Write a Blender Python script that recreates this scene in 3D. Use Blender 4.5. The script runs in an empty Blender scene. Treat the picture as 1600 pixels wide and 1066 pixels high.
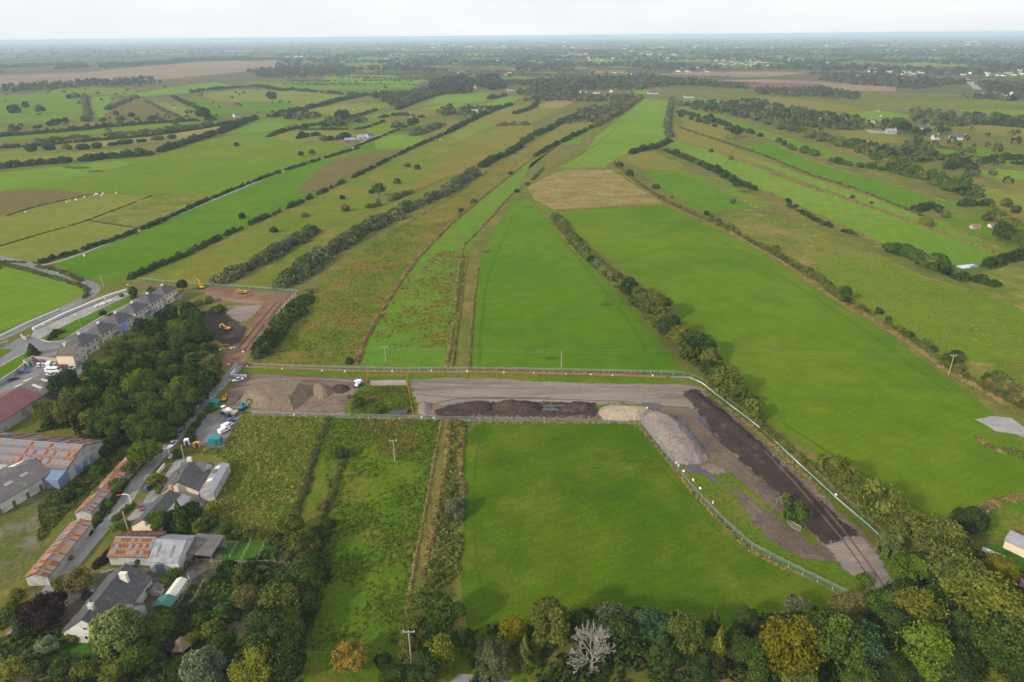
import bpy, bmesh, math, random
import numpy as np
from mathutils import Vector, Matrix
from mathutils.geometry import delaunay_2d_cdt

# ---------------------------------------------------------------- camera, sky, sun
SC = bpy.context.scene
COL = SC.collection
R = math.radians
CAM_H = 120.0            # drone height in metres
FPX = 1067.0             # focal length in photo pixels (24 mm on a 36 mm wide frame, 1600 px)
PITCH = math.atan((533 - 56.0) / FPX)
ROLL = R(-0.5)

cam_d = bpy.data.cameras.new("drone_camera")
cam = bpy.data.objects.new("drone_camera", cam_d)
COL.objects.link(cam)
cam_d.sensor_width = 36.0
cam_d.lens = 36.0 * FPX / 1600.0
cam_d.clip_start = 1.0
cam_d.clip_end = 120000.0
CAM_M = (Matrix.Translation((0, 0, CAM_H)) @ Matrix.Rotation(math.pi / 2 - PITCH, 4, 'X') @ Matrix.Rotation(ROLL, 4, 'Z'))
cam.matrix_world = CAM_M
SC.camera = cam

SUN_AZ = math.atan2(-0.72, -0.62)      # the sun stands left of and behind the camera (x, y)
SUN_EL = R(27)
world = bpy.data.worlds.new("World")
SC.world = world
world.use_nodes = True
wn, wl = world.node_tree.nodes, world.node_tree.links
wn.clear()
w_out = wn.new("ShaderNodeOutputWorld")
w_bg = wn.new("ShaderNodeBackground")
w_sky = wn.new("ShaderNodeTexSky")
w_sky.sky_type = 'NISHITA'
w_sky.sun_disc = False
w_sky.sun_elevation = SUN_EL
w_sky.sun_rotation = math.atan2(-0.72, -0.62)
w_sky.altitude = 100
w_sky.air_density = 1.0
w_sky.dust_density = 2.0
w_bg.inputs['Strength'].default_value = 0.1
# thin even cloud cover over the clear sky
w_tc = wn.new("ShaderNodeTexCoord")
w_map = wn.new("ShaderNodeMapping")
w_map.inputs['Scale'].default_value = (1.2, 1.2, 5.0)
w_noise = wn.new("ShaderNodeTexNoise")
w_noise.inputs['Scale'].default_value = 1.6
w_noise.inputs['Detail'].default_value = 5
w_noise.inputs['Roughness'].default_value = 0.55
w_ramp = wn.new("ShaderNodeValToRGB")
w_ramp.color_ramp.elements[0].position = 0.3
w_ramp.color_ramp.elements[0].color = (0.80, 0.835, 0.88, 1)
w_ramp.color_ramp.elements[1].position = 0.62
w_ramp.color_ramp.elements[1].color = (0.98, 0.99, 1.0, 1)
w_gain = wn.new("ShaderNodeVectorMath"); w_gain.operation = 'SCALE'
w_gain.inputs['Scale'].default_value = 9.7
w_mix = wn.new("ShaderNodeMix"); w_mix.data_type = 'RGBA'
w_mix.inputs['Factor'].default_value = 0.86
wl.new(w_tc.outputs['Generated'], w_map.inputs['Vector'])
wl.new(w_map.outputs['Vector'], w_noise.inputs['Vector'])
wl.new(w_noise.outputs['Fac'], w_ramp.inputs['Fac'])
wl.new(w_ramp.outputs['Color'], w_gain.inputs[0])
wl.new(w_sky.outputs['Color'], w_mix.inputs['A'])
wl.new(w_gain.outputs['Vector'], w_mix.inputs['B'])
wl.new(w_mix.outputs['Result'], w_bg.inputs['Color'])
wl.new(w_bg.outputs['Background'], w_out.inputs['Surface'])

sun_d = bpy.data.lights.new("sun", 'SUN')
sun_d.energy = 3.5
sun_d.angle = R(4)
sun_d.color = (1.0, 0.91, 0.77)
sun = bpy.data.objects.new("sun", sun_d)
COL.objects.link(sun)
sdir = Vector((math.cos(SUN_AZ) * math.cos(SUN_EL), math.sin(SUN_AZ) * math.cos(SUN_EL), math.sin(SUN_EL)))
sdir = Vector((-0.76 * math.cos(SUN_EL), -0.65 * math.cos(SUN_EL), math.sin(SUN_EL)))
sun.rotation_euler = sdir.to_track_quat('Z', 'Y').to_euler()
w_sky.sun_rotation = math.atan2(sdir.x, sdir.y)
sun.location = (-300, -300, 400)

SC.view_settings.view_transform = 'Standard'
SC.view_settings.look = 'None'
SC.view_settings.gamma = 1.0
SC.view_settings.use_curve_mapping = False
SC.view_settings.exposure = 0.27
SC.render.engine = 'CYCLES'
SC.cycles.max_bounces = 5
SC.cycles.diffuse_bounces = 3
SC.cycles.glossy_bounces = 2
SC.cycles.transmission_bounces = 2
SC.cycles.transparent_max_bounces = 6
SC.cycles.volume_bounces = 3
SC.cycles.caustics_reflective = False
SC.cycles.caustics_refractive = False
SC.cycles.use_denoising = True

# ---------------------------------------------------------------- surveying: photo pixel <-> place on the ground
CAM_R = CAM_M.to_3x3()
CAM_RI = CAM_R.inverted()
CAM_O = Vector((0, 0, CAM_H))

def G(px, py, z=0.0):
    d = CAM_R @ Vector(((px - 800.0) / FPX, (533.0 - py) / FPX, -1.0))
    if d.z > -0.0035: d.z = -0.0035
    t = (z - CAM_H) / d.z
    return Vector((d.x * t, d.y * t, z))

def P(v):
    q = CAM_RI @ (Vector(v) - CAM_O)
    return 800 + FPX * q.x / -q.z, 533 - FPX * q.y / -q.z

def mpp(v):
    """metres per photo pixel at point v"""
    return -(CAM_RI @ (Vector(v) - CAM_O)).z / FPX

# ---------------------------------------------------------------- names, labels
def tag(o, label=None, cat=None, group=None, kind=None):
    if label: o['label'] = label
    if cat: o['category'] = cat
    if group: o['group'] = group
    if kind: o['kind'] = kind
    return o

def thing(name, label, cat, loc=(0, 0, 0), rz=0.0, group=None):
    o = bpy.data.objects.new(name, None)
    o.empty_display_size = 0.5
    COL.objects.link(o)
    o.location = loc
    o.rotation_euler = (0, 0, rz)
    return tag(o, label, cat, group)

def link(name, me, parent=None, loc=None, rot=None, scale=None):
    o = bpy.data.objects.new(name, me)
    COL.objects.link(o)
    if parent: o.parent = parent
    if loc is not None: o.location = loc
    if rot is not None: o.rotation_euler = rot
    if scale is not None: o.scale = scale
    return o

KIDS = {}
def dup(root, loc, rz=0.0, label=None, scale=None):
    """a copy of a thing with copies of its parts and sub-parts"""
    def rec(o, parent):
        c = o.copy()
        COL.objects.link(c)
        if parent: c.parent = parent
        for ch in o.children: rec(ch, c)
        return c
    kids = list(root.children)
    r = root.copy(); COL.objects.link(r)
    for ch in kids: rec(ch, r)
    r.location = loc; r.rotation_euler = (0, 0, rz)
    if scale is not None: r.scale = scale
    if label: r['label'] = label
    return r

ORD = ("first second third fourth fifth sixth seventh eighth ninth tenth eleventh twelfth thirteenth fourteenth fifteenth sixteenth "
       "seventeenth eighteenth nineteenth twentieth").split()
TENS = {20: "twenty", 30: "thirty", 40: "forty", 50: "fifty", 60: "sixty", 70: "seventy", 80: "eighty", 90: "ninety"}
def ordinal(i):
    """0 -> first"""
    n = i + 1
    if n <= 20: return ORD[n - 1]
    t = n // 10 * 10
    if n % 10 == 0: return TENS[t][:-1] + "ieth"
    return TENS[t] + "-" + ORD[n % 10 - 1]

# ---------------------------------------------------------------- mesh building
class MB:
    def __init__(s): s.v, s.f, s.m = [], [], []
    def add(s, vs, fs, mi=0):
        b = len(s.v); s.v += [tuple(v) for v in vs]
        for f in fs: s.f.append(tuple(i + b for i in f)); s.m.append(mi)
    def box(s, c, d, rz=0.0, mi=0, M=None):
        x, y, z = d[0] / 2, d[1] / 2, d[2] / 2
        vs = [Vector((sx * x, sy * y, sz * z)) for sz in (-1, 1) for sx, sy in ((-1, -1), (1, -1), (1, 1), (-1, 1))]
        if M is not None: vs = [M @ v for v in vs]
        elif rz:
            m = Matrix.Rotation(rz, 3, 'Z'); vs = [m @ v for v in vs]
        vs = [v + Vector(c) for v in vs]
        s.add(vs, [(3, 2, 1, 0), (4, 5, 6, 7), (0, 1, 5, 4), (1, 2, 6, 5), (2, 3, 7, 6), (3, 0, 4, 7)], mi)
    def prism(s, poly, z0, z1, mi=0, top_scale=1.0):
        n = len(poly)
        cx = sum(p[0] for p in poly) / n; cy = sum(p[1] for p in poly) / n
        vs = [(p[0], p[1], z0) for p in poly] + [(cx + (p[0] - cx) * top_scale, cy + (p[1] - cy) * top_scale, z1) for p in poly]
        fs = [tuple(range(n - 1, -1, -1)), tuple(range(n, 2 * n))] + [(i, (i + 1) % n, n + (i + 1) % n, n + i) for i in range(n)]
        s.add(vs, fs, mi)
    def section(s, poly, x0, x1, mi=0, axis='x'):
        """poly of (a, z) extruded along x (a = y) or y (a = x)"""
        n = len(poly)
        if axis == 'x': vs = [(x0, a, z) for a, z in poly] + [(x1, a, z) for a, z in poly]
        else: vs = [(a, x0, z) for a, z in poly] + [(a, x1, z) for a, z in poly]
        fs = [tuple(range(n)), tuple(range(2 * n - 1, n - 1, -1))] + [(i, n + i, n + (i + 1) % n, (i + 1) % n) for i in range(n)]
        s.add(vs, fs, mi)
    def tube(s, p0, p1, r0, r1=None, n=6, mi=0):
        r1 = r0 if r1 is None else r1
        p0, p1 = Vector(p0), Vector(p1)
        d = p1 - p0
        if d.length < 1e-6: return
        q = d.to_track_quat('Z', 'Y').to_matrix()
        vs = []
        for p, r in ((p0, r0), (p1, r1)):
            for k in range(n):
                a = 2 * math.pi * k / n
                vs.append(p + q @ Vector((math.cos(a) * r, math.sin(a) * r, 0)))
        fs = [(k, (k + 1) % n, n + (k + 1) % n, n + k) for k in range(n)] + [tuple(range(n - 1, -1, -1)), tuple(range(n, 2 * n))]
        s.add(vs, fs, mi)
    def mesh(s, name, mats):
        me = bpy.data.meshes.new(name)
        me.from_pydata(s.v, [], s.f)
        for m in (mats if isinstance(mats, (list, tuple)) else [mats]): me.materials.append(m)
        if max(s.m, default=0): me.polygons.foreach_set('material_index', s.m)
        bm = bmesh.new(); bm.from_mesh(me); bmesh.ops.recalc_face_normals(bm, faces=bm.faces); bm.to_mesh(me); bm.free()
        me.update()
        return me
    def build(s, name, mats, parent=None, loc=None, rot=None, bevel=0.0):
        me = s.mesh(name, mats)
        if bevel:
            bm = bmesh.new(); bm.from_mesh(me)
            bmesh.ops.bevel(bm, geom=list(bm.edges), offset=bevel, segments=1, affect='EDGES', profile=0.5)
            bm.to_mesh(me); bm.free()
        return link(name, me, parent, loc, rot)

def quads_mesh(name, V, mat, tint=None):
    """V: (n, 4, 3) array of quads"""
    n = V.shape[0]
    me = bpy.data.meshes.new(name)
    me.vertices.add(n * 4); me.loops.add(n * 4); me.polygons.add(n)
    me.vertices.foreach_set('co', V.reshape(-1).astype(np.float32))
    me.loops.foreach_set('vertex_index', np.arange(n * 4, dtype=np.int32))
    me.polygons.foreach_set('loop_start', np.arange(0, n * 4, 4, dtype=np.int32))
    if tint is not None:
        a = me.attributes.new('tint', 'FLOAT', 'POINT')
        a.data.foreach_set('value', np.repeat(tint, 4).astype(np.float32))
    me.materials.append(mat)
    me.update(calc_edges=True)
    return me

# ---------------------------------------------------------------- materials
def new_mat(name):
    m = bpy.data.materials.new(name); m.use_nodes = True
    nt = m.node_tree; nt.nodes.clear()
    out = nt.nodes.new('ShaderNodeOutputMaterial')
    return m, nt.nodes, nt.links, out

def c4(c): return (c[0], c[1], c[2], 1.0)

def ground_mat(name, c1, c2, c3=None, s1=0.012, s2=0.05, t=(0.52, 0.66), s3=1.1, amp=0.28, stripe=None, bump=0.15, rough=1.0, c4_=None, s4=0.25, t4=(0.55, 0.68), warp=(1, 1, 1), rot=0.0, sheen=0.0, ragged=0.0):
    """two base colours in broad drifts, patches of a third, fine grain; everything in metres on the ground"""
    m, N, L, out = new_mat(name)
    b = N.new('ShaderNodeBsdfPrincipled'); b.inputs['Roughness'].default_value = rough
    b.inputs['Specular IOR Level'].default_value = 0.0 if rough > 0.95 else 0.1 if rough > 0.5 else 0.5
    geo = N.new('ShaderNodeNewGeometry')
    mp = N.new('ShaderNodeMapping'); mp.inputs['Scale'].default_value = warp; mp.inputs['Rotation'].default_value = (0, 0, rot)
    L.new(geo.outputs['Position'], mp.inputs['Vector'])
    def noise(sc, det=4.0, rg=0.6, vec=None):
        n = N.new('ShaderNodeTexNoise'); n.inputs['Scale'].default_value = sc; n.inputs['Detail'].default_value = det
        n.inputs['Roughness'].default_value = rg
        L.new(vec or mp.outputs['Vector'], n.inputs['Vector']); return n
    def mix(a, bcol, fac, blend='MIX'):
        x = N.new('ShaderNodeMix'); x.data_type = 'RGBA'; x.blend_type = blend
        for sock, val in ((x.inputs['A'], a), (x.inputs['B'], bcol)):
            if isinstance(val, tuple): sock.default_value = c4(val)
            else: L.new(val, sock)
        if isinstance(fac, float): x.inputs['Factor'].default_value = fac
        else: L.new(fac, x.inputs['Factor'])
        return x.outputs['Result']
    def rng(sock, a0, a1, b0, b1):
        r = N.new('ShaderNodeMapRange'); r.inputs['From Min'].default_value = a0; r.inputs['From Max'].default_value = a1
        r.inputs['To Min'].default_value = b0; r.inputs['To Max'].default_value = b1
        L.new(sock, r.inputs['Value']); return r.outputs['Result']
    col = mix(c1, c2, rng(noise(s1, 3).outputs['Fac'], 0.36, 0.64, 0, 1))
    if c3 is not None:
        col = mix(col, c3, rng(noise(s2, 6, 0.68).outputs['Fac'], t[0], t[1], 0, 1))
    if c4_ is not None:
        col = mix(col, c4_, rng(noise(s4, 5, 0.65).outputs['Fac'], t4[0], t4[1], 0, 1))
    if stripe is not None:
        ang, period, amt = stripe
        mp2 = N.new('ShaderNodeMapping'); mp2.inputs['Rotation'].default_value = (0, 0, ang)
        L.new(geo.outputs['Position'], mp2.inputs['Vector'])
        w = N.new('ShaderNodeTexWave'); w.inputs['Scale'].default_value = 0.314 / period; w.inputs['Distortion'].default_value = 1.2
        w.inputs['Detail'].default_value = 2; w.inputs['Detail Scale'].default_value = 0.4
        L.new(mp2.outputs['Vector'], w.inputs['Vector'])
        col = mix(col, rng(w.outputs['Fac'], 0, 1, 1 - amt, 1 + amt), 1.0, 'MULTIPLY')
    fine = noise(s3, 6, 0.72)
    col = mix(col, rng(fine.outputs['Fac'], 0.3, 0.7, 1 - amp, 1 + amp), 1.0, 'MULTIPLY')
    mid = noise(0.11, 4, 0.6)
    col = mix(col, rng(mid.outputs['Fac'], 0.3, 0.7, 0.88, 1.12), 1.0, 'MULTIPLY')
    L.new(col, b.inputs['Base Color'])
    if sheen:
        b.inputs['Sheen Weight'].default_value = sheen; b.inputs['Sheen Roughness'].default_value = 0.6
        b.inputs['Sheen Tint'].default_value = (0.7, 1.0, 0.12, 1)
    if bump:
        bp = N.new('ShaderNodeBump'); bp.inputs['Strength'].default_value = bump; bp.inputs['Distance'].default_value = 0.5
        L.new(fine.outputs['Fac'], bp.inputs['Height']); L.new(bp.outputs['Normal'], b.inputs['Normal'])
    if ragged:      # worn-through edge: the outer metres of the sheet break up into patches
        at = N.new('ShaderNodeAttribute'); at.attribute_name = 'edge'
        rn = noise(ragged, 5, 0.7, geo.outputs['Position'])
        a1 = N.new('ShaderNodeMath'); a1.operation = 'MULTIPLY_ADD'; a1.inputs[1].default_value = 1.9
        L.new(at.outputs['Fac'], a1.inputs[0]); L.new(rng(rn.outputs['Fac'], 0.33, 0.67, 0, 1), a1.inputs[2])
        a2 = N.new('ShaderNodeMapRange'); a2.inputs['From Min'].default_value = 0.82; a2.inputs['From Max'].default_value = 1.0
        L.new(a1.outputs[0], a2.inputs['Value'])
        tp = N.new('ShaderNodeBsdfTransparent'); ms = N.new('ShaderNodeMixShader')
        L.new(a2.outputs['Result'], ms.inputs['Fac']); L.new(tp.outputs['BSDF'], ms.inputs[1]); L.new(b.outputs['BSDF'], ms.inputs[2])
        L.new(ms.outputs['Shader'], out.inputs['Surface'])
        return m
    L.new(b.outputs['BSDF'], out.inputs['Surface'])
    RECIPE[m.name] = (name, c1, c2, c3, s1, s2, t, s3, amp, stripe, bump, rough, c4_, s4, t4, warp, rot, sheen)
    return m

RECIPE = {}
RAGGED = {}
def ragged_of(mat):
    """the same ground with a broken edge"""
    if mat.name not in RAGGED:
        r = RECIPE[mat.name]
        RAGGED[mat.name] = ground_mat(r[0] + '_broken_edge', *r[1:], ragged=0.42)
    return RAGGED[mat.name]

def plain_mat(name, c, rough=0.7, var=0.15, scale=1.5, metal=0.0, spec=0.3, c2=None, t=(0.5, 0.65), bump=0.0, coat=0.0, wave=None):
    """painted / rendered / sheet surfaces with dirt and, for corrugated sheet, ribs"""
    m, N, L, out = new_mat(name)
    b = N.new('ShaderNodeBsdfPrincipled'); b.inputs['Roughness'].default_value = rough
    b.inputs['Metallic'].default_value = metal; b.inputs['Specular IOR Level'].default_value = spec
    if coat: b.inputs['Coat Weight'].default_value = coat; b.inputs['Coat Roughness'].default_value = 0.08
    tc = N.new('ShaderNodeTexCoord')
    n = N.new('ShaderNodeTexNoise'); n.inputs['Scale'].default_value = scale; n.inputs['Detail'].default_value = 5; n.inputs['Roughness'].default_value = 0.65
    L.new(tc.outputs['Object'], n.inputs['Vector'])
    r = N.new('ShaderNodeMapRange'); r.inputs['From Min'].default_value = 0.3; r.inputs['From Max'].default_value = 0.7
    r.inputs['To Min'].default_value = 1 - var; r.inputs['To Max'].default_value = 1 + var
    L.new(n.outputs['Fac'], r.inputs['Value'])
    x = N.new('ShaderNodeMix'); x.data_type = 'RGBA'; x.blend_type = 'MULTIPLY'; x.inputs['Factor'].default_value = 1.0
    x.inputs['A'].default_value = c4(c)
    if c2 is not None:
        n2 = N.new('ShaderNodeTexNoise'); n2.inputs['Scale'].default_value = scale * 0.45; n2.inputs['Detail'].default_value = 6
        L.new(tc.outputs['Object'], n2.inputs['Vector'])
        r2 = N.new('ShaderNodeMapRange'); r2.inputs['From Min'].default_value = t[0]; r2.inputs['From Max'].default_value = t[1]
        L.new(n2.outputs['Fac'], r2.inputs['Value'])
        y = N.new('ShaderNodeMix'); y.data_type = 'RGBA'; y.inputs['A'].default_value = c4(c); y.inputs['B'].default_value = c4(c2)
        L.new(r2.outputs['Result'], y.inputs['Factor']); L.new(y.outputs['Result'], x.inputs['A'])
    L.new(r.outputs['Result'], x.inputs['B'])
    L.new(x.outputs['Result'], b.inputs['Base Color'])
    if bump or wave:
        bp = N.new('ShaderNodeBump'); bp.inputs['Strength'].default_value = bump or 0.6; bp.inputs['Distance'].default_value = 0.05
        if wave:
            w = N.new('ShaderNodeTexWave'); w.inputs['Scale'].default_value = wave; w.bands_direction = 'X'
            L.new(tc.outputs['Object'], w.inputs['Vector']); L.new(w.outputs['Fac'], bp.inputs['Height'])
        else: L.new(n.outputs['Fac'], bp.inputs['Height'])
        L.new(bp.outputs['Normal'], b.inputs['Normal'])
    L.new(b.outputs['BSDF'], out.inputs['Surface'])
    return m

def leaf_mat(name, fixed=None):
    m, N, L, out = new_mat(name)
    if fixed is None:
        oi = N.new('ShaderNodeObjectInfo'); base = oi.outputs['Color']
    at = N.new('ShaderNodeAttribute'); at.attribute_name = 'tint'
    hs = N.new('ShaderNodeHueSaturation')
    if fixed is None: L.new(base, hs.inputs['Color'])
    else: hs.inputs['Color'].default_value = c4(fixed)
    def rng(b0, b1):
        r = N.new('ShaderNodeMapRange'); r.inputs['To Min'].default_value = b0; r.inputs['To Max'].default_value = b1
        L.new(at.outputs['Fac'], r.inputs['Value']); return r.outputs['Result']
    L.new(rng(0.515, 0.478), hs.inputs['Hue'])
    L.new(rng(0.5, 1.65), hs.inputs['Value'])
    d = N.new('ShaderNodeBsdfDiffuse'); tr = N.new('ShaderNodeBsdfTranslucent')
    L.new(hs.outputs['Color'], d.inputs['Color']); L.new(hs.outputs['Color'], tr.inputs['Color'])
    ms = N.new('ShaderNodeMixShader'); ms.inputs['Fac'].default_value = 0.22
    L.new(d.outputs['BSDF'], ms.inputs[1]); L.new(tr.outputs['BSDF'], ms.inputs[2])
    L.new(ms.outputs['Shader'], out.inputs['Surface'])
    return m

def net_mat(name, c, alpha):
    m, N, L, out = new_mat(name)
    b = N.new('ShaderNodeBsdfPrincipled'); b.inputs['Base Color'].default_value = c4(c); b.inputs['Roughness'].default_value = 0.8
    t = N.new('ShaderNodeBsdfTransparent'); ms = N.new('ShaderNodeMixShader'); ms.inputs['Fac'].default_value = alpha
    L.new(t.outputs['BSDF'], ms.inputs[1]); L.new(b.outputs['BSDF'], ms.inputs[2]); L.new(ms.outputs['Shader'], out.inputs['Surface'])
    return m

MOWN1, MOWN2 = (0.050, 0.106, 0.003), (0.086, 0.134, 0.006)
M = {}
M['ground'] = ground_mat('rough_verge', (0.09, 0.11, 0.02), (0.13, 0.12, 0.03), (0.19, 0.145, 0.05), s1=0.01, s2=0.06, t=(0.5, 0.68), amp=0.35)
M['far'] = ground_mat('far_heath', (0.075, 0.085, 0.032), (0.125, 0.10, 0.05), (0.055, 0.07, 0.026), s1=0.0012, s2=0.004, amp=0.2, bump=0)
M['mown'] = ground_mat('mown_grass', MOWN1, MOWN2, (0.095, 0.135, 0.009), s1=0.013, s2=0.03, t=(0.52, 0.72), amp=0.24, stripe=(R(62), 3.0, 0.035), bump=0.08, sheen=0.055, c4_=(0.045, 0.095, 0.008), s4=0.02, t4=(0.56, 0.72))
M['mowndark'] = ground_mat('mown_grass_vignetted', (0.046, 0.094, 0.003), (0.072, 0.114, 0.005), (0.108, 0.122, 0.014), s1=0.02, s2=0.05, t=(0.5, 0.72), amp=0.26, stripe=(R(62), 3.0, 0.03), bump=0.08, sheen=0.0, c4_=(0.037, 0.080, 0.004), s4=0.035, t4=(0.52, 0.7))  # darker copy of mown grass; part of its tone is painted lens vignetting
M['mown2'] = ground_mat('mown_grass_lush', (0.044, 0.112, 0.003), (0.072, 0.134, 0.005), (0.036, 0.09, 0.003), s1=0.015, s2=0.03, t=(0.54, 0.72), amp=0.24, stripe=(R(-62), 3.4, 0.04), bump=0.08, sheen=0.055)
M['bright'] = ground_mat('bright_grass', (0.082, 0.150, 0.011), (0.118, 0.174, 0.019), (0.066, 0.130, 0.010), s1=0.009, s2=0.04, t=(0.55, 0.72), amp=0.17, stripe=(R(20), 9.0, 0.04), bump=0.06, sheen=0.055)
M['pasture'] = ground_mat('pasture_grass', (0.068, 0.125, 0.005), (0.10, 0.135, 0.011), (0.055, 0.11, 0.005), s1=0.008, s2=0.03, t=(0.54, 0.7), amp=0.24, bump=0.1, sheen=0.055)
M['rough'] = ground_mat('rough_grass', (0.056, 0.112, 0.005), (0.084, 0.12, 0.009), (0.17, 0.105, 0.026), s1=0.015, s2=0.04, t=(0.5, 0.68), s3=0.8, amp=0.45, bump=0.5, c4_=(0.05, 0.10, 0.010), s4=0.16, sheen=0.055)
M['hill'] = ground_mat('rough_hill_grass', (0.075, 0.112, 0.010), (0.115, 0.122, 0.016), (0.175, 0.115, 0.028), s1=0.01, s2=0.03, t=(0.48, 0.68), s3=0.7, amp=0.4, bump=0.4, c4_=(0.06, 0.105, 0.008), s4=0.08, sheen=0.055)
M['umber'] = ground_mat('umber_moor', (0.140, 0.102, 0.040), (0.115, 0.104, 0.028), (0.10, 0.112, 0.018), s1=0.012, s2=0.03, t=(0.55, 0.72), amp=0.3, bump=0.2)
M['rusty'] = ground_mat('rusty_rough_grass', (0.070, 0.115, 0.008), (0.105, 0.122, 0.014), (0.165, 0.105, 0.026), s1=0.014, s2=0.03, t=(0.44, 0.62), s3=0.8, amp=0.45, bump=0.5, c4_=(0.06, 0.108, 0.007), s4=0.1, t4=(0.54, 0.66), sheen=0.03)
M['rutted'] = ground_mat('rutted_mud', (0.135, 0.098, 0.075), (0.105, 0.078, 0.06), s1=0.2, amp=0.35, bump=0.4)
M['rushy'] = ground_mat('rushy_grass', (0.068, 0.145, 0.012), (0.088, 0.145, 0.016), (0.19, 0.10, 0.025), s1=0.012, s2=0.05, t=(0.56, 0.68), s3=0.7, amp=0.4, bump=0.5, c4_=(0.18, 0.095, 0.03), s4=0.3, t4=(0.6, 0.68), sheen=0.055)
M['moor'] = ground_mat('moor_grass', (0.145, 0.102, 0.025), (0.112, 0.106, 0.019), (0.195, 0.108, 0.033), s1=0.012, s2=0.03, t=(0.5, 0.72), s3=0.6, amp=0.35, bump=0.3, c4_=(0.10, 0.122, 0.016), s4=0.06, sheen=0.055)
M['olive'] = ground_mat('olive_grass', (0.115, 0.125, 0.02), (0.155, 0.14, 0.03), (0.09, 0.125, 0.014), s1=0.01, s2=0.03, t=(0.5, 0.7), s3=0.5, amp=0.3, bump=0.2, sheen=0.055)
M['tan'] = ground_mat('dry_hay', (0.265, 0.198, 0.075), (0.20, 0.158, 0.052), (0.125, 0.125, 0.026), s1=0.04, s2=0.06, t=(0.48, 0.68), s3=0.7, amp=0.35, bump=0.4, warp=(0.8, 1.25, 1))
M['strawy'] = ground_mat('straw_grass', (0.175, 0.16, 0.036), (0.095, 0.128, 0.014), (0.25, 0.195, 0.06), s1=0.03, s2=0.08, t=(0.52, 0.7), s3=0.9, amp=0.4, bump=0.5)
M['bog'] = ground_mat('brown_bog', (0.21, 0.145, 0.10), (0.25, 0.175, 0.11), (0.16, 0.12, 0.075), s1=0.003, s2=0.008, amp=0.15, bump=0)
M['purple'] = ground_mat('cut_peat_bog', (0.14, 0.065, 0.06), (0.17, 0.085, 0.075), s1=0.004, amp=0.15, bump=0)
M['heath'] = ground_mat('dark_heath', (0.085, 0.075, 0.05), (0.06, 0.07, 0.035), (0.13, 0.095, 0.065), s1=0.004, s2=0.012, amp=0.3, bump=0)
M['lawn'] = ground_mat('garden_lawn', (0.035, 0.10, 0.010), (0.055, 0.12, 0.014), s1=0.08, amp=0.2, bump=0.1)
M['gravel'] = ground_mat('site_gravel', (0.245, 0.195, 0.165), (0.19, 0.155, 0.138), (0.12, 0.095, 0.088), s1=0.05, s2=0.07, t=(0.48, 0.68), s3=1.3, amp=0.24, bump=0.3, warp=(0.22, 1.8, 1), c4_=(0.33, 0.27, 0.22), s4=0.4, t4=(0.58, 0.75))
M['yard'] = ground_mat('site_yard_mud', (0.195, 0.140, 0.105), (0.145, 0.106, 0.082), (0.088, 0.065, 0.053), s1=0.05, s2=0.1, t=(0.5, 0.7), s3=1.0, amp=0.3, bump=0.5, warp=(0.7, 1.5, 1), c4_=(0.32, 0.27, 0.24), s4=0.35, t4=(0.58, 0.72))
M['mud'] = ground_mat('wet_mud', (0.115, 0.085, 0.062), (0.15, 0.115, 0.08), (0.07, 0.055, 0.05), s1=0.06, s2=0.1, t=(0.48, 0.66), s3=1.2, amp=0.4, bump=0.6, rough=0.75, c4_=(0.09, 0.11, 0.025), s4=0.12, t4=(0.55, 0.7))
M['haul'] = ground_mat('haul_road_earth', (0.205, 0.125, 0.075), (0.17, 0.10, 0.062), (0.12, 0.074, 0.05), s1=0.06, s2=0.12, t=(0.52, 0.68), s3=1.2, amp=0.25, bump=0.4)
M['peat'] = ground_mat('dark_peat', (0.036, 0.027, 0.025), (0.052, 0.038, 0.033), (0.085, 0.06, 0.05), s1=0.05, s2=0.14, t=(0.54, 0.7), s3=1.4, amp=0.4, bump=0.8, rough=0.9)
M['soil'] = ground_mat('heaped_soil', (0.066, 0.047, 0.038), (0.048, 0.035, 0.031), (0.105, 0.076, 0.06), s1=0.08, s2=0.2, t=(0.54, 0.7), s3=1.2, amp=0.4, bump=0.8)
M['clay'] = ground_mat('heaped_clay', (0.205, 0.152, 0.10), (0.165, 0.125, 0.09), (0.20, 0.155, 0.11), s1=0.1, s2=0.2, t=(0.52, 0.7), s3=1.1, amp=0.28, bump=0.7)
M['sand'] = ground_mat('heaped_sand', (0.35, 0.28, 0.20), (0.27, 0.215, 0.155), (0.25, 0.205, 0.16), s1=0.1, s2=0.25, t=(0.54, 0.7), s3=1.2, amp=0.25, bump=0.7)
M['stone'] = ground_mat('heaped_crushed_stone', (0.245, 0.205, 0.185), (0.20, 0.165, 0.155), (0.19, 0.155, 0.145), s1=0.08, s2=0.25, t=(0.54, 0.7), s3=1.2, amp=0.3, bump=0.8)
M['asphalt'] = ground_mat('road_asphalt', (0.155, 0.15, 0.155), (0.185, 0.18, 0.18), (0.125, 0.12, 0.125), s1=0.05, s2=0.1, t=(0.55, 0.7), amp=0.1, bump=0.05, rough=0.9)
M['lane'] = ground_mat('worn_lane_asphalt', (0.255, 0.24, 0.235), (0.215, 0.205, 0.205), (0.17, 0.16, 0.16), s1=0.08, s2=0.2, t=(0.55, 0.7), amp=0.14, bump=0.08, rough=0.92)
M['concrete'] = ground_mat('pale_concrete', (0.29, 0.275, 0.265), (0.24, 0.228, 0.225), (0.18, 0.172, 0.165), s1=0.1, s2=0.2, t=(0.56, 0.72), amp=0.14, bump=0.05)
M['oldyard'] = ground_mat('overgrown_yard', (0.115, 0.105, 0.036), (0.08, 0.095, 0.02), (0.165, 0.14, 0.105), s1=0.05, s2=0.035, t=(0.5, 0.6), s3=0.8, amp=0.35, bump=0.4)
M['dirt'] = ground_mat('garden_earth', (0.12, 0.095, 0.075), (0.085, 0.085, 0.05), (0.06, 0.09, 0.02), s1=0.2, s2=0.2, amp=0.35, bump=0.3)
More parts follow.
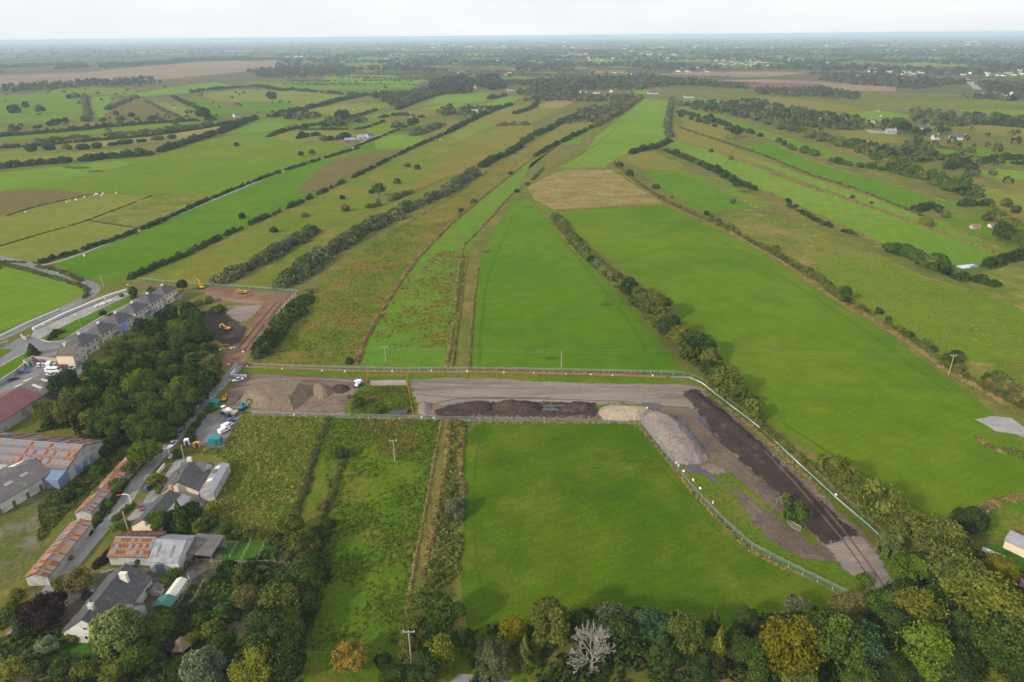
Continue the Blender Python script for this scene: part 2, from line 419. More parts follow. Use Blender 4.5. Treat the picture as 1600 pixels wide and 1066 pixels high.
M['silt'] = plain_mat('pale_teal_sheeting', (0.08, 0.24, 0.225), 0.7, 0.35, 0.25, c2=(0.40, 0.45, 0.43))
M['lines'] = plain_mat('road_paint', (0.75, 0.75, 0.72), 0.7, 0.1)
M['puddle'] = ground_mat('puddle_water', (0.050, 0.050, 0.056), (0.036, 0.036, 0.042), s1=0.2, amp=0.1, bump=0.02, rough=0.18)

M['render_white'] = plain_mat('white_render', (0.52, 0.51, 0.49), 0.85, 0.14, 0.8, c2=(0.38, 0.37, 0.345))
M['render_cream'] = plain_mat('cream_render', (0.62, 0.53, 0.37), 0.85, 0.08, 0.8)
M['render_blue'] = plain_mat('blue_render', (0.22, 0.32, 0.66), 0.85, 0.08, 0.8)
M['render_grey'] = plain_mat('grey_blockwork', (0.38, 0.37, 0.36), 0.9, 0.15, 0.8, c2=(0.25, 0.24, 0.22))
M['slate'] = plain_mat('roof_slate', (0.066, 0.064, 0.07), 0.6, 0.35, 2.5, c2=(0.11, 0.095, 0.085), bump=0.4)
M['tile_brown'] = plain_mat('brown_roof_tile', (0.105, 0.088, 0.082), 0.8, 0.2, 2.5, c2=(0.13, 0.105, 0.095), bump=0.4)
M['fibre'] = plain_mat('fibre_cement_sheet', (0.165, 0.15, 0.135), 0.85, 0.2, 0.8, c2=(0.21, 0.19, 0.15), wave=2.2)
M['darkfibre'] = plain_mat('dark_fibre_cement_sheet', (0.115, 0.105, 0.105), 0.85, 0.2, 0.8, c2=(0.15, 0.135, 0.125), wave=2.2)
M['redroof'] = plain_mat('maroon_sheet_roof', (0.17, 0.07, 0.065), 0.7, 0.14, 0.6, c2=(0.145, 0.062, 0.062), wave=2.2)
M['rust'] = plain_mat('rusty_sheet', (0.235, 0.10, 0.055), 0.85, 0.35, 1.2, c2=(0.33, 0.19, 0.125), wave=2.4)
M['rust2'] = plain_mat('pale_rusty_sheet', (0.37, 0.235, 0.175), 0.8, 0.3, 1.2, c2=(0.27, 0.125, 0.07), wave=2.4)
M['galv'] = plain_mat('galvanised_sheet', (0.30, 0.30, 0.33), 0.5, 0.14, 1.0, metal=0.25, c2=(0.21, 0.22, 0.25), wave=2.4)
M['skylight'] = plain_mat('translucent_rooflight', (0.66, 0.64, 0.56), 0.5, 0.1, 1.0)
M['bluesheet'] = plain_mat('blue_grey_sheet', (0.15, 0.21, 0.30), 0.6, 0.15, 1.0, wave=2.4)
M['felt'] = plain_mat('green_roof_felt', (0.04, 0.14, 0.115), 0.9, 0.15, 2.0)
M['teal'] = plain_mat('teal_paint', (0.01, 0.20, 0.23), 0.5, 0.1, 1.0)
M['green_paint'] = plain_mat('green_paint', (0.01, 0.15, 0.12), 0.5, 0.1, 1.0)
M['yellow'] = plain_mat('machine_yellow', (0.62, 0.33, 0.02), 0.45, 0.12, 1.0)
M['black'] = plain_mat('black_rubber', (0.02, 0.02, 0.02), 0.8, 0.2, 2.0)
M['darkmetal'] = plain_mat('dark_steel', (0.06, 0.06, 0.065), 0.6, 0.2, 2.0)
M['steel'] = plain_mat('galvanised_steel', (0.36, 0.38, 0.385), 0.45, 0.1, 2.0, metal=0.4)
M['white'] = plain_mat('white_paint', (0.78, 0.78, 0.77), 0.5, 0.06, 1.0)
M['redpaint'] = plain_mat('red_barrier_paint', (0.52, 0.075, 0.055), 0.6, 0.1, 1.0)
M['orange'] = plain_mat('orange_plastic', (0.75, 0.30, 0.02), 0.5, 0.1, 1.0)
M['wood'] = plain_mat('weathered_timber', (0.33, 0.27, 0.19), 0.9, 0.2, 2.0)
M['darkwood'] = plain_mat('dark_timber', (0.14, 0.10, 0.07), 0.9, 0.2, 2.0)
M['bark'] = plain_mat('bark', (0.10, 0.08, 0.06), 0.95, 0.25, 2.0, bump=0.5)
M['deadwood'] = plain_mat('bare_dead_wood', (0.255, 0.236, 0.205), 0.95, 0.2, 2.0)
M['twig'] = plain_mat('bare_twigs', (0.25, 0.195, 0.13), 0.95, 0.2, 2.0)
M['glass'] = plain_mat('window_glass', (0.03, 0.035, 0.045), 0.08, 0.05, 1.0, spec=0.8)
M['pvc'] = plain_mat('white_window_frame', (0.75, 0.75, 0.74), 0.5, 0.03)
M['brick'] = plain_mat('chimney_render', (0.62, 0.58, 0.52), 0.9, 0.15, 2.0)
M['brickred'] = plain_mat('red_brick', (0.40, 0.23, 0.14), 0.9, 0.2, 2.0)
M['cowhide'] = plain_mat('pale_cow_hide', (0.72, 0.66, 0.56), 0.9, 0.1, 1.0)
M['cowbrown'] = plain_mat('brown_cow_hide', (0.33, 0.19, 0.10), 0.9, 0.1, 1.0)
M['concrete_wall'] = plain_mat('cast_concrete', (0.56, 0.56, 0.55), 0.85, 0.1, 0.8)
M['stonewall'] = plain_mat('rubble_stone_wall', (0.36, 0.31, 0.26), 0.95, 0.3, 1.2, bump=0.6)
M['rock'] = plain_mat('broken_rock', (0.15, 0.11, 0.08), 0.95, 0.3, 1.0, bump=0.5)
M['tarp'] = plain_mat('pale_plastic_sheet', (0.48, 0.54, 0.68), 0.5, 0.2, 0.6, c2=(0.12, 0.14, 0.2), t=(0.52, 0.6))
M['netgreen'] = net_mat('green_fence_net', (0.03, 0.16, 0.10), 0.3)
M['netgrey'] = net_mat('grey_fence_mesh', (0.35, 0.37, 0.36), 0.12)
M['leaf'] = leaf_mat('foliage')
M['straw'] = leaf_mat('dry_grass_blades')
CARS = {}
for n, c in (('white', (0.74, 0.74, 0.74)), ('silver', (0.42, 0.44, 0.46)), ('red', (0.36, 0.03, 0.03)), ('blue', (0.02, 0.06, 0.30)), ('black', (0.02, 0.02, 0.025)),
             ('lightblue', (0.10, 0.30, 0.42)), ('maroon', (0.22, 0.02, 0.05)), ('navy', (0.02, 0.03, 0.09))):
    CARS[n] = plain_mat('car_paint_' + n, c, 0.3, 0.03, 1.0, coat=0.5)

# ---------------------------------------------------------------- ground, fields, roads
STACK = []
def crosses(a, b, c, d):
    o = lambda p, q, r: (q[0] - p[0]) * (r[1] - p[1]) - (q[1] - p[1]) * (r[0] - p[0])
    return o(a, b, c) * o(a, b, d) < 0 and o(c, d, a) * o(c, d, b) < 0

def inside(x, y, poly):
    c = False
    for (x1, y1), (x2, y2) in zip(poly, poly[1:] + poly[:1]):
        if (y1 > y) != (y2 > y) and x < (x2 - x1) * (y - y1) / (y2 - y1) + x1: c = not c
    return c

def lay(poly):
    """height at which a new surface lies just above every surface already under it"""
    xs = [p[0] for p in poly]; ys = [p[1] for p in poly]
    bb = (min(xs) - 1, min(ys) - 1, max(xs) + 1, max(ys) + 1)
    far = math.hypot((bb[0] + bb[2]) / 2, (bb[1] + bb[3]) / 2)
    dz = 0.014 if far < 900 else 0.07 if far < 3000 else 0.3
    z = 0.0
    for b2, p2, z2 in STACK:
        if z2 < z or b2[0] > bb[2] or b2[2] < bb[0] or b2[1] > bb[3] or b2[3] < bb[1]: continue
        if any(inside(x, y, p2) for x, y in poly) or any(inside(x, y, poly) for x, y in p2) or any(
                crosses(a, b, c, d) for a, b in zip(poly, poly[1:] + poly[:1]) for c, d in zip(p2, p2[1:] + p2[:1])):
            z = max(z, z2)
    z += dz
    STACK.append((bb, poly, z))
    return z

def edged_mesh(name, pl, edge, rr):
    """a flat patch whose points know how far they lie from its border"""
    P_ = np.array(pl); Q_ = np.roll(P_, -1, axis=0); E_ = Q_ - P_
    def dist(X):
        t = np.clip(((X[:, None] - P_[None]) * E_[None]).sum(2) / ((E_ ** 2).sum(1)[None] + 1e-9), 0, 1)
        return np.sqrt((((P_[None] + t[..., None] * E_[None]) - X[:, None]) ** 2).sum(2).min(1))
    st = edge * 0.7
    lo, hi = P_.min(0), P_.max(0)
    st = max(st, math.sqrt((hi - lo).prod() / 2500))
    X = np.array([(x + rr.uniform(-.2, .2) * st, y + rr.uniform(-.2, .2) * st) for x in np.arange(lo[0], hi[0], st) for y in np.arange(lo[1], hi[1], st)])
    if len(X):
        X = X[[inside(x, y, pl) for x, y in X]]
    if len(X): X = X[dist(X) > st * 0.45]
    V = [Vector(p) for p in pl] + [Vector(p) for p in X]
    n = len(pl)
    vs, _e, fs, *_r = delaunay_2d_cdt(V, [(i, (i + 1) % n) for i in range(n)], [], 1, 1e-5)
    me = bpy.data.meshes.new(name)
    fs = [f if (vs[f[1]] - vs[f[0]]).cross(vs[f[2]] - vs[f[0]]) > 0 else f[::-1] for f in fs]
    me.from_pydata([(v.x, v.y, 0) for v in vs], [], fs)
    a = me.attributes.new('edge', 'FLOAT', 'POINT')
    a.data.foreach_set('value', np.clip(dist(np.array([(v.x, v.y) for v in vs])) / edge, 0, 1).astype(np.float32))
    me.update()
    return me

def sheet(name, pts, mat, lvl=1, label=None, smooth=True, jit=0.5, seed=0, edge=0.0):
    """a ground surface whose outline was surveyed from the photograph"""
    rr = random.Random(hash((round(pts[0][0]), round(pts[0][1]), len(pts))) if not seed else seed)
    w = [G(p[0], p[1]) for p in pts]
    n = len(w)
    far = sum(v.length for v in w) / n
    z = lay([(p.x, p.y) for p in w])
    out = []
    for i in range(n):
        a, b = w[i], w[(i + 1) % n]
        out.append(a.copy())
        d = (b - a).length
        k = int(min(24, d / (7.0 if far < 700 else 22.0)))
        nrm = Vector((-(b - a).y, (b - a).x, 0)).normalized() if d > 0 else Vector()
        for j in range(1, k + 1):
            q = a.lerp(b, j / (k + 1))
            out.append(q + nrm * rr.uniform(-jit, jit) * (1 if far < 700 else 2.5))
    c = sum(out, Vector()) / len(out)
    if edge:
        me = edged_mesh(name, [(q.x - c.x, q.y - c.y) for q in out], edge, rr)
        mat = ragged_of(mat)
    else:
        bm = bmesh.new()
        f = bm.faces.new([bm.verts.new((q.x - c.x, q.y - c.y, 0)) for q in out])
        bmesh.ops.triangulate(bm, faces=[f])
        bm.normal_update()
        for f in bm.faces:
            if f.normal.z < 0: f.normal_flip()
        me = bpy.data.meshes.new(name); bm.to_mesh(me); bm.free()
    me.materials.append(mat)
    o = link(name, me, loc=(c.x, c.y, z))
    tag(o, label, None, None, 'structure')
    return o

def ribbon(name, pts, w, mat, lvl=2, label=None, w2=None):
    """a road or strip of width w metres along surveyed points"""
    p = smooth_line([G(*q) for q in pts], 4.0)
    n = len(p)
    L_, R_ = [], []
    for i in range(n):
        d = (p[min(i + 1, n - 1)] - p[max(i - 1, 0)]).normalized()
        nn = Vector((-d.y, d.x, 0))
        ww = (w + ((w2 or w) - w) * i / (n - 1)) / 2
        L_.append(p[i] + nn * ww); R_.append(p[i] - nn * ww)
    c = p[n // 2]
    z = lay([(q.x, q.y) for q in L_[::2] + [L_[-1]] + [R_[-1]] + R_[::-2]])
    vs = [(q.x - c.x, q.y - c.y, 0) for q in L_] + [(q.x - c.x, q.y - c.y, 0) for q in R_]
    fs = [(i, n + i, n + i + 1, i + 1) for i in range(n - 1)]
    me = bpy.data.meshes.new(name); me.from_pydata(vs, [], fs); me.materials.append(mat); me.update()
    o = link(name, me, loc=(c.x, c.y, z))
    return tag(o, label, None, None, 'structure')

def smooth_line(p, step):
    """Catmull-Rom through p, sampled about every step metres"""
    p = [Vector(q) for q in p]
    if len(p) == 2:
        k = max(1, int((p[1] - p[0]).length / step))
        return [p[0].lerp(p[1], i / k) for i in range(k + 1)]
    q = [p[0] * 2 - p[1]] + p + [p[-1] * 2 - p[-2]]
    out = []
    for i in range(1, len(q) - 2):
        a, b, c, d = q[i - 1:i + 3]
        k = max(1, int((c - b).length / step))
        for j in range(k):
            t = j / k
            out.append(0.5 * ((2 * b) + (c - a) * t + (2 * a - 5 * b + 4 * c - d) * t * t + (3 * b - a - 3 * c + d) * t ** 3))
    out.append(p[-1])
    return out

# base ground to the horizon
bm = bmesh.new()
rad = [0.0, 60, 150, 300, 500, 800, 1200, 1800, 2600, 4000, 6000, 9000, 13000, 19000, 27000, 38000]
prev = None
NS = 72
for r in rad:
    ring = [bm.verts.new((0, 0, 0))] if r == 0 else [bm.verts.new((r * math.cos(2 * math.pi * k / NS), r * math.sin(2 * math.pi * k / NS), 0)) for k in range(NS)]
    if prev is not None:
        for k in range(NS):
            fc = bm.faces.new((prev[0], ring[k], ring[(k + 1) % NS]) if len(prev) == 1 else (prev[k], ring[k], ring[(k + 1) % NS], prev[(k + 1) % NS]))
            fc.material_index = 1 if r > 1800 else 0
    prev = ring
me = bpy.data.meshes.new('ground'); bm.to_mesh(me); bm.free()
me.materials.append(M['ground']); me.materials.append(M['far'])
tag(link('ground', me), 'flat rough ground running to the horizon', None, None, 'structure')

# haze in the air
hz = MB(); hz.box((0, 0, (123.5 - 1.5) / 2), (82000, 82000, 125.0))
hm, N_, L_n, o_ = new_mat('haze_air')
pv = N_.new('ShaderNodeVolumePrincipled')
pv.inputs['Color'].default_value = (0.66, 0.83, 1.0, 1)
pv.inputs['Density'].default_value = 0.000095
pv.inputs['Anisotropy'].default_value = 0.0
L_n.new(pv.outputs['Volume'], o_.inputs['Volume'])
tag(hz.build('haze', hm), 'thin pale haze lying over the whole plain', None, None, 'stuff')
# fields: (material, level, label, outline)
FIELDS = [
 ('mowndark', 1, 'mown green field below the construction site', [(745,662),(985,662),(1003,672),(1040,716),(1082,768),(1130,820),(1172,860),(1230,890),(1320,935),(1290,990),(735,1003),(722,930),(719,880),(724,830),(722,760),(719,710),(727,680)]),
 ('rough', 1, 'rough field with brown rushes left of the ditch', [(516,655),(690,655),(678,720),(665,800),(650,870),(635,962),(615,1015),(470,1018),(470,960),(500,900),(520,800),(507,740),(505,700)]),
 ('strawy', 1, 'straw coloured rough field beside the white bungalow', [(376,650),(512,653),(495,690),(480,740),(462,790),(450,838),(340,838),(318,815),(325,790),(355,725),(340,712),(290,706),(330,702),(348,700)]),
 ('rough', 2, 'dark grass strip beside the old bank', [(508,660),(524,660),(515,740),(520,800),(505,850),(478,850),(470,800),(488,740)]),
 ('rusty', 1, 'long rough field left of the overgrown ditch', [(400,568),(432,540),(462,500),(480,460),(520,430),(560,395),(640,345),(700,310),(760,268),(808,248),(842,230),(835,238),(790,272),(725,330),(660,392),(592,490),(556,560),(552,572)]),
 ('moor', 2, 'brown moor grass at the top of the long rough field', [(640,352),(700,315),(762,270),(812,240),(880,195),(915,190),(850,240),(795,272),(728,328),(690,350)]),
 ('rushy', 1, 'green field with orange rushes beside the grassy lane', [(560,572),(697,575),(708,500),(721,400),(735,380),(768,340),(800,302),(810,296),(830,255),(880,222),(910,212),(905,225),(880,225),(836,245),(795,278),(725,335),(662,395),(600,480),(570,540)]),
 ('pasture', 2, 'grassy lane between two banks', [(699,574),(706,574),(716,500),(730,392),(742,376),(738,372),(724,390),(710,480)]),
 ('mown2', 1, 'mown green field behind the red fence', [(733,572),(1066,580),(1040,545),(1000,492),(940,432),(905,385),(872,342),(850,320),(826,309),(803,314),(772,360),(750,415),(738,480)]),
 ('tan', 1, 'dry hay coloured field between mown fields', [(823,294),(850,278),(882,265),(955,266),(1000,295),(1036,318),(950,322),(864,327),(836,312)]),
 ('bright', 1, 'long bright green field rising to the trees', [(872,262),(945,262),(965,246),(985,238),(1012,232),(1040,222),(1046,200),(1050,170),(1049,158),(1003,154),(978,178),(950,200),(930,215),(915,238)]),
 ('mown', 1, 'broad mown field right of the tree hedge', [(865,332),(950,325),(1038,321),(1090,345),(1180,388),(1300,468),(1400,532),(1480,588),(1545,640),(1590,680),(1600,700),(1640,760),(1640,770),(1590,770),(1535,793),(1480,812),(1400,790),(1330,745),(1270,705),(1190,650),(1150,590),(1110,540),(1045,480),(985,430),(925,385),(888,355)]),
 ('strawy', 1, 'rough tan field right of the gorse hedge', [(1120,338),(1182,332),(1262,352),(1372,397),(1442,432),(1500,447),(1560,465),(1650,500),(1650,640),(1600,640),(1540,602),(1422,527),(1332,462),(1222,392)]),
 ('pasture', 2, 'green end of the rough tan field', [(1260,400),(1380,402),(1445,435),(1520,455),(1640,500),(1640,560),(1560,570),(1480,560),(1400,510),(1310,450)]),
 ('mown2', 1, 'small green field beside the hay field', [(1004,264),(1050,268),(1110,292),(1182,326),(1112,331),(1078,322),(1030,290)]),
 ('moor', 1, 'rushy corner between two hedges', [(966,248),(990,238),(1022,238),(1070,258),(1060,268),(1000,263)]),
 ('pasture', 1, 'rough strip below the bush hedge', [(1060,262),(1100,275),(1160,300),(1202,322),(1180,326),(1112,292),(1052,268)]),
 ('bright', 1, 'bright green strip between two bush hedges', [(1036,224),(1062,221),(1108,235),(1200,268),(1300,302),(1340,318),(1430,350),(1555,396),(1568,410),(1500,416),(1432,404),(1382,382),(1332,358),(1242,318),(1160,284),(1090,248)]),
 ('moor', 1, 'dry tan strip running up to the trees', [(1050,190),(1075,205),(1130,225),(1210,256),(1180,258),(1108,234),(1062,219),(1048,205)]),
 ('bright', 1, 'narrow green strip below the thin bank', [(1150,240),(1205,256),(1262,276),(1335,300),(1430,334),(1470,346),(1560,382),(1560,392),(1432,346),(1340,314),(1240,278)]),
 ('mown2', 1, 'green field below the wooded bank', [(1165,228),(1205,224),(1250,240),(1305,262),(1390,284),(1450,305),(1512,320),(1500,326),(1430,332),(1340,297),(1262,272),(1205,250)]),
 ('pasture', 1, 'green strip above the bush hedge', [(1058,166),(1090,172),(1160,190),(1210,210),(1300,236),(1372,258),(1420,266),(1395,272),(1330,258),(1250,236),(1190,214),(1120,190)]),
 ('moor', 1, 'brown rough ground above the bush hedge', [(1058,178),(1090,182),(1140,200),(1130,222),(1075,203)]),
 ('bright', 1, 'bright green corner field by the estate road', [(-60,395),(0,416),(60,428),(125,447),(134,460),(110,476),(50,500),(-10,522),(-120,540),(-140,430)]),
 ('mown2', 1, 'long mown field behind the terraced houses', [(80,411),(210,363),(335,309),(425,273),(560,233),(592,216),(662,213),(640,233),(560,273),(470,317),(400,347),(330,379),(242,419),(208,433),(175,444),(130,433)]),
 ('umber', 2, 'rushy brown top of the long mown field', [(530,246),(600,235),(640,233),(590,258),(500,300),(460,305),(490,270)]),
 ('hill', 1, 'rough field between two thin hedges', [(213,437),(245,421),(335,381),(475,319),(560,276),(650,234),(705,211),(792,182),(832,198),(770,232),(722,262),(640,302),(525,350),(432,400),(345,441),(300,448)]),
 ('moor', 2, 'brown moor grass on the rough slope', [(640,300),(690,250),(740,220),(800,196),(845,205),(800,230),(720,270)]),
 ('hill', 1, 'green strip between the willow hedges', [(376,447),(440,402),(525,353),(642,306),(705,280),(720,282),(642,325),(562,366),(512,396),(455,440),(440,452)]),
 ('olive', 1, 'olive pasture beside the crossroads', [(-80,310),(0,302),(100,300),(182,303),(332,309),(212,359),(62,407),(0,400),(-90,380)]),
 ('umber', 2, 'brown end of the olive pasture', [(-60,302),(0,297),(85,296),(140,303),(110,312),(60,324),(0,339),(-60,346)]),
 ('olive', 2, 'pale olive plot near the crossroads', [(0,384),(60,366),(135,344),(215,352),(205,360),(62,406),(0,400)]),
 ('strawy', 2, 'yellowish plot beside the thin hedge', [(140,342),(235,304),(330,309),(214,357)]),
 ('pasture', 1, 'broad green pasture with grazing cows', [(-80,282),(0,270),(60,262),(232,246),(332,218),(402,204),(480,224),(552,226),(425,273),(337,307),(182,302),(100,299),(60,296),(0,301),(-80,305)]),
 ('bright', 2, 'brighter wet patch in the green pasture', [(-60,276),(0,271),(62,264),(180,252),(210,254),(160,268),(60,290),(0,300),(-60,302)]),
 ('olive', 1, 'olive strip behind the wide hedge', [(-80,262),(0,243),(100,236),(205,226),(330,214),(352,204),(345,198),(240,212),(120,224),(0,238),(-80,246)]),
 ('tan', 1, 'straw strip between bushy hedges', [(90,230),(220,218),(345,197),(340,206),(280,217),(200,225),(130,232)]),
 ('olive', 1, 'olive strip with scattered bushes', [(-60,250),(0,243),(100,238),(200,233),(235,240),(100,252),(0,260),(-60,264)]),
 ('pasture', 1, 'green strip below the scattered bushes', [(-40,215),(0,212),(60,207),(180,200),(330,184),(322,192),(180,207),(60,216),(0,222),(-40,226)]),
 ('pasture', 1, 'green pasture below the brown bog', [(-60,152),(0,149),(65,146),(128,148),(131,186),(80,190),(0,192),(-60,194)]),
 ('bright', 1, 'small bright green plot between hedges', [(143,152),(176,150),(172,170),(160,184),(141,182)]),
 ('umber', 1, 'brown plot beside the small bright field', [(162,180),(185,165),(226,156),(262,172),(282,186),(205,191),(165,190)]),
 ('olive', 1, 'olive plot beside a thin hedge', [(236,160),(262,162),(312,173),(300,180),(284,184),(262,172)]),
 ('bright', 1, 'bright green field below the bog edge', [(212,146),(262,138),(340,128),(362,136),(330,143),(262,148),(215,152)]),
 ('pasture', 1, 'green plots below the old hedge', [(60,142),(140,136),(212,140),(210,148),(130,149),(62,146)]),
 ('mown2', 1, 'green field beyond the small cottage', [(280,158),(320,156),(372,172),(372,182),(330,182),(300,170)]),
 ('olive', 1, 'brownish pasture with small clump of trees', [(308,148),(372,140),(470,142),(540,150),(528,160),(470,168),(410,163),(340,158)]),
 ('mown2', 1, 'green band below the brownish pasture', [(380,158),(440,160),(470,166),(450,174),(400,178),(372,170)]),
 ('olive', 1, 'pale field with white cattle', [(478,174),(530,162),(600,161),(612,166),(575,176),(520,180)]),
 ('pasture', 1, 'green strip field behind the stone farm', [(400,186),(500,184),(575,180),(600,176),(628,172),(590,192),(520,194),(400,192)]),
 ('bright', 1, 'green field in front of the farm track', [(352,208),(402,192),(455,192),(430,205),(400,207)]),
 ('mown2', 1, 'green field between two low hedges', [(450,200),(470,192),(560,190),(575,196),(540,203),(460,203)]),
 ('olive', 1, 'olive field left of the dark clump', [(404,214),(440,205),(540,204),(560,212),(520,220),(460,222)]),
 ('bright', 1, 'bright field beside the farm track', [(585,222),(610,212),(655,210),(662,216),(640,232),(588,234)]),
 ('pasture', 1, 'pasture with one white cow', [(570,196),(600,192),(665,194),(640,204),(600,210),(575,212)]),
 ('bright', 1, 'bright green field below the pines', [(660,164),(690,150),(760,144),(772,150),(755,160),(700,163)]),
 ('bright', 1, 'second bright field below the pines', [(655,170),(700,163),(740,164),(720,170),(660,172)]),
 ('bright', 1, 'bright field right of the pines', [(765,160),(790,152),(815,150),(800,162),(750,170),(745,166)]),
 ('moor', 1, 'brown field in front of the white cottage', [(618,178),(650,172),(690,172),(700,178),(660,182)]),
 ('moor', 1, 'brown rushy field below the barn', [(640,205),(690,190),(720,190),(700,205),(660,215)]),
 ('olive', 1, 'olive strip running past the barn', [(700,205),(760,180),(800,166),(832,162),(820,172),(780,192),(720,220)]),
 ('moor', 1, 'brown strip behind the long hedge', [(755,188),(830,160),(845,166),(880,158),(900,158),(860,178),(840,190),(800,200)]),
 ('tan', 1, 'dry field below the wood', [(842,164),(868,157),(902,157),(880,168),(845,170)]),
 ('pasture', 1, 'green field left of the long bright field', [(882,212),(925,196),(938,198),(918,212),(890,220)]),
 ('moor', 1, 'rushy brown field by the scrub wood', [(885,198),(925,188),(950,190),(935,202),(880,212)]),
 ('pasture', 1, 'meadow below the distant trees', [(380,128),(480,128),(560,130),(640,134),(660,132),(640,140),(560,141),(480,140),(400,136)]),
 ('bright', 1, 'green meadow left of the pines', [(520,116),(600,118),(680,120),(640,137),(560,132),(500,126)]),
 ('pasture', 1, 'meadow beyond the pines', [(760,118),(830,120),(850,116),(900,120),(920,128),(840,130),(770,126)]),
 ('bright', 1, 'green rise beyond the wood', [(838,118),(868,105),(880,112),(930,116),(920,124),(860,122)]),
 ('bright', 1, 'small green field beside the white houses', [(980,138),(1005,137),(1020,145),(1000,147)]),
 ('pasture', 1, 'green playing field by the far house', [(1062,158),(1075,152),(1128,156),(1120,162),(1075,163)]),
 ('bog', 1, 'wide brown bog', [(-400,124),(0,118),(130,113),(330,96),(430,95),(436,106),(330,118),(255,124),(130,129),(0,136),(-400,150)]),
 ('bog', 1, 'brown heath before the town', [(1020,118),(1060,112),(1130,112),(1200,112),(1260,114),(1200,120),(1100,121)]),
 ('purple', 1, 'strip of cut peat', [(1148,131),(1200,126),(1262,127),(1300,134),(1310,139),(1250,140),(1180,136)]),
 ('bog', 1, 'brown strip behind the cut peat', [(1100,126),(1200,124),(1280,128),(1400,136),(1400,143),(1310,142),(1280,131),(1180,129)]),
 ('moor', 1, 'brown rough field before the far hamlet', [(1150,152),(1220,152),(1290,160),(1345,170),(1335,175),(1260,172),(1180,162)]),
 ('bright', 1, 'green field with white cows by the hamlet', [(1295,178),(1370,173),(1425,181),(1408,188),(1340,189),(1312,182)]),
 ('pasture', 1, 'long thin green field on the right', [(1360,162),(1460,160),(1640,158),(1640,163),(1460,164),(1380,165)]),
 ('bright', 1, 'green field right of the heath', [(1495,171),(1560,172),(1640,172),(1640,181),(1560,180),(1510,178)]),
 ('moor', 1, 'tan field behind the white bungalow', [(1500,200),(1570,196),(1640,202),(1640,218),(1590,216),(1540,208)]),
 ('moor', 1, 'dry rough field beside the concrete yard', [(1310,205),(1345,204),(1400,214),(1412,222),(1360,226),(1320,216)]),
 ('moor', 1, 'rough brown field below the far hedge', [(1330,226),(1400,236),(1440,246),(1425,252),(1360,250),(1320,240)]),
 ('pasture', 1, 'green fields below the white bungalow', [(1455,228),(1520,232),(1640,240),(1640,262),(1560,258),(1500,250),(1462,240)]),
 ('bright', 1, 'green plot by the right edge', [(1522,268),(1560,264),(1640,272),(1640,282),(1560,280),(1530,274)]),
 ('olive', 1, 'olive field with bushes on the right', [(1515,290),(1560,296),(1640,310),(1640,345),(1590,335),(1540,318)]),
 ('moor', 2, 'tan strip by the right edge', [(1545,276),(1600,286),(1640,296),(1640,306),(1590,300)]),
 ('rough', 1, 'green hollow by the ruined sheds', [(1470,335),(1540,328),(1580,340),(1640,352),(1640,420),(1590,410),(1560,395),(1500,370)]),
 ('bright', 2, 'narrow green plot below the ruined sheds', [(1475,352),(1500,362),(1560,384),(1562,392),(1520,380),(1480,364)]),
 ('strawy', 1, 'straw plot by the right edge', [(1505,440),(1560,420),(1640,425),(1640,500),(1570,465)]),
 ('rough', 1, 'rough corner by the bottom right house', [(1512,808),(1540,795),(1600,772),(1660,768),(1680,830),(1600,840),(1550,845)]),
 ('lawn', 1, 'mown lawn beside the bottom right house', [(1545,850),(1600,852),(1680,870),(1680,930),(1590,920),(1560,890)]),
]
for mk, lv, lab, pts in sorted(FIELDS, key=lambda f: f[1]):
    sheet('field', pts, M[mk], lv, lab, jit=0.6)

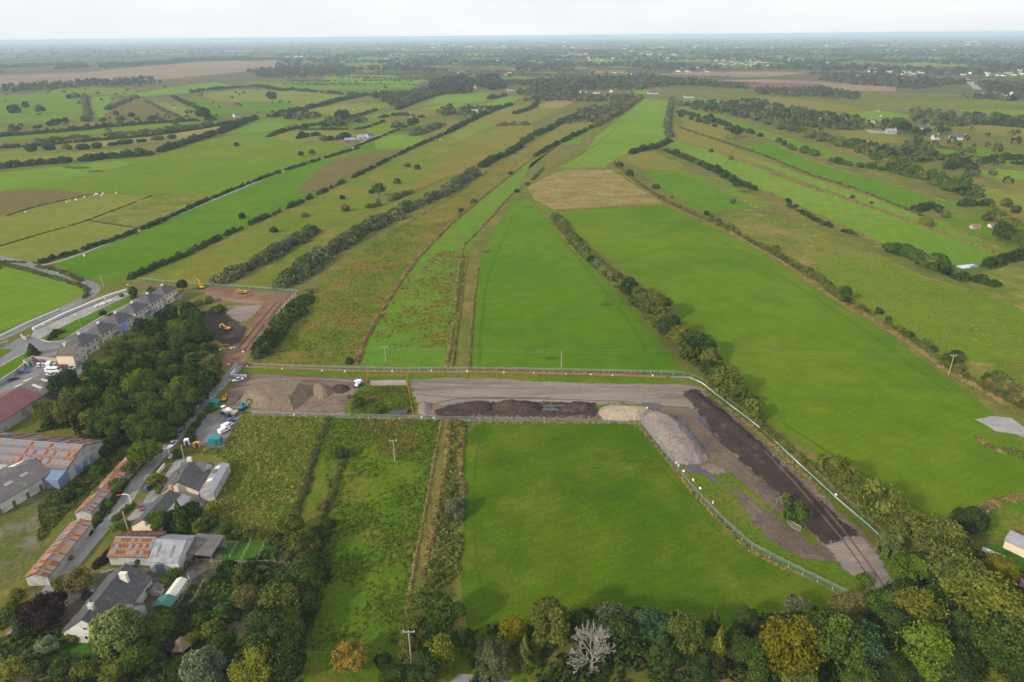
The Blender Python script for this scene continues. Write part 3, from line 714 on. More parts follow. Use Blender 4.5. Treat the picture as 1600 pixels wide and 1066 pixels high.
# construction site surfaces
SITE = [
 ('grass_verge', 'rough', 1, 'green verge inside the red fence', [(372,572),(560,580),(640,584),(760,582),(1000,586),(1078,589),(1098,602),(1182,667),(1302,772),(1400,872),(1412,925),(1395,930),(1330,930),(1240,890),(1180,858),(1050,715),(1000,661),(935,658),(700,655),(545,652),(378,648)]),
 ('gravel_road', 'gravel', 2, 'grey gravel haul road through the site', [(640,592),(700,589),(760,590),(840,596),(1000,599),(1082,601),(1098,607),(1112,620),(1085,640),(1010,632),(935,634),(860,628),(700,634),(655,652),(646,625)]),
 ('site_yard', 'yard', 2, 'brown stony yard with tyre marks', [(362,582),(450,584),(574,590),(573,602),(560,610),(545,632),(545,651),(460,650),(400,648),(345,640),(352,618),(358,600)]),
 ('timber_crossing', 'concrete', 3, 'pale plank crossing between red barriers', [(578,595),(634,594),(636,602),(580,603)]),
 ('site_mud', 'yard', 2, 'dark churned mud below the gravel road', [(646,625),(700,633),(860,628),(935,634),(935,657),(700,654),(655,652)]),
 ('site_mud', 'peat', 3, 'wet mud around the peat heaps', [(670,640),(730,626),(935,628),(940,657),(800,657),(690,656)]),
 ('rough_patch', 'rough', 3, 'green rough patch inside red barriers', [(556,612),(575,604),(637,604),(648,640),(648,651),(548,651),(548,632)]),
 ('site_mud', 'yard', 1, 'bare muddy ground round the bend of the site', [(985,622),(1085,608),(1112,622),(1210,700),(1305,788),(1366,845),(1404,915),(1372,938),(1330,905),(1262,832),(1205,778),(1150,742),(1110,745),(1060,738),(1085,715),(1035,655)]),
 ('peat_strip', 'peat', 3, 'dark peat strip beside the gravel', [(1066,610),(1092,606),(1134,638),(1206,704),(1296,790),(1354,840),(1288,856),(1248,818),(1214,772),(1146,712),(1094,662)]),
 ('gravel_ramp', 'gravel', 3, 'gravel end of the haul road', [(1286,850),(1320,838),(1350,834),(1378,870),(1398,908),(1390,928),(1366,938),(1334,908)]),
 ('site_mud', 'mud', 2, 'churned mud right of the stone heap', [(1010,634),(1080,636),(1100,660),(1150,708),(1220,770),(1255,815),(1240,820),(1190,785),(1150,750),(1110,720),(1080,690),(1040,660)]),
 ('site_mud', 'mud', 2, 'brown wheel track curving through grass', [(1130,745),(1180,780),(1230,815),(1268,845),(1318,872),(1312,882),(1265,882),(1225,862),(1190,838),(1160,800)]),
 ('haul_road', 'haul', 1, 'brown earth haul road above the wood', [(318,452),(340,449),(460,459),(468,462),(455,472),(420,515),(398,540),(380,572),(345,575),(355,552),(385,520),(408,480),(360,472),(322,470)]),
 ('gravel_pad', 'gravel', 2, 'pale gravel pad beside the digger', [(352,478),(410,476),(404,488),(380,505),(362,500),(352,490)]),
 ('mud_patch', 'peat', 1, 'dark dug earth by the yellow digger', [(330,478),(352,476),(356,492),(378,506),(390,512),(378,535),(352,545),(318,520),(295,508),(310,495)]),
 ('gravel_patch', 'concrete', 2, 'grey gravel patch in the mown field', [(1522,655),(1548,650),(1580,653),(1600,668),(1620,690),(1585,678),(1556,674)]),
 ('compound', 'asphalt', 2, 'grey compound with parked vans', [(318,648),(380,647),(348,699),(285,697),(300,672)]),
 ('bare_earth', 'haul', 2, 'bare brown earth behind the houses', [(212,442),(255,446),(250,453),(215,450)]),
]
for nm, mk, lv, lab, pts in sorted(SITE, key=lambda f: f[2]):
    sheet(nm, pts, M[mk], lv, lab, jit=0.6, edge=0.0 if mk in ('concrete', 'asphalt') or (mk == 'haul' and 'haul' in nm) else 2.4 if mk in ('gravel', 'pasture', 'rough') else 4.0)
for lab, pts in (('dark pool between two peat heaps', [(838,641),(850,636),(872,637),(876,645),(860,648),(842,648)]),
                 ('long puddle below the dark strip', [(1068,624),(1078,626),(1110,660),(1135,690),(1125,692),(1098,664)]),
                 ('dark wet patch along the foot of the peat bank', [(700,634),(760,630),(830,631),(900,630),(935,634),(925,638),(840,637),(760,635)]),
                 ('wet patch at the edge of the gravel road', [(930,626),(975,627),(1010,630),(985,633),(945,631)]),
                 ('wide puddle beside the stone heap', [(1000,628),(1030,629),(1042,636),(1020,641),(1005,636)]),
                 ('dark wet hollow right of the stone heap', [(1052,650),(1072,655),(1098,690),(1108,712),(1095,700),(1070,672)]),
                 ('wet ruts below the stone heap', [(1068,728),(1090,726),(1110,738),(1130,755),(1122,760),(1098,745)]),
                 ('puddle along the track edge', [(1190,752),(1205,762),(1225,782),(1215,780),(1196,764)])):
    sheet('puddle', pts, M['puddle'], 4, lab, jit=1.0, edge=2.6)

# roads and hard surfaces
ribbon('road', [(-60,545),(0,528),(48,505),(95,485),(128,468),(146,453),(128,441),(62,417),(0,404),(-60,392)], 7.0, M['asphalt'], 3, 'grey road curving past the houses')
ribbon('road', [(60,414),(95,408),(200,368),(330,314),(420,277),(470,258)], 3.0, M['lane'], 2, 'narrow farm lane between hedges')
ribbon('road', [(470,258),(540,237),(575,218),(605,208),(640,196)], 4.0, M['lane'], 2, 'farm track to the stone farm')
sheet('estate_street', [(30,528),(55,524),(75,535),(96,533),(122,518),(162,493),(205,472),(232,452),(250,450),(238,462),(205,487),(150,520),(112,545),(85,556),(60,562),(28,560),(0,572),(0,560),(22,546),(0,545)], M['asphalt'], 4, 'estate street in front of the terraced houses')
sheet('pavement', [(53,516),(70,508),(150,474),(196,456),(203,461),(152,485),(102,510),(62,530),(48,527)], M['concrete'], 5, 'pale pavement below the concrete barrier')
sheet('lawn', [(62,531),(105,507),(152,486),(202,466),(208,474),(165,491),(120,516),(96,531),(76,533)], M['mown2'], 5, 'green in front of the terraced houses')
sheet('lawn', [(-40,585),(0,572),(38,553),(54,553),(50,560),(0,592),(-40,606)], M['mown2'], 5, 'green below the junction')
sheet('lawn', [(-30,556),(0,546),(18,546),(0,555)], M['mown2'], 5, 'small green at the junction')
sheet('car_park', [(52,561),(92,562),(130,570),(130,585),(100,588),(60,585),(20,615),(-60,660),(-60,625),(0,598)], M['asphalt'], 3, 'car park behind the terrace')
ribbon('lane', [(-130,1200),(-30,1075),(0,1030),(24,994),(60,948),(98,900),(138,850),(161,825),(185,799),(214,754),(243,720),(262,700),(287,670),(312,640),(337,610),(358,588),(375,568)], 4.4, M['lane'], 3, 'narrow lane between the sheds and houses')
sheet('old_yard', [(-120,830),(0,800),(85,745),(125,722),(175,705),(196,706),(128,790),(100,806),(30,900),(0,930),(-120,1000)], M['oldyard'], 1, 'overgrown yard beside the old sheds', edge=3.0)
sheet('driveway', [(258,745),(275,718),(300,716),(272,752),(225,808),(195,815),(215,792),(235,768)], M['lane'], 4, 'tarmac drive of the white bungalow')
sheet('courtyard', [(137,905),(160,892),(180,888),(190,892),(150,932),(138,925)], M['lane'], 4, 'grey courtyard of the slate roofed house')
sheet('garden', [(110,900),(240,880),(440,840),(470,870),(440,950),(360,1010),(300,1080),(0,1080),(30,990),(70,940)], M['dirt'], 1, 'garden ground of the slate roofed house', edge=3.0)
sheet('lawn', [(60,1000),(105,985),(165,1005),(160,1030),(80,1035)], M['lawn'], 2, 'front lawn of the slate roofed house')
sheet('lawn', [(330,905),(385,890),(390,925),(365,955),(310,965),(318,930)], M['lawn'], 2, 'back lawn with blue toys')
sheet('lawn', [(350,850),(425,845),(440,860),(425,880),(345,875)], M['lawn'], 2, 'grass paddock beside the open shed')
sheet('lawn', [(262,1005),(305,985),(310,1015),(275,1025)], M['lawn'], 2, 'small lawn by the garden shelter')
sheet('courtyard', [(205,880),(270,880),(262,905),(235,940),(225,955),(215,940),(225,905)], M['dirt'], 3, 'earth yard behind the slate roofed house', edge=1.2)
sheet('courtyard', [(300,770),(325,770),(318,790),(295,800)], M['lane'], 3, 'paved yard behind the bungalow')
sheet('verge_field', [(470,1020),(620,1015),(735,1005),(900,1060),(1300,1068),(1300,1085),(470,1085)], M['rough'], 1, 'rough grass below the tree belt', jit=0.6)
ribbon('path', [(700,1085),(720,1062),(760,1066),(820,1080)], 3.0, M['lane'], 2, 'tarmac path at the bottom')
ribbon('road', [(1508,121),(1515,128),(1528,140)], 16.0, M['lane'], 2, 'distant straight road')
sheet('concrete_yard', [(1352,203),(1390,206),(1385,209),(1360,208)], M['concrete'], 2, 'concrete yard by the far shed')
# kerbs and painted lines of the road
for lab, pts in (('kerb along the estate street', [(64,531),(78,535),(97,533),(122,517),(163,493),(206,473)]), ('kerb at the junction', [(38,552),(20,562),(0,573)])):
    k = [G(*p) for p in pts]; kb = MB()
    for a, b in zip(k, k[1:]):
        d = b - a; kb.box(((a + b) / 2 + Vector((0, 0, 0.09))) - k[0], (d.length, 0.25, 0.18), math.atan2(d.y, d.x))
    tag(kb.build('kerb', M['concrete_wall'], loc=k[0]), lab, None, None, 'structure')
lm = MB()
rl = smooth_line([G(*q) for q in [(0,528),(48,505),(95,485),(128,468),(146,453),(128,441),(62,417)]], 3.0)
for a, b in list(zip(rl, rl[1:]))[::2]:
    d = b - a; lm.box((a + b) / 2, (d.length, 0.14, 0.01), math.atan2(d.y, d.x))
tag(lm.build('road_markings', M['lines'], loc=(0, 0, 0.09)), 'white dashed centre line of the road', None, None, 'structure')
# tyre ruts on the earth haul road
for off in ((432,472,402,508,372,545), (440,474,410,512,380,550), (447,476,420,514,390,548)):
    ribbon('tyre_track', [(off[0],off[1]),(off[2],off[3]),(off[4],off[5])], 0.7, M['soil'], 4, 'dark tyre rut in the earth haul road')
for k_, pts in enumerate(([(1100,622),(1160,672),(1230,742),(1290,812),(1330,862),(1372,925)], [(1108,622),(1168,670),(1238,738),(1300,808),(1340,858),(1384,920)], [(1075,660),(1120,705),(1165,742),(1215,790),(1262,842)], [(1082,656),(1128,700),(1174,738),(1222,784),(1272,838)],
                        [(1120,752),(1180,800),(1240,848),(1300,872)], [(1128,748),(1188,794),(1248,842),(1306,868)])):
    ribbon('tyre_track', pts, 0.55, M['rutted'], 4, 'dark tyre rut through the mud at the site bend')
for k_, pts in enumerate(([(365,600),(420,594),(500,592),(572,598)], [(366,604),(420,598),(500,596),(570,602)], [(360,590),(450,588),(572,592)], [(350,640),(372,615),(400,600),(470,596)], [(356,642),(378,618),(406,603),(470,599)], [(470,646),(500,632),(520,622),(545,618)],
                        [(650,612),(720,618),(860,620),(1000,624)], [(650,616),(720,622),(860,624),(990,628)], [(655,640),(690,628),(740,622),(860,622)])):
    ribbon('tyre_track', pts, 0.6, M['rutted' if k_ % 3 else 'stone'], 4, 'wheel rut across the stony yard and gravel')
ribbon('tyre_track', [(655,600),(800,604),(1000,610),(1090,618)], 1.6, M['stone'], 4, 'pale wheel track along the gravel road')

# faint wheel lines and wet patches in the mown fields
M['wheel'] = ground_mat('pressed_grass', (0.038, 0.086, 0.004), (0.058, 0.104, 0.005), s1=0.1, amp=0.3, bump=0)
M['wet'] = ground_mat('wet_grass', (0.042, 0.082, 0.012), (0.05, 0.095, 0.006), (0.06, 0.085, 0.02), s1=0.1, s2=0.2, amp=0.35, bump=0)
for pts in ([(752,676),(742,720),(740,800),(744,880),(760,950)], [(752,676),(860,672),(980,674)], [(990,680),(1040,740),(1090,796),(1150,858),(1230,910)], [(748,568),(752,500),(766,420),(800,340)], [(1020,570),(980,500),(925,432),(870,365)],
            [(905,352),(1000,345),(1080,356)], [(1090,358),(1200,420),(1340,510),(1480,612)], [(1180,640),(1120,565),(1010,466),(920,392)], [(1440,800),(1330,730),(1220,660)], [(880,258),(935,222),(985,180)], [(180,436),(330,370),(470,308),(600,245)]):
    for dx in (0, 2.6):
        ribbon('wheel_line', [(a + dx, b) for a, b in pts], 0.32, M['wheel'], 2, 'faint wheel line pressed into the mown grass')
def blob(px, py, w, h, seed):
    rr = random.Random(seed)
    return [(px + math.cos(i * 0.449) * w / 2 * rr.uniform(.6, 1.15), py + math.sin(i * 0.449) * h / 2 * rr.uniform(.6, 1.15)) for i in range(14)]
for i, (px, py, w, h) in enumerate(((884,686,46,9), (915,684,20,6), (760,393,20,5), (948,476,24,8), (1165,300,30,5), (1000,720,50,10), (860,560,30,6), (120,262,60,6), (150,268,40,4), (940,925,60,8), (800,840,30,8))):
    sheet('wet_patch', blob(px, py, w, h, i), M['wet'], 3, 'dull wet patch in the grass', jit=0.3, edge=min(w, h) / 3 * mpp(G(px, py)) * 1.3)

# far plain: strips of field between the woods
rr = random.Random(5)
k = 0
for i in range(900):
    y = 68 + 52 * rr.random() ** 1.6
    x = rr.uniform(-60, 1660)
    if x < 450 and (y > 92 or rr.random() < 0.6): continue
    if 1020 < x < 1420 and 110 < y < 145: continue
    dx = rr.uniform(18, 75) * (0.5 + (y - 60) / 60); dy = rr.uniform(0.5, 2.0) * (0.4 + (y - 60) / 30)
    sk = rr.uniform(-14, 14)
    mk = rr.choice(['pasture', 'pasture', 'bright', 'olive', 'olive', 'mown2', 'moor', 'heath', 'tan'] if x > 450 else ['heath', 'bog', 'olive'])
    sheet('field', [(x - dx / 2 + sk, y - dy), (x + dx / 2 + sk, y - dy * rr.uniform(.7, 1.2)), (x + dx / 2, y + dy), (x - dx / 2, y + dy * rr.uniform(.7, 1.2))], M[mk], 1 + (k % 7) * 0.3, 'distant strip of field between woods', jit=2.0, seed=i + 1)
    k += 1
    if k > 300: break
# ---------------------------------------------------------------- foliage
def leaf_quads(rng, pos, nrm, size, spread=0.6, aspect=0.62):
    """rhombic leaf sprays around pos (n,3), facing roughly along nrm"""
    n = len(pos)
    nn = nrm + rng.normal(0, spread, (n, 3))
    nn /= np.linalg.norm(nn, axis=1, keepdims=True) + 1e-9
    a = rng.normal(0, 1, (n, 3))
    t1 = np.cross(nn, a); t1 /= np.linalg.norm(t1, axis=1, keepdims=True) + 1e-9
    t2 = np.cross(nn, t1)
    s = (size * rng.uniform(0.6, 1.35, n))[:, None]
    bend = nn * s * rng.uniform(-0.25, 0.25, n)[:, None]
    V = np.stack([pos - t1 * s, pos - t2 * s * aspect + bend, pos + t1 * s, pos + t2 * s * aspect + bend], axis=1)
    return V

def unit(rng, n, zmin=-1.0):
    d = rng.normal(0, 1, (n * 4, 3)); d /= np.linalg.norm(d, axis=1, keepdims=True)
    d = d[d[:, 2] > zmin][:n]
    return d

def lobes_cloud(rng, lobes, n, leaf, spread=0.6, inner=0.8, up=0.25, zmin=0.0):
    """leaves over a union of ellipsoidal lobes (cx, cy, cz, rx, rz)"""
    lobes = np.array(lobes)
    area = lobes[:, 3] * (lobes[:, 3] + lobes[:, 4])
    cnt = np.maximum(6, (n * 1.5 * area / area.sum())).astype(int)
    P_, N_a, T_ = [], [], []
    tl = rng.uniform(0.15, 0.85, len(lobes))
    for i, (l, c) in enumerate(zip(lobes, cnt)):
        u = unit(rng, c, -0.65)
        rr_ = rng.uniform(inner, 1.06, len(u))[:, None]
        # knobbly surface: a few smaller bulges on every lobe
        k = unit(rng, 7, -0.5)
        bul = np.max(np.clip(u @ k.T - 0.72, 0, 1), axis=1)[:, None] * 0.9
        p = l[:3] + u * rr_ * (1 + bul * 0.45) * np.array([l[3], l[3], l[4]])
        keep = p[:, 2] > zmin
        for j, m2 in enumerate(lobes):
            if j != i:
                q = (p - m2[:3]) / np.array([m2[3], m2[3], m2[4]])
                keep &= (q ** 2).sum(1) > 0.6
        P_.append(p[keep]); nn = u * 0.9 + np.array([0, 0, up]); N_a.append(nn[keep])
        T_.append(np.clip(tl[i] + rng.normal(0, 0.16, keep.sum()), 0, 1))
    p = np.concatenate(P_); nn = np.concatenate(N_a); t = np.concatenate(T_)
    return leaf_quads(rng, p, nn, leaf, spread), t

def crown_round(seed, n, leaf, k=21, flat=0.85, low=0.35):
    rng = np.random.default_rng(seed)
    L_ = [(0, 0, 1.08, 0.5, 0.52)]
    d = unit(rng, k, -0.5)
    lean = rng.normal(0, 0.1, 2)
    for u in d:
        r = rng.uniform(0.2, 0.43) * rng.choice([1.0, 0.8, 1.12])
        q = rng.uniform(0.5, 0.86)
        L_.append((u[0] * q + lean[0], u[1] * q + lean[1], 1.08 + u[2] * rng.uniform(0.5, 0.88) * flat, r, r * rng.uniform(0.65, 1.0)))
    V, t = lobes_cloud(rng, L_, int(n * 0.93), leaf, inner=0.74)
    m = int(n * 0.07)      # loose sprays that break the outline
    u = unit(rng, m, -0.3)
    k2 = d[rng.integers(0, len(d), len(u))]
    u = u * 0.5 + k2; u /= np.linalg.norm(u, axis=1, keepdims=True)
    p = u * rng.uniform(0.95, 1.16, len(u))[:, None] * np.array([1, 1, 0.85]) + np.array([lean[0], lean[1], 1.08])
    return np.concatenate([V, leaf_quads(rng, p, u, leaf * 0.9, 0.8)]), np.concatenate([t, rng.uniform(0.3, 0.95, len(u))])

def crown_tall(seed, n, leaf):
    rng = np.random.default_rng(seed)
    L_ = []
    for i in range(20):
        z = rng.uniform(0.45, 2.7); w = 0.72 * math.sqrt(max(0.08, 1 - ((z - 1.35) / 1.55) ** 2))
        a = rng.uniform(0, 6.28)
        r = rng.uniform(0.26, 0.42)
        L_.append((math.cos(a) * w * 0.85, math.sin(a) * w * 0.85, z, r, r * 1.15))
    L_.append((0, 0, 1.3, 0.55, 1.1))
    return lobes_cloud(rng, L_, n, leaf)

def crown_cone(seed, n, leaf):
    rng = np.random.default_rng(seed)
    z = 3.3 * (1 - np.sqrt(rng.uniform(0, 1, n)) * 0.97)
    rad = (3.35 - z) / 3.35
    a = rng.uniform(0, 2 * np.pi, n)
    ph = rng.uniform(0, 6.28)
    m = 0.8 + 0.2 * np.sin(a * 5 + z * 6 + ph) + 0.12 * np.sin(z * 19)
    r = rad * m * rng.uniform(0.75, 1.02, n)
    p = np.stack([np.cos(a) * r, np.sin(a) * r, z + 0.15 - 0.12 * r], 1)
    nn = np.stack([np.cos(a), np.sin(a), np.full(n, 0.35)], 1)
    return leaf_quads(rng, p, nn, leaf, 0.5), np.clip(0.5 + 0.3 * np.sin(a * 3 + z * 4) + rng.normal(0, 0.15, n), 0, 1)

def crown_willow(seed, n, leaf):
    rng = np.random.default_rng(seed)
    L_ = [(0, 0, 1.2, 0.6, 0.6)]
    for u in unit(rng, 14, -0.3):
        r = rng.uniform(0.26, 0.42)
        L_.append((u[0] * 0.68, u[1] * 0.68, 1.15 + u[2] * 0.55, r, r * 1.1))
    V, t = lobes_cloud(rng, L_, int(n * 0.8), leaf, spread=0.8)
    m = int(n * 0.3)
    a = rng.uniform(0, 6.28, m); rr_ = rng.uniform(0.75, 1.05, m); z = rng.uniform(0.25, 1.2, m)
    p = np.stack([np.cos(a) * rr_, np.sin(a) * rr_, z], 1)
    keep = np.sin(a * 7) > -0.3
    V2 = leaf_quads(rng, p[keep], p[keep] * np.array([1, 1, 0]), leaf, 0.5)
    return np.concatenate([V, V2]), np.concatenate([t, rng.uniform(0.3, 0.8, keep.sum())])

def crown_bush(seed, n, leaf):
    rng = np.random.default_rng(seed)
    L_ = [(0, 0, 0.4, 0.62, 0.55)]
    for u in unit(rng, 9, -0.1):
        r = rng.uniform(0.28, 0.46)
        L_.append((u[0] * 0.6, u[1] * 0.6, 0.35 + u[2] * 0.5, r, r * 0.85))
    return lobes_cloud(rng, L_, n, leaf, zmin=0.02)

SHAPES = {'round': crown_round, 'tall': crown_tall, 'cone': crown_cone, 'willow': crown_willow, 'bush': crown_bush}
CROWN = {}
LOD = {'round': ((6800, 0.062), (2300, 0.105), (620, 0.2)), 'tall': ((7600, 0.07), (2500, 0.12), (650, 0.23)),
       'cone': ((5200, 0.075), (1700, 0.13), (450, 0.25)), 'willow': ((6800, 0.06), (2300, 0.10), (620, 0.2)),
       'bush': ((4200, 0.07), (1500, 0.12), (420, 0.22))}
NVAR = {'round': (7, 6, 5), 'tall': (4, 3, 3), 'cone': (2, 2, 2), 'willow': (2, 2, 1), 'bush': (5, 5, 5)}
def crown(shape, lod, var):
    var %= NVAR[shape][lod]
    key = (shape, lod, var)
    if key not in CROWN:
        n, s = LOD[shape][lod]
        V, t = SHAPES[shape](100 * lod + 7 * var + 3, n, s)
        CROWN[key] = quads_mesh('bush' if shape == 'bush' else 'crown', V, M['leaf'], t)
    return CROWN[key]

TRUNK = {}
def trunk(shape, lod):
    key = (shape, lod > 1)
    if key not in TRUNK:
        b = MB(); top = {'round': 1.1, 'tall': 1.9, 'cone': 2.6, 'willow': 1.1}[shape]
        n = 7 if lod < 2 else 5
        b.tube((0, 0, -0.05), (0.02, 0.01, top * 0.5), 0.075, 0.055, n)
        b.tube((0.02, 0.01, top * 0.5), (0.0, 0.0, top), 0.055, 0.02, n)
        if lod < 2:
            rr = random.Random(4)
            for i in range(6):
                a = i * 1.05 + rr.uniform(-.3, .3); z = top * rr.uniform(0.4, 0.7); l = rr.uniform(0.45, 0.7)
                b.tube((0.01, 0.01, z), (math.cos(a) * l, math.sin(a) * l, z + l * 0.75), 0.034, 0.012, 5)
        TRUNK[key] = b.mesh('trunk', M['bark'])
    return TRUNK[key]

HUES = {'dark': ((0.036, 0.062, 0.014), 'dark green'), 'green': ((0.056, 0.098, 0.015), 'mid green'), 'fresh': ((0.080, 0.138, 0.013), 'fresh green'),
        'olive': ((0.100, 0.120, 0.022), 'olive green'), 'yellow': ((0.132, 0.142, 0.017), 'yellowish green'), 'autumn': ((0.158, 0.144, 0.009), 'golden yellow'),
        'copper': ((0.036, 0.025, 0.022), 'dark copper'), 'brown': ((0.130, 0.118, 0.034), 'brownish'), 'grey': ((0.098, 0.114, 0.050), 'grey green'),
        'blue': ((0.038, 0.076, 0.030), 'bluish green'), 'pale': ((0.155, 0.19, 0.055), 'pale green'), 'silver': ((0.14, 0.17, 0.085), 'silvery green'),
        'orange': ((0.20, 0.15, 0.024), 'orange tinged')}
SHAPE_WORD = {'round': 'round', 'tall': 'tall', 'cone': 'conical', 'willow': 'drooping', 'bush': 'rounded'}
tr_rng = random.Random(11)
N_TREE = N_BUSH = 0

def plant(px, py, w, shape, hue, ratio=1.0, label=None, group=None, wpos=None, radius=None, along=None):
    """a tree or bush whose crown centre shows at photo pixel (px, py), crown w photo pixels across"""
    global N_TREE, N_BUSH
    cz = {'round': 1.1, 'tall': 1.4, 'cone': 1.3, 'willow': 1.0, 'bush': 0.42}[shape] * ratio
    if wpos is None:
        p = G(px, py); r = w / 2 * mpp(p)
        for _ in range(4):
            p = G(px, py, cz * r); r = w / 2 * mpp(p)
    else:
        p = Vector(wpos); r = radius
    wpx = 2 * r / mpp(p)
    lod = 0 if wpx > 36 else 1 if wpx > 15 else 2
    c, word = HUES[hue]
    j = tr_rng.uniform(0.86, 1.16); g = tr_rng.uniform(0.94, 1.06)
    col = (c[0] * j * g, c[1] * j, c[2] * j, 1)
    rz = tr_rng.uniform(0, 6.28); var = tr_rng.randrange(64)
    sz = r * ratio * tr_rng.uniform(0.93, 1.07)
    if shape == 'bush':
        st = 1.0
        if along is not None: rz = along + tr_rng.choice((0, math.pi)); st = tr_rng.uniform(1.25, 1.9)
        o = link('bush', crown('bush', lod, var), None, (p.x, p.y, -0.05), (0, 0, rz), (r * st, r * tr_rng.uniform(0.8, 1.0), sz))
        o.color = col
        tag(o, label, 'bush', group); N_BUSH += 1
        return o
    t = thing('tree', label, 'tree', (p.x, p.y, 0), rz, group)
    t.scale = (r, r, sz)
    o = link('crown', crown(shape, lod, var), t); o.color = col
    link('trunk', trunk(shape, lod), t)
    N_TREE += 1
    return t

def cluster(items, place, group=None):
    """items: (px, py, w, shape, hue[, ratio]); labels count from the left within each look"""
    seen = {}
    out = []
    for it in sorted(items, key=lambda q: q[0]):
        key = (it[3], it[4]); seen.setdefault(key, []).append(it)
    for (shape, hue), L_ in seen.items():
        kind = 'bush' if shape == 'bush' else 'tree'
        look = f"{HUES[hue][1]} {SHAPE_WORD[shape]} {kind}"
        for i, it in enumerate(L_):
            lab = f"{look} {place}" if len(L_) == 1 else f"{look}, {ordinal(i)} from the left {place}"
            out.append(plant(*it[:5], ratio=it[5] if len(it) > 5 else 1.0, label=lab, group=group))
    return out

# --- hedges: one thing per hedgerow, built of many clumps
def hedge_mesh(pts, w, h, seed, gap=0.0, rough=0.35, dens=1.0):
    rng = np.random.default_rng(seed)
    line = smooth_line([G(*q) for q in pts], max(1.0, w * 0.55))
    Vs, Ts = [], []
    o = line[0]
    hole = 0
    for i, p in enumerate(line):
        if hole > 0: hole -= 1; continue
        if rng.random() < gap: hole = int(rng.integers(1, 4)); continue
        d = mpp(p)
        s = float(np.clip(d * 0.85, 0.22, 1.6))
        s = min(s, max(0.18, h * 0.45))
        r = w / 2 * rng.uniform(1 - rough, 1 + rough)
        hh = h * rng.uniform(1 - rough, 1 + rough * 1.2)
        n = int(np.clip(dens * 3.6 * r * (hh + r) / (s * s), 9, 260))
        s = max(s, math.sqrt(3.4 * r * (hh + r) / n))
        u = unit(rng, n, 0.0)
        q = u * rng.uniform(0.72, 1.05, len(u))[:, None] * np.array([r * 1.15, r * 1.15, hh])
        c = np.array([p.x - o.x + rng.normal(0, w * 0.1), p.y - o.y + rng.normal(0, w * 0.1), 0])
        Vs.append(leaf_quads(rng, q + c, u + np.array([0, 0, 0.2]), s, 0.6))
        Ts.append(np.clip(rng.uniform(0.2, 0.8) + rng.normal(0, 0.15, len(u)), 0, 1))
    return np.concatenate(Vs), np.concatenate(Ts), o

def hedge(pts, w, h, hue, label, gap=0.05, seed=None, rough=0.35, name='hedge', cat='hedge', kind=None, mat='leaf', group=None, dens=1.0):
    seed = seed or int(abs(pts[0][0] * 31 + pts[0][1] * 17 + len(pts)))
    V, t, o = hedge_mesh(pts, w, h, seed, gap, rough, dens)
    ob = link(name, quads_mesh(name, V, M[mat], t), loc=(o.x, o.y, 0))
    c = HUES[hue][0] if isinstance(hue, str) else hue
    ob.color = (*c, 1)
    return tag(ob, label, None if kind else cat, group, kind)

STRAW = (0.24, 0.19, 0.065)
STRAW2 = (0.17, 0.14, 0.045)
def bank(pts, w=1.2, h=0.6, col=STRAW, label='dry grass standing along a bank', gap=0.02, seed=None):
    return hedge(pts, w, h, col, label, gap, seed, 0.4, 'dry_grass', None, 'stuff', 'straw')

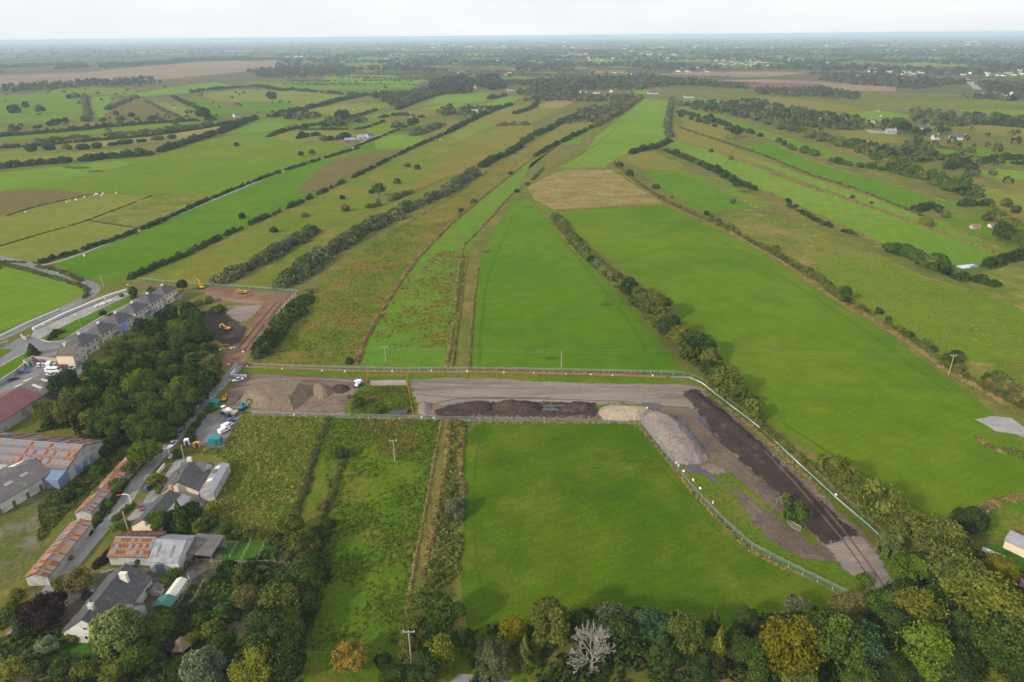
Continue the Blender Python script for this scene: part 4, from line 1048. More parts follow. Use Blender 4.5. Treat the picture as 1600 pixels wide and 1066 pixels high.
# hedgerows ---------------------------------------------------------------
HEDGES = [
 # pts, width, height, hue, gap, label
 ([(62,412),(210,364),(335,309),(425,274),(500,250),(560,232)], 3.2, 2.2, 'dark', 0.08, 'hedge along the farm lane above the long mown field'),
 ([(60,417),(90,424),(128,440)], 2.2, 1.6, 'olive', 0.05, 'hedge between the estate road and the long mown field'),
 ([(0,412),(60,428),(125,447),(136,458),(132,466)], 2.2, 1.5, 'olive', 0.03, 'clipped hedge round the bright corner field'),
 ([(205,436),(243,419),(280,404),(332,379),(400,347),(470,317),(560,274),(640,234),(700,208)], 3.4, 2.6, 'dark', 0.16, 'thin hedge right of the long mown field'),
 ([(700,208),(760,178),(800,164)], 6.0, 4.0, 'dark', 0.05, 'tall hedge running past the stone barn'),
 ([(640,302),(600,318),(575,325)], 5.0, 3.0, 'olive', 0.25, 'scrubby hedge on the rough slope'),
 ([(836,245),(862,230),(905,210),(930,198)], 4.0, 3.0, 'dark', 0.1, 'hedge along the left side of the long bright field'),
 ([(822,290),(838,275),(850,262)], 2.0, 1.4, 'olive', 0.1, 'low hedge at the corner of the hay field'),
 ([(930,198),(950,186),(978,170),(1002,152)], 9.0, 5.0, 'brown', 0.0, 'thick bushy hedge climbing to the white houses'),
 ([(1050,155),(1046,175),(1043,200),(1046,215)], 6.0, 4.5, 'grey', 0.0, 'hedge on the right side of the long bright field'),
 ([(1046,222),(1022,232),(1000,236),(985,241)], 5.5, 4.0, 'dark', 0.0, 'dark hedge below the long bright field'),
 ([(960,255),(966,262),(1000,288),(1040,314),(1090,338)], 2.2, 1.5, 'brown', 0.15, 'low hedge right of the hay field'),
 ([(1090,338),(1130,355),(1180,382),(1222,404),(1262,428),(1300,455),(1322,470)], 3.2, 2.2, 'olive', 0.12, 'gorse hedge above the broad mown field'),
 ([(1322,470),(1360,490),(1400,515),(1440,540),(1480,572),(1540,606),(1600,640)], 2.2, 1.5, 'olive', 0.2, 'thin hedge along the bank of the broad mown field'),
 ([(1040,236),(1070,248),(1110,264),(1150,284),(1180,298)], 4.5, 3.2, 'dark', 0.1, 'bush hedge between green strips'),
 ([(1232,322),(1262,338),(1300,356),(1330,366)], 2.6, 2.0, 'dark', 0.3, 'gappy hedge at the tan field top'),
 ([(1062,200),(1130,222),(1200,246),(1262,272),(1340,298),(1440,338)], 2.0, 1.3, 'olive', 0.15, 'low hedge along the narrow green strip'),
 ([(1060,176),(1100,186),(1140,198),(1190,214)], 6.0, 4.0, 'dark', 0.1, 'bush hedge above the dry strip'),
 ([(1055,162),(1100,168),(1160,180),(1220,198),(1280,216),(1350,236),(1376,246)], 9.0, 5.0, 'olive', 0.0, 'wide overgrown hedge across the right side'),
 ([(1392,264),(1420,272),(1455,282),(1490,296),(1515,306)], 13.0, 5.5, 'green', 0.0, 'broad wooded bank on the right'),
 ([(866,338),(880,355),(900,382),(925,408),(950,430),(975,448)], 5.5, 3.0, 'olive', 0.0, 'overgrown hedge between the two mown fields'),
 ([(975,448),(1000,472),(1040,510),(1075,545),(1105,568),(1145,606),(1165,632)], 8.0, 4.0, 'olive', 0.0, 'thick hedge under the row of field trees'),
 ([(1150,630),(1180,655),(1200,676),(1240,708),(1275,735)], 2.6, 1.6, 'olive', 0.05, 'weedy hedge along the green silt fence'),
 ([(405,560),(420,540),(440,515),(460,490),(475,470)], 7.0, 4.0, 'green', 0.0, 'bushy hedge right of the earth haul road'),
 ([(345,440),(375,428),(400,414),(430,398),(455,384),(490,362)], 9.0, 4.2, 'grey', 0.0, 'shorter grey willow hedge on the left'),
 ([(440,446),(465,432),(490,412),(520,394),(550,374),(580,356),(610,342),(640,326)], 11.0, 5.0, 'grey', 0.0, 'long grey willow hedge'),
 ([(660,318),(690,305),(715,290),(735,275)], 9.0, 4.5, 'grey', 0.0, 'upper part of the willow hedge'),
 ([(752,262),(780,246),(800,238),(830,215),(850,206)], 7.0, 4.0, 'dark', 0.1, 'hedge continuing above the willows'),
 ([(855,205),(880,190),(915,175),(930,168)], 8.0, 4.0, 'dark', 0.1, 'bushy hedge beside the brown plots'),
 ([(0,264),(50,258),(100,255),(180,247),(236,242)], 9.0, 5.0, 'dark', 0.03, 'wide dark hedge above the cow pasture'),
 ([(250,238),(300,222),(350,206),(400,186),(440,182)], 7.0, 5.0, 'dark', 0.05, 'dark hedge running down to the wide hedge'),
 ([(0,232),(60,228),(150,220),(240,212),(340,197),(400,184)], 5.0, 3.4, 'dark', 0.0, 'long straight dark hedge'),
 ([(60,222),(140,214),(220,208),(330,194)], 10.0, 3.5, 'olive', 0.1, 'scrub beside the long straight hedge'),
 ([(0,214),(100,206),(180,198),(260,192),(330,188)], 10.0, 5.0, 'dark', 0.12, 'scattered tree hedge across the left pastures'),
 ([(132,150),(135,165),(138,180),(136,190)], 8.0, 4.5, 'grey', 0.05, 'hedge between pasture and small bright field'),
 ([(175,165),(168,172),(180,166),(215,152)], 7.0, 4.5, 'grey', 0.1, 'hedge behind the brown plot'),
 ([(228,158),(250,170),(285,186),(310,190)], 5.0, 3.0, 'olive', 0.1, 'hedge right of the brown plot'),
 ([(270,152),(300,166),(320,175)], 6.0, 4.0, 'dark', 0.1, 'hedge beside the small cottage'),
 ([(300,145),(340,140),(400,136),(440,142),(460,140)], 9.0, 5.0, 'dark', 0.05, 'dark hedge above the brownish pasture'),
 ([(465,142),(500,145),(540,148),(580,150),(600,156)], 8.0, 4.5, 'dark', 0.05, 'hedge behind the brownish pasture'),
 ([(430,182),(470,172),(500,166),(530,158),(560,152),(575,148)], 8.0, 5.0, 'dark', 0.0, 'thick hedge left of the cattle field'),
 ([(420,214),(450,204),(480,198),(520,193),(560,182),(590,172)], 5.0, 3.2, 'dark', 0.0, 'hedge curving past the green strip'),
 ([(470,203),(520,203),(560,202),(580,198),(600,190)], 4.0, 2.6, 'dark', 0.05, 'low straight hedge above the olive field'),
 ([(555,230),(600,212),(640,196)], 2.6, 1.6, 'dark', 0.1, 'low hedge along the farm track'),
 ([(590,186),(620,180),(660,184)], 6.0, 3.5, 'dark', 0.1, 'hedge beside the white cottage'),
 ([(620,172),(650,160),(680,150),(700,145)], 8.0, 4.5, 'dark', 0.0, 'hedge below the pines'),
 ([(645,212),(668,205),(690,196)], 9.0, 5.0, 'grey', 0.0, 'bushy hedge beside the white cow pasture'),
 ([(755,170),(775,169),(782,168)], 5.0, 3.5, 'dark', 0.0, 'short hedge behind the barn'),
 ([(778,197),(800,196),(825,195)], 7.0, 4.0, 'brown', 0.0, 'short brown hedge across the moor strip'),
 ([(800,180),(830,170),(840,160)], 6.0, 4.0, 'dark', 0.1, 'hedge beside the dry field'),
 ([(770,150),(765,155),(790,150)], 7.0, 4.0, 'dark', 0.0, 'short hedge below the pines'),
 ([(1330,222),(1365,232),(1400,240),(1424,240)], 7.0, 4.5, 'dark', 0.05, 'dark hedge below the concrete yard'),
 ([(1480,264),(1520,258),(1560,250),(1600,248)], 8.0, 4.5, 'dark', 0.05, 'hedge on the far right pastures'),
 ([(1470,232),(1500,236),(1520,240)], 5.0, 3.5, 'olive', 0.0, 'clipped hedge below the white bungalow'),
 ([(1480,245),(1540,252),(1600,258)], 5.0, 3.5, 'dark', 0.2, 'hedge across the right pastures'),
 ([(1500,192),(1560,196),(1640,204)], 9.0, 5.0, 'dark', 0.0, 'hedge behind the white bungalow'),
 ([(1430,330),(1450,326),(1490,322),(1540,320)], 7.0, 4.0, 'dark', 0.05, 'dark hedge above the green hollow'),
 ([(1545,330),(1560,340),(1575,352)], 10.0, 5.0, 'yellow', 0.0, 'yellow green hedge beside the ruins'),
 ([(1495,435),(1520,440),(1550,445)], 6.0, 3.5, 'dark', 0.1, 'hedge ending at the tan field'),
 ([(1545,418),(1570,408),(1600,400)], 8.0, 5.0, 'dark', 0.0, 'dark hedge at the right edge'),
 ([(180,826),(215,822),(240,826)], 3.5, 2.6, 'fresh', 0.0, 'fresh green garden hedge beside the lane'),
 ([(238,752),(255,752)], 2.0, 1.4, 'fresh', 0.0, 'short clipped hedge by the bungalow drive'),
 ([(180,812),(208,790)], 1.6, 1.4, 'olive', 0.0, 'narrow clipped hedge between drive and lane'),
 ([(262,912),(278,895),(284,885)], 2.5, 1.8, 'fresh', 0.0, 'garden hedge beside the long greenhouse'),
 ([(150,885),(175,868),(195,862)], 2.5, 1.6, 'copper', 0.0, 'dark copper hedge along the lane'),
 ([(78,902),(112,862),(140,826),(166,796),(196,748),(222,712)], 1.6, 1.1, 'olive', 0.1, 'verge hedge left of the lane'),
 ([(150,790),(165,770),(185,752),(195,735)], 4.0, 2.6, 'fresh', 0.0, 'bright overgrown hedge against the rusty shed'),
 ([(292,690),(312,655),(330,640)], 2.2, 1.4, 'green', 0.0, 'hedge between lane and compound'),
 ([(0,978),(15,950),(28,930)], 3.0, 1.6, 'olive', 0.0, 'weedy hedge left of the lane bottom'),
 ([(355,840),(400,838),(440,846)], 3.0, 1.8, 'olive', 0.0, 'overgrown hedge behind the paddock'),
 ([(0,420),(0,410),(60,412)], 1.5, 1.0, 'olive', 0.1, 'roadside hedge by the crossroads'),
]
for pts, w, h, hue, gap, lab in HEDGES:
    k_ = 1.15 if pts[0][1] < 330 else 1.0
    hedge(pts, w * k_, h * k_, hue, lab, gap * 0.6, rough=0.45)

# dry grass and rushes on banks
for pts, w, h in (([(690,657),(678,720),(664,800),(648,880),(634,965)], 1.0, 0.6), ([(703,658),(700,700),(690,760),(676,830),(660,900)], 1.6, 0.8),
                  ([(712,660),(722,668),(718,720),(722,770)], 2.0, 0.7),
                  ([(698,574),(709,500),(722,392),(737,372),(770,336),(800,303)], 1.4, 0.8), ([(706,574),(714,520),(730,400)], 1.0, 0.6), ([(733,573),(737,500),(746,420)], 1.4, 0.7),
                  ([(557,570),(572,530),(600,480),(640,420),(665,390),(725,332),(800,272),(850,235),(905,205)], 2.0, 0.9),
                  ([(740,661),(850,661),(985,661)], 1.2, 0.5), ([(1004,672),(1040,716),(1082,768),(1130,820),(1172,860),(1225,888)], 1.2, 0.5),
                  ([(735,578),(870,581),(1000,583),(1062,584)], 1.6, 0.6),
                  ([(866,330),(950,325),(1036,321)], 1.2, 0.6), ([(826,312),(850,335),(866,352),(900,395)], 1.5, 0.6),
                  ([(962,262),(1000,292),(1040,318),(1092,343),(1135,360)], 1.5, 0.7), ([(1140,362),(1182,388),(1222,410),(1300,465),(1332,480)], 1.6, 0.8),
                  ([(1332,480),(1400,524),(1442,552),(1482,580),(1542,615),(1600,650)], 2.2, 0.9),
                  ([(1200,270),(1262,292),(1335,316),(1432,350),(1480,366),(1560,398)], 2.4, 0.9), ([(1060,262),(1130,295),(1182,325),(1230,330)], 1.6, 0.7),
                  ([(1200,300),(1242,322),(1300,350),(1370,380)], 2.0, 0.8), ([(1190,247),(1262,274),(1340,300),(1432,336)], 1.6, 0.8),
                  ([(1215,228),(1300,262),(1380,284),(1450,306),(1500,322)], 1.8, 0.7), ([(1480,352),(1520,370),(1560,388)], 1.8, 0.7),
                  ([(1525,682),(1545,698),(1570,708)], 1.4, 0.6), ([(1520,800),(1560,785),(1600,772)], 2.6, 0.9), ([(1095,606),(1180,672),(1290,772)], 1.4, 0.5)):
    bank(pts, w, h)
for pts, w, h in (([(512,655),(495,700),(478,760),(462,800),(450,832)], 2.2, 1.0), ([(535,720),(520,770),(505,820)], 1.8, 0.8), ([(725,400),(722,440),(716,500),(708,570)], 1.0, 0.6),
                  ([(60,412),(130,394),(215,357),(330,309)], 1.2, 0.6), ([(0,385),(60,367),(135,345),(240,305)], 1.5, 0.6), ([(10,338),(60,322),(110,311),(160,301)], 1.5, 0.7), ([(135,344),(170,350),(214,356)], 1.5, 0.5),
                  ([(1550,700),(1600,712)], 4, 1.2)):
    bank(pts, w, h, (0.10, 0.115, 0.03), 'coarse green grass along an old bank')

# field bushes along the hedgerows ------------------------------------------
rw = random.Random(77)
def row(pts, n, w0, w1, hues, place, shape='bush', jit=0.2, ratio=(0.9, 1.25), group=None):
    """n bushes strung along surveyed points, sizes in photo pixels from w0 (first) to w1 (last)"""
    L_ = smooth_line([G(*q) for q in pts], 1.0)
    for i in range(n):
        t = (i + 0.5 + rw.uniform(-jit, jit)) / n
        k_ = min(len(L_) - 2, int(t * len(L_))); p = L_[k_]; dv = L_[k_ + 1] - p
        w = (w0 + (w1 - w0) * t) * rw.uniform(0.75, 1.25)
        r = w / 2 * mpp(p)
        hue = rw.choice(hues)
        sh = shape if isinstance(shape, str) else rw.choice(shape)
        kind = 'bush' if sh == 'bush' else 'tree'
        plant(0, 0, 0, sh, hue, rw.uniform(*ratio), f"{HUES[hue][1]} {kind}, {ordinal(i)} along {place}", group or f"{'bushes' if kind == 'bush' else 'trees'} along {place}",
              wpos=(p.x + rw.uniform(-r, r) * 0.25, p.y + rw.uniform(-r, r) * 0.25, 0), radius=r, along=math.atan2(dv.y, dv.x))

row([(868,340),(890,370),(915,398),(940,425),(962,442)], 12, 15, 24, ['olive', 'grey', 'brown', 'olive'], 'the hedge between the two mown fields')
row([(975,450),(1005,478),(1040,512),(1075,546),(1110,575),(1128,592)], 15, 26, 36, ['olive', 'green', 'brown', 'olive', 'yellow'], 'the thick hedge under the field trees', ratio=(1.0, 1.4))
row([(1050,240),(1085,254),(1115,268),(1150,286)], 9, 11, 14, ['dark', 'grey', 'dark'], 'the bush hedge between green strips')
row([(1225,312),(1245,324),(1262,338),(1280,350),(1300,358)], 5, 9, 9, ['dark'], 'the gappy hedge above the tan field')
row([(1100,332),(1125,350),(1155,362)], 3, 8, 10, ['green', 'dark'], 'the low hedge right of the hay field')
row([(1205,388),(1222,402),(1240,416),(1262,424),(1280,436),(1296,448),(1320,462)], 8, 12, 15, ['olive', 'dark', 'green'], 'the gorse hedge above the broad mown field')
row([(1370,486),(1400,512),(1460,548)], 5, 11, 17, ['green', 'dark', 'olive'], 'the bank of the broad mown field')
row([(1552,600),(1575,615),(1600,635)], 3, 36, 24, ['dark', 'brown', 'green'], 'the bank at the right edge')
row([(1060,182),(1090,190),(1118,198),(1140,205)], 6, 9, 12, ['dark', 'green'], 'the bush hedge above the dry strip')
row([(1210,220),(1240,234),(1262,240),(1285,246)], 6, 12, 13, ['dark', 'green'], 'the bush hedge on the green slope')
row([(1295,252),(1312,256),(1345,262),(1365,264),(1385,268)], 6, 10, 15, ['green', 'dark'], 'the hedge before the wooded bank')
row([(1395,266),(1420,274),(1450,284),(1480,296),(1508,306)], 9, 20, 20, ['green', 'olive', 'fresh'], 'the wooded bank on the right', shape=['round', 'bush'])
row([(1382,392),(1410,400),(1440,412),(1470,424),(1480,432)], 6, 26, 26, ['dark', 'green', 'dark'], 'the big bush hedge on the right', shape='bush', ratio=(1.0, 1.3))
row([(1060,164),(1120,174),(1180,190),(1240,208),(1300,226),(1360,242)], 14, 11, 14, ['olive', 'green', 'dark', 'grey'], 'the wide overgrown hedge', shape=['bush', 'round'])
row([(748,262),(770,250),(800,238),(815,226)], 6, 12, 9, ['grey', 'dark'], 'the hedge above the willows')
row([(660,322),(690,306),(712,292),(735,276)], 6, 20, 15, ['grey', 'olive', 'green'], 'the upper willow hedge')
row([(452,440),(480,420),(510,400),(545,376),(580,356),(615,338),(640,326)], 15, 30, 18, ['grey', 'olive', 'grey', 'green'], 'the long grey willow hedge')
row([(355,438),(385,424),(420,404),(450,388),(485,364)], 9, 26, 18, ['grey', 'olive', 'grey'], 'the left willow hedge')
row([(410,555),(425,532),(445,506),(462,486)], 6, 32, 24, ['green', 'olive', 'dark'], 'the hedge right of the earth haul road')
row([(838,243),(870,226),(890,215),(912,206)], 6, 9, 9, ['dark'], 'the left side of the long bright field')
row([(935,194),(960,182),(985,166),(1000,154)], 7, 12, 9, ['grey', 'brown', 'olive'], 'the thick hedge to the white houses')
row([(0,262),(80,256),(150,250),(230,242)], 10, 14, 12, ['dark'], 'the wide dark hedge above the cow pasture')
row([(255,236),(300,222),(350,206),(392,188)], 8, 13, 9, ['dark'], 'the dark hedge running down the left')
row([(35,238),(60,236),(100,234),(130,234),(175,228),(190,226),(225,222),(240,220),(262,218),(280,216)], 10, 13, 11, ['dark', 'dark', 'brown'], 'the straw strip on the left')
row([(10,205),(50,202),(80,196),(110,190),(150,190),(200,188),(260,186)], 10, 12, 10, ['dark', 'green'], 'the left pasture hedge')
row([(1440,230),(1450,240),(1470,250),(1430,222)], 6, 22, 18, ['green', 'olive', 'dark'], 'the scrub left of the white bungalow')
row([(1400,205),(1420,212),(1460,212),(1485,208)], 6, 18, 14, ['dark', 'green'], 'the trees round the two white houses', shape='round')
row([(462,202),(480,200),(500,199),(530,198)], 2, 9, 9, ['dark'], 'the low straight hedge')
row([(462,218),(478,214),(495,212)], 4, 10, 12, ['dark'], 'the dark clump in the olive field')
row([(500,220),(515,220),(528,218),(545,216)], 4, 11, 11, ['grey', 'dark'], 'the round clump left of the stone farm')
row([(615,206),(635,202),(655,198)], 4, 13, 16, ['grey', 'green'], 'the tree clump right of the stone farm', shape='round')
row([(1560,320),(1590,330),(1545,345),(1580,360)], 5, 20, 18, ['yellow', 'olive', 'green'], 'the hollow by the ruined sheds')
row([(1560,378),(1590,385)], 3, 28, 28, ['dark', 'green'], 'the dark corner at the right edge', shape='round')
row([(1420,328),(1445,322),(1470,335),(1480,342)], 4, 12, 14, ['dark', 'yellow'], 'the hollow hedge')

# single bushes the eye picks out
SINGLE = [(370,226,10,'bush','dark','by itself in the cow pasture'), (535,309,11,'bush','dark','on the rough slope'), (540,326,18,'bush','brown','lower on the rough slope'), (378,338,14,'bush','dark','beside the thin hedge'),
          (428,360,14,'bush','dark','at the lower end of the rough slope'), (476,336,14,'bush','olive','in the middle of the rough slope'), (592,296,22,'round','green','in the scrub line of the rough slope'), (620,284,14,'bush','green','near the top of the rough slope'),
          (580,300,10,'bush','dark','left of the scrub line'), (652,262,12,'bush','dark','on the brown moor'), (636,258,12,'bush','brown','beside the brown moor'), (720,329,11,'bush','dark','beside the overgrown ditch'),
          (740,315,12,'bush','olive','on the overgrown ditch'), (797,272,9,'bush','dark','high on the overgrown ditch'), (484,455,16,'bush','yellow','at the corner of the earth haul road'), (547,565,16,'bush','dark','by the site fence at the ditch end'),
          (808,299,9,'bush','dark','at the hay field corner'), (535,709,30,'bush','dark','standing alone in the rough field'), (708,795,52,'bush','grey','in the strip right of the grassy lane'), (702,765,24,'bush','olive','above the grey green bush of the strip'),
          (712,697,18,'bush','yellow','near the site end of the strip'), (562,630,24,'bush','green','inside the red barriers'), (545,620,10,'bush','grey','beside the red barriers'), (590,642,18,'bush','green','low in the red barrier patch'),
          (1112,338,8,'bush','green','beside the small green field'), (985,272,16,'bush','dark','left of the small green field'), (968,258,14,'bush','dark','at the corner below the dark hedge'), (1024,292,13,'bush','green','beside the small field'), (1050,308,7,'bush','green','lower beside the small field'),
          (1145,315,12,'bush','green','right of the small green field'), (1152,288,14,'bush','dark','at the end of the bush hedge'), (1111,236,9,'bush','dark','alone on the dry tan strip'), (1142,248,10,'bush','grey','lower on the dry tan strip'), (1338,368,9,'bush','olive','on the tan strip bank'),
          (1450,348,24,'bush','yellow','by the thin tan bank'), (1362,317,7,'bush','dark','on the narrow strip'), (1332,308,9,'bush','dark','higher on the narrow strip'), (1322,460,20,'tall','green','at the gorse hedge end'),
          (1458,546,14,'bush','green','left of the right hand pole'), (1490,560,34,'bush','dark','behind the right hand pole'), (1500,575,20,'bush','olive','beside the right hand pole'), (1552,600,38,'bush','brown','at the end of the mown field bank'),
          (1370,245,18,'round','green','at the end of the wide hedge'), (18,198,9,'round','dark','far left in the pasture'), (40,165,14,'bush','dark','in the far left pasture'), (62,170,14,'round','dark','right of the far left clump'), (20,172,22,'bush','dark','in the dark clump far left'),
          (108,152,10,'bush','dark','below the brown bog'), (118,150,12,'round','grey','beside the bog hedge'), (205,180,12,'bush','dark','on the brown plot'), (182,178,11,'bush','dark','left on the brown plot'), (318,178,20,'round','dark','behind the small cottage'),
          (424,150,18,'round','blue','in the clump of the brownish pasture'), (535,180,26,'bush','dark','left of the cattle field'), (1110,184,14,'round','dark','above the dry strip'), (1150,205,18,'round','dark','on the bush hedge above the dry strip'),
          (470,240,9,'round','dark','alone in the olive field'), (487,238,10,'round','green','beside the lone field tree')]
for px, py, w, sh, hue, where in SINGLE:
    kind = 'bush' if sh == 'bush' else 'tree'
    plant(px, py, w, sh, hue, 1.0, f"{HUES[hue][1]} {kind} {where}", 'single bushes and trees in the fields')
# ---------------------------------------------------------------- trees near the camera
BELT = [(770,1030,52,'willow','grey',1.3),(803,985,46,'round','autumn'),(820,1022,40,'cone','olive'),(858,985,70,'tall','olive',0.8),(950,968,62,'round','grey'),(968,1002,78,'round','dark'),(905,975,56,'round','dark'),
        (1010,985,64,'round','blue'),(1040,1012,56,'round','dark'),(1072,992,62,'round','olive',1.2),(1030,1030,48,'round','green'),(1105,1012,38,'round','green'),(1116,972,32,'cone','green'),(1122,1015,36,'cone','yellow',1.2),
        (1150,1005,50,'round','dark'),(1165,972,38,'tall','dark',0.8),(1185,1028,62,'round','green'),(1228,1008,92,'round','autumn',1.05),(1300,1002,92,'round','green'),(1270,968,46,'round','olive'),
        (1330,952,50,'round','brown',1.0),(1246,948,36,'willow','grey',1.0),(1352,1012,76,'round','blue'),(1395,985,66,'round','dark'),(1378,945,56,'round','green'),(1440,958,72,'round','yellow'),
        (1452,1020,82,'round','fresh'),(1500,985,66,'round','dark'),(1502,1040,72,'round','dark'),(1562,1005,88,'round','green'),(1545,932,104,'round','yellow',0.85),(1490,900,84,'round','olive'),
        (1470,848,84,'round','olive'),(1372,786,76,'round','olive'),(1412,818,60,'round','olive'),(1310,742,50,'round','olive',1.1),(1290,722,32,'round','yellow'),(1332,760,46,'round','olive'),(1392,850,40,'willow','pale'),
        (1428,888,60,'round','fresh'),(1560,888,56,'round','autumn',0.8),(1512,812,52,'round','dark'),(1596,965,56,'round','green'),(1590,1045,60,'round','dark'),(1410,930,50,'round','dark'),(1470,930,50,'round','green'),
        (1350,905,30,'bush','fresh'),(1555,1062,40,'round','yellow'),(1400,1050,60,'round','dark'),(1340,1055,56,'round','green'),(1250,1055,56,'round','olive'),(1095,1045,44,'round','dark')]
cluster(BELT, 'in the bottom tree belt', 'trees of the belt below the mown field')
MID = [(690,958,62,'round','green'),(655,935,34,'round','olive'),(648,985,50,'round','olive'),(690,1022,54,'round','yellow'),(660,1046,60,'round','dark'),(720,1000,40,'round','dark'),(545,1026,54,'round','orange',0.95),
       (638,1020,36,'bush','brown'),(675,905,30,'bush','olive'),(600,1035,34,'bush','dark'),(672,985,46,'round','dark'),(620,1062,50,'round','dark')]
cluster(MID, 'around the lower end of the ditch', 'trees around the lower end of the ditch')
GARD = [(472,850,50,'round','olive',1.0),(455,818,40,'round','olive'),(500,835,34,'round','dark'),(470,900,60,'round','green'),(492,885,40,'round','dark'),(440,940,66,'round','olive'),(478,935,46,'round','dark'),(410,985,70,'round','dark'),
        (450,985,54,'round','green'),(400,1040,66,'round','yellow'),(445,1035,60,'round','dark'),(320,1050,66,'willow','silver'),(375,1040,50,'round','dark'),(505,790,26,'bush','brown'),(516,820,22,'bush','dark'),
        (184,985,74,'willow','pale',1.05),(62,960,60,'round','copper'),(85,945,44,'round','copper'),(40,972,40,'round','blue'),(68,1010,32,'round','silver',0.9),(120,908,44,'round','brown'),(98,915,30,'round','olive'),
        (255,975,44,'round','green'),(235,985,36,'round','olive'),(248,1005,28,'round','dark'),(215,1035,48,'round','green'),(180,1050,44,'round','olive'),(130,1050,36,'round','olive'),(95,1045,30,'round','green'),
        (270,1010,26,'round','copper'),(240,1035,30,'round','blue'),(300,1000,24,'round','yellow'),(330,985,34,'round','olive'),(312,968,26,'round','green'),(345,960,30,'round','green'),(385,930,40,'round','brown'),
        (20,1045,34,'round','yellow'),(50,1050,30,'round','olive'),(280,955,28,'round','dark'),(120,993,34,'bush','olive'),(150,1005,26,'bush','fresh'),(355,890,32,'round','dark'),(375,895,30,'round','olive'),(400,905,30,'bush','dark'),
        (262,985,24,'round','dark'),(200,1005,26,'round','olive'),(290,1040,40,'round','dark'),(350,1005,40,'round','green'),(15,1000,22,'bush','olive'),(100,1075,36,'round','green'),(220,872,28,'bush','olive'),(195,862,24,'bush','olive'),
        (245,815,38,'round','fresh'),(268,815,30,'tall','dark',0.7),(282,812,34,'cone','green'),(298,800,34,'round','dark'),(312,825,22,'tall','olive',0.8),(225,822,24,'bush','dark'),(330,818,30,'bush','green'),(352,828,26,'bush','green'),
        (242,752,26,'round','yellow',0.8),(250,766,18,'bush','fresh'),(222,705,44,'round','fresh'),(200,732,28,'round','olive',0.9),(186,758,26,'round','olive'),(165,790,22,'bush','fresh'),(108,872,14,'bush','yellow'),(140,832,12,'bush','dark'),
        (300,685,18,'bush','green'),(278,710,20,'bush','green'),(50,548,24,'cone','green',0.5),(88,522,18,'round','dark'),(78,528,12,'bush','olive'),(160,490,12,'bush','dark'),(208,458,14,'tall','green',0.8),(98,518,10,'bush','olive'),(190,462,8,'bush','green')]
cluster(GARD, 'among the gardens on the left', 'garden trees and bushes')
HEDGETREES = [(1027,472,50,'round','olive',1.0),(985,450,32,'round','dark'),(965,432,20,'bush','olive'),(1048,512,40,'round','dark'),(1062,528,40,'round','yellow',1.0),(1090,540,46,'round','dark'),(1076,548,34,'round','olive'),
              (1112,578,30,'round','dark'),(1135,598,52,'round','olive',1.0),(1180,640,32,'round','olive'),(1000,462,28,'bush','olive'),(1025,500,30,'bush','yellow'),(1160,625,20,'bush','olive'),(925,406,16,'round','dark',0.8)]
cluster(HEDGETREES, 'in the hedge between the mown fields', 'trees in the hedge between the mown fields')
cluster([(1246,802,36,'round','green',1.15),(1228,782,16,'tall','olive',1.0)], 'fenced in on the building site', 'trees left standing on the site')

# the wood between the estate and the site
wd = random.Random(21)
WOOD = [(298,492),(306,508),(330,545),(330,560),(335,600),(318,630),(290,670),(270,690),(245,690),(225,720),(190,690),(130,690),(110,668),(60,676),(82,645),(112,615),(140,600),(165,590),(182,572),(206,548),(240,520),(272,498)]
def wood(poly, n_max, rmin, rmax, hues, place, group, seed, shapes=('round',), hfac=1.0, sep=1.25):
    wd = random.Random(seed)
    wp = [G(*p) for p in poly]
    xs = [p.x for p in wp]; ys = [p.y for p in wp]
    pl = [(p.x, p.y) for p in wp]
    got = []
    for _ in range(n_max * 60):
        x, y = wd.uniform(min(xs), max(xs)), wd.uniform(min(ys), max(ys))
        if not inside(x, y, pl): continue
        r = wd.uniform(rmin, rmax)
        if all((x - a) ** 2 + (y - b) ** 2 > (sep * (r + c) / 2) ** 2 for a, b, c, _h, _s in got):
            got.append((x, y, r, wd.choice(hues), wd.choice(shapes)))
        if len(got) >= n_max: break
    cnt = {}
    got.sort(key=lambda q: P((q[0], q[1], 0))[0])
    for x, y, r, hue, sh in got:
        i = cnt.get((hue, sh), 0); cnt[(hue, sh)] = i + 1
        kind = 'bush' if sh == 'bush' else 'tree'
        plant(0, 0, 0, sh, hue, hfac * wd.uniform(0.85, 1.2), f"{HUES[hue][1]} {SHAPE_WORD[sh]} {kind}, {ordinal(i)} from the left {place}", group, wpos=(x, y, 0), radius=r)
wood(WOOD, 92, 2.6, 5.4, ['green', 'dark', 'green', 'dark', 'dark', 'green', 'olive', 'fresh'], 'in the wood behind the terrace', 'trees of the wood behind the terraced houses', 3, sep=1.45)
wood([(130,690),(190,690),(225,722),(195,706),(165,735),(125,775),(100,790),(112,720)], 12, 1.6, 3.2, ['fresh', 'green', 'dark'], 'in the scrub beside the old sheds', 'bushes beside the old sheds', 8, ('bush',), 1.0)
wood([(296,478),(318,470),(352,478),(345,490),(310,508),(292,512)], 8, 1.6, 2.6, ['pale', 'olive', 'yellow'], 'in the willow scrub by the dug earth', 'willow scrub by the dug earth', 9, ('bush',), 1.1)
wood([(240,452),(285,450),(290,462),(262,482),(235,482)], 7, 1.8, 3.0, ['dark', 'green'], 'behind the last terraced house', 'trees behind the last terraced house', 10, ('round',), 1.0)

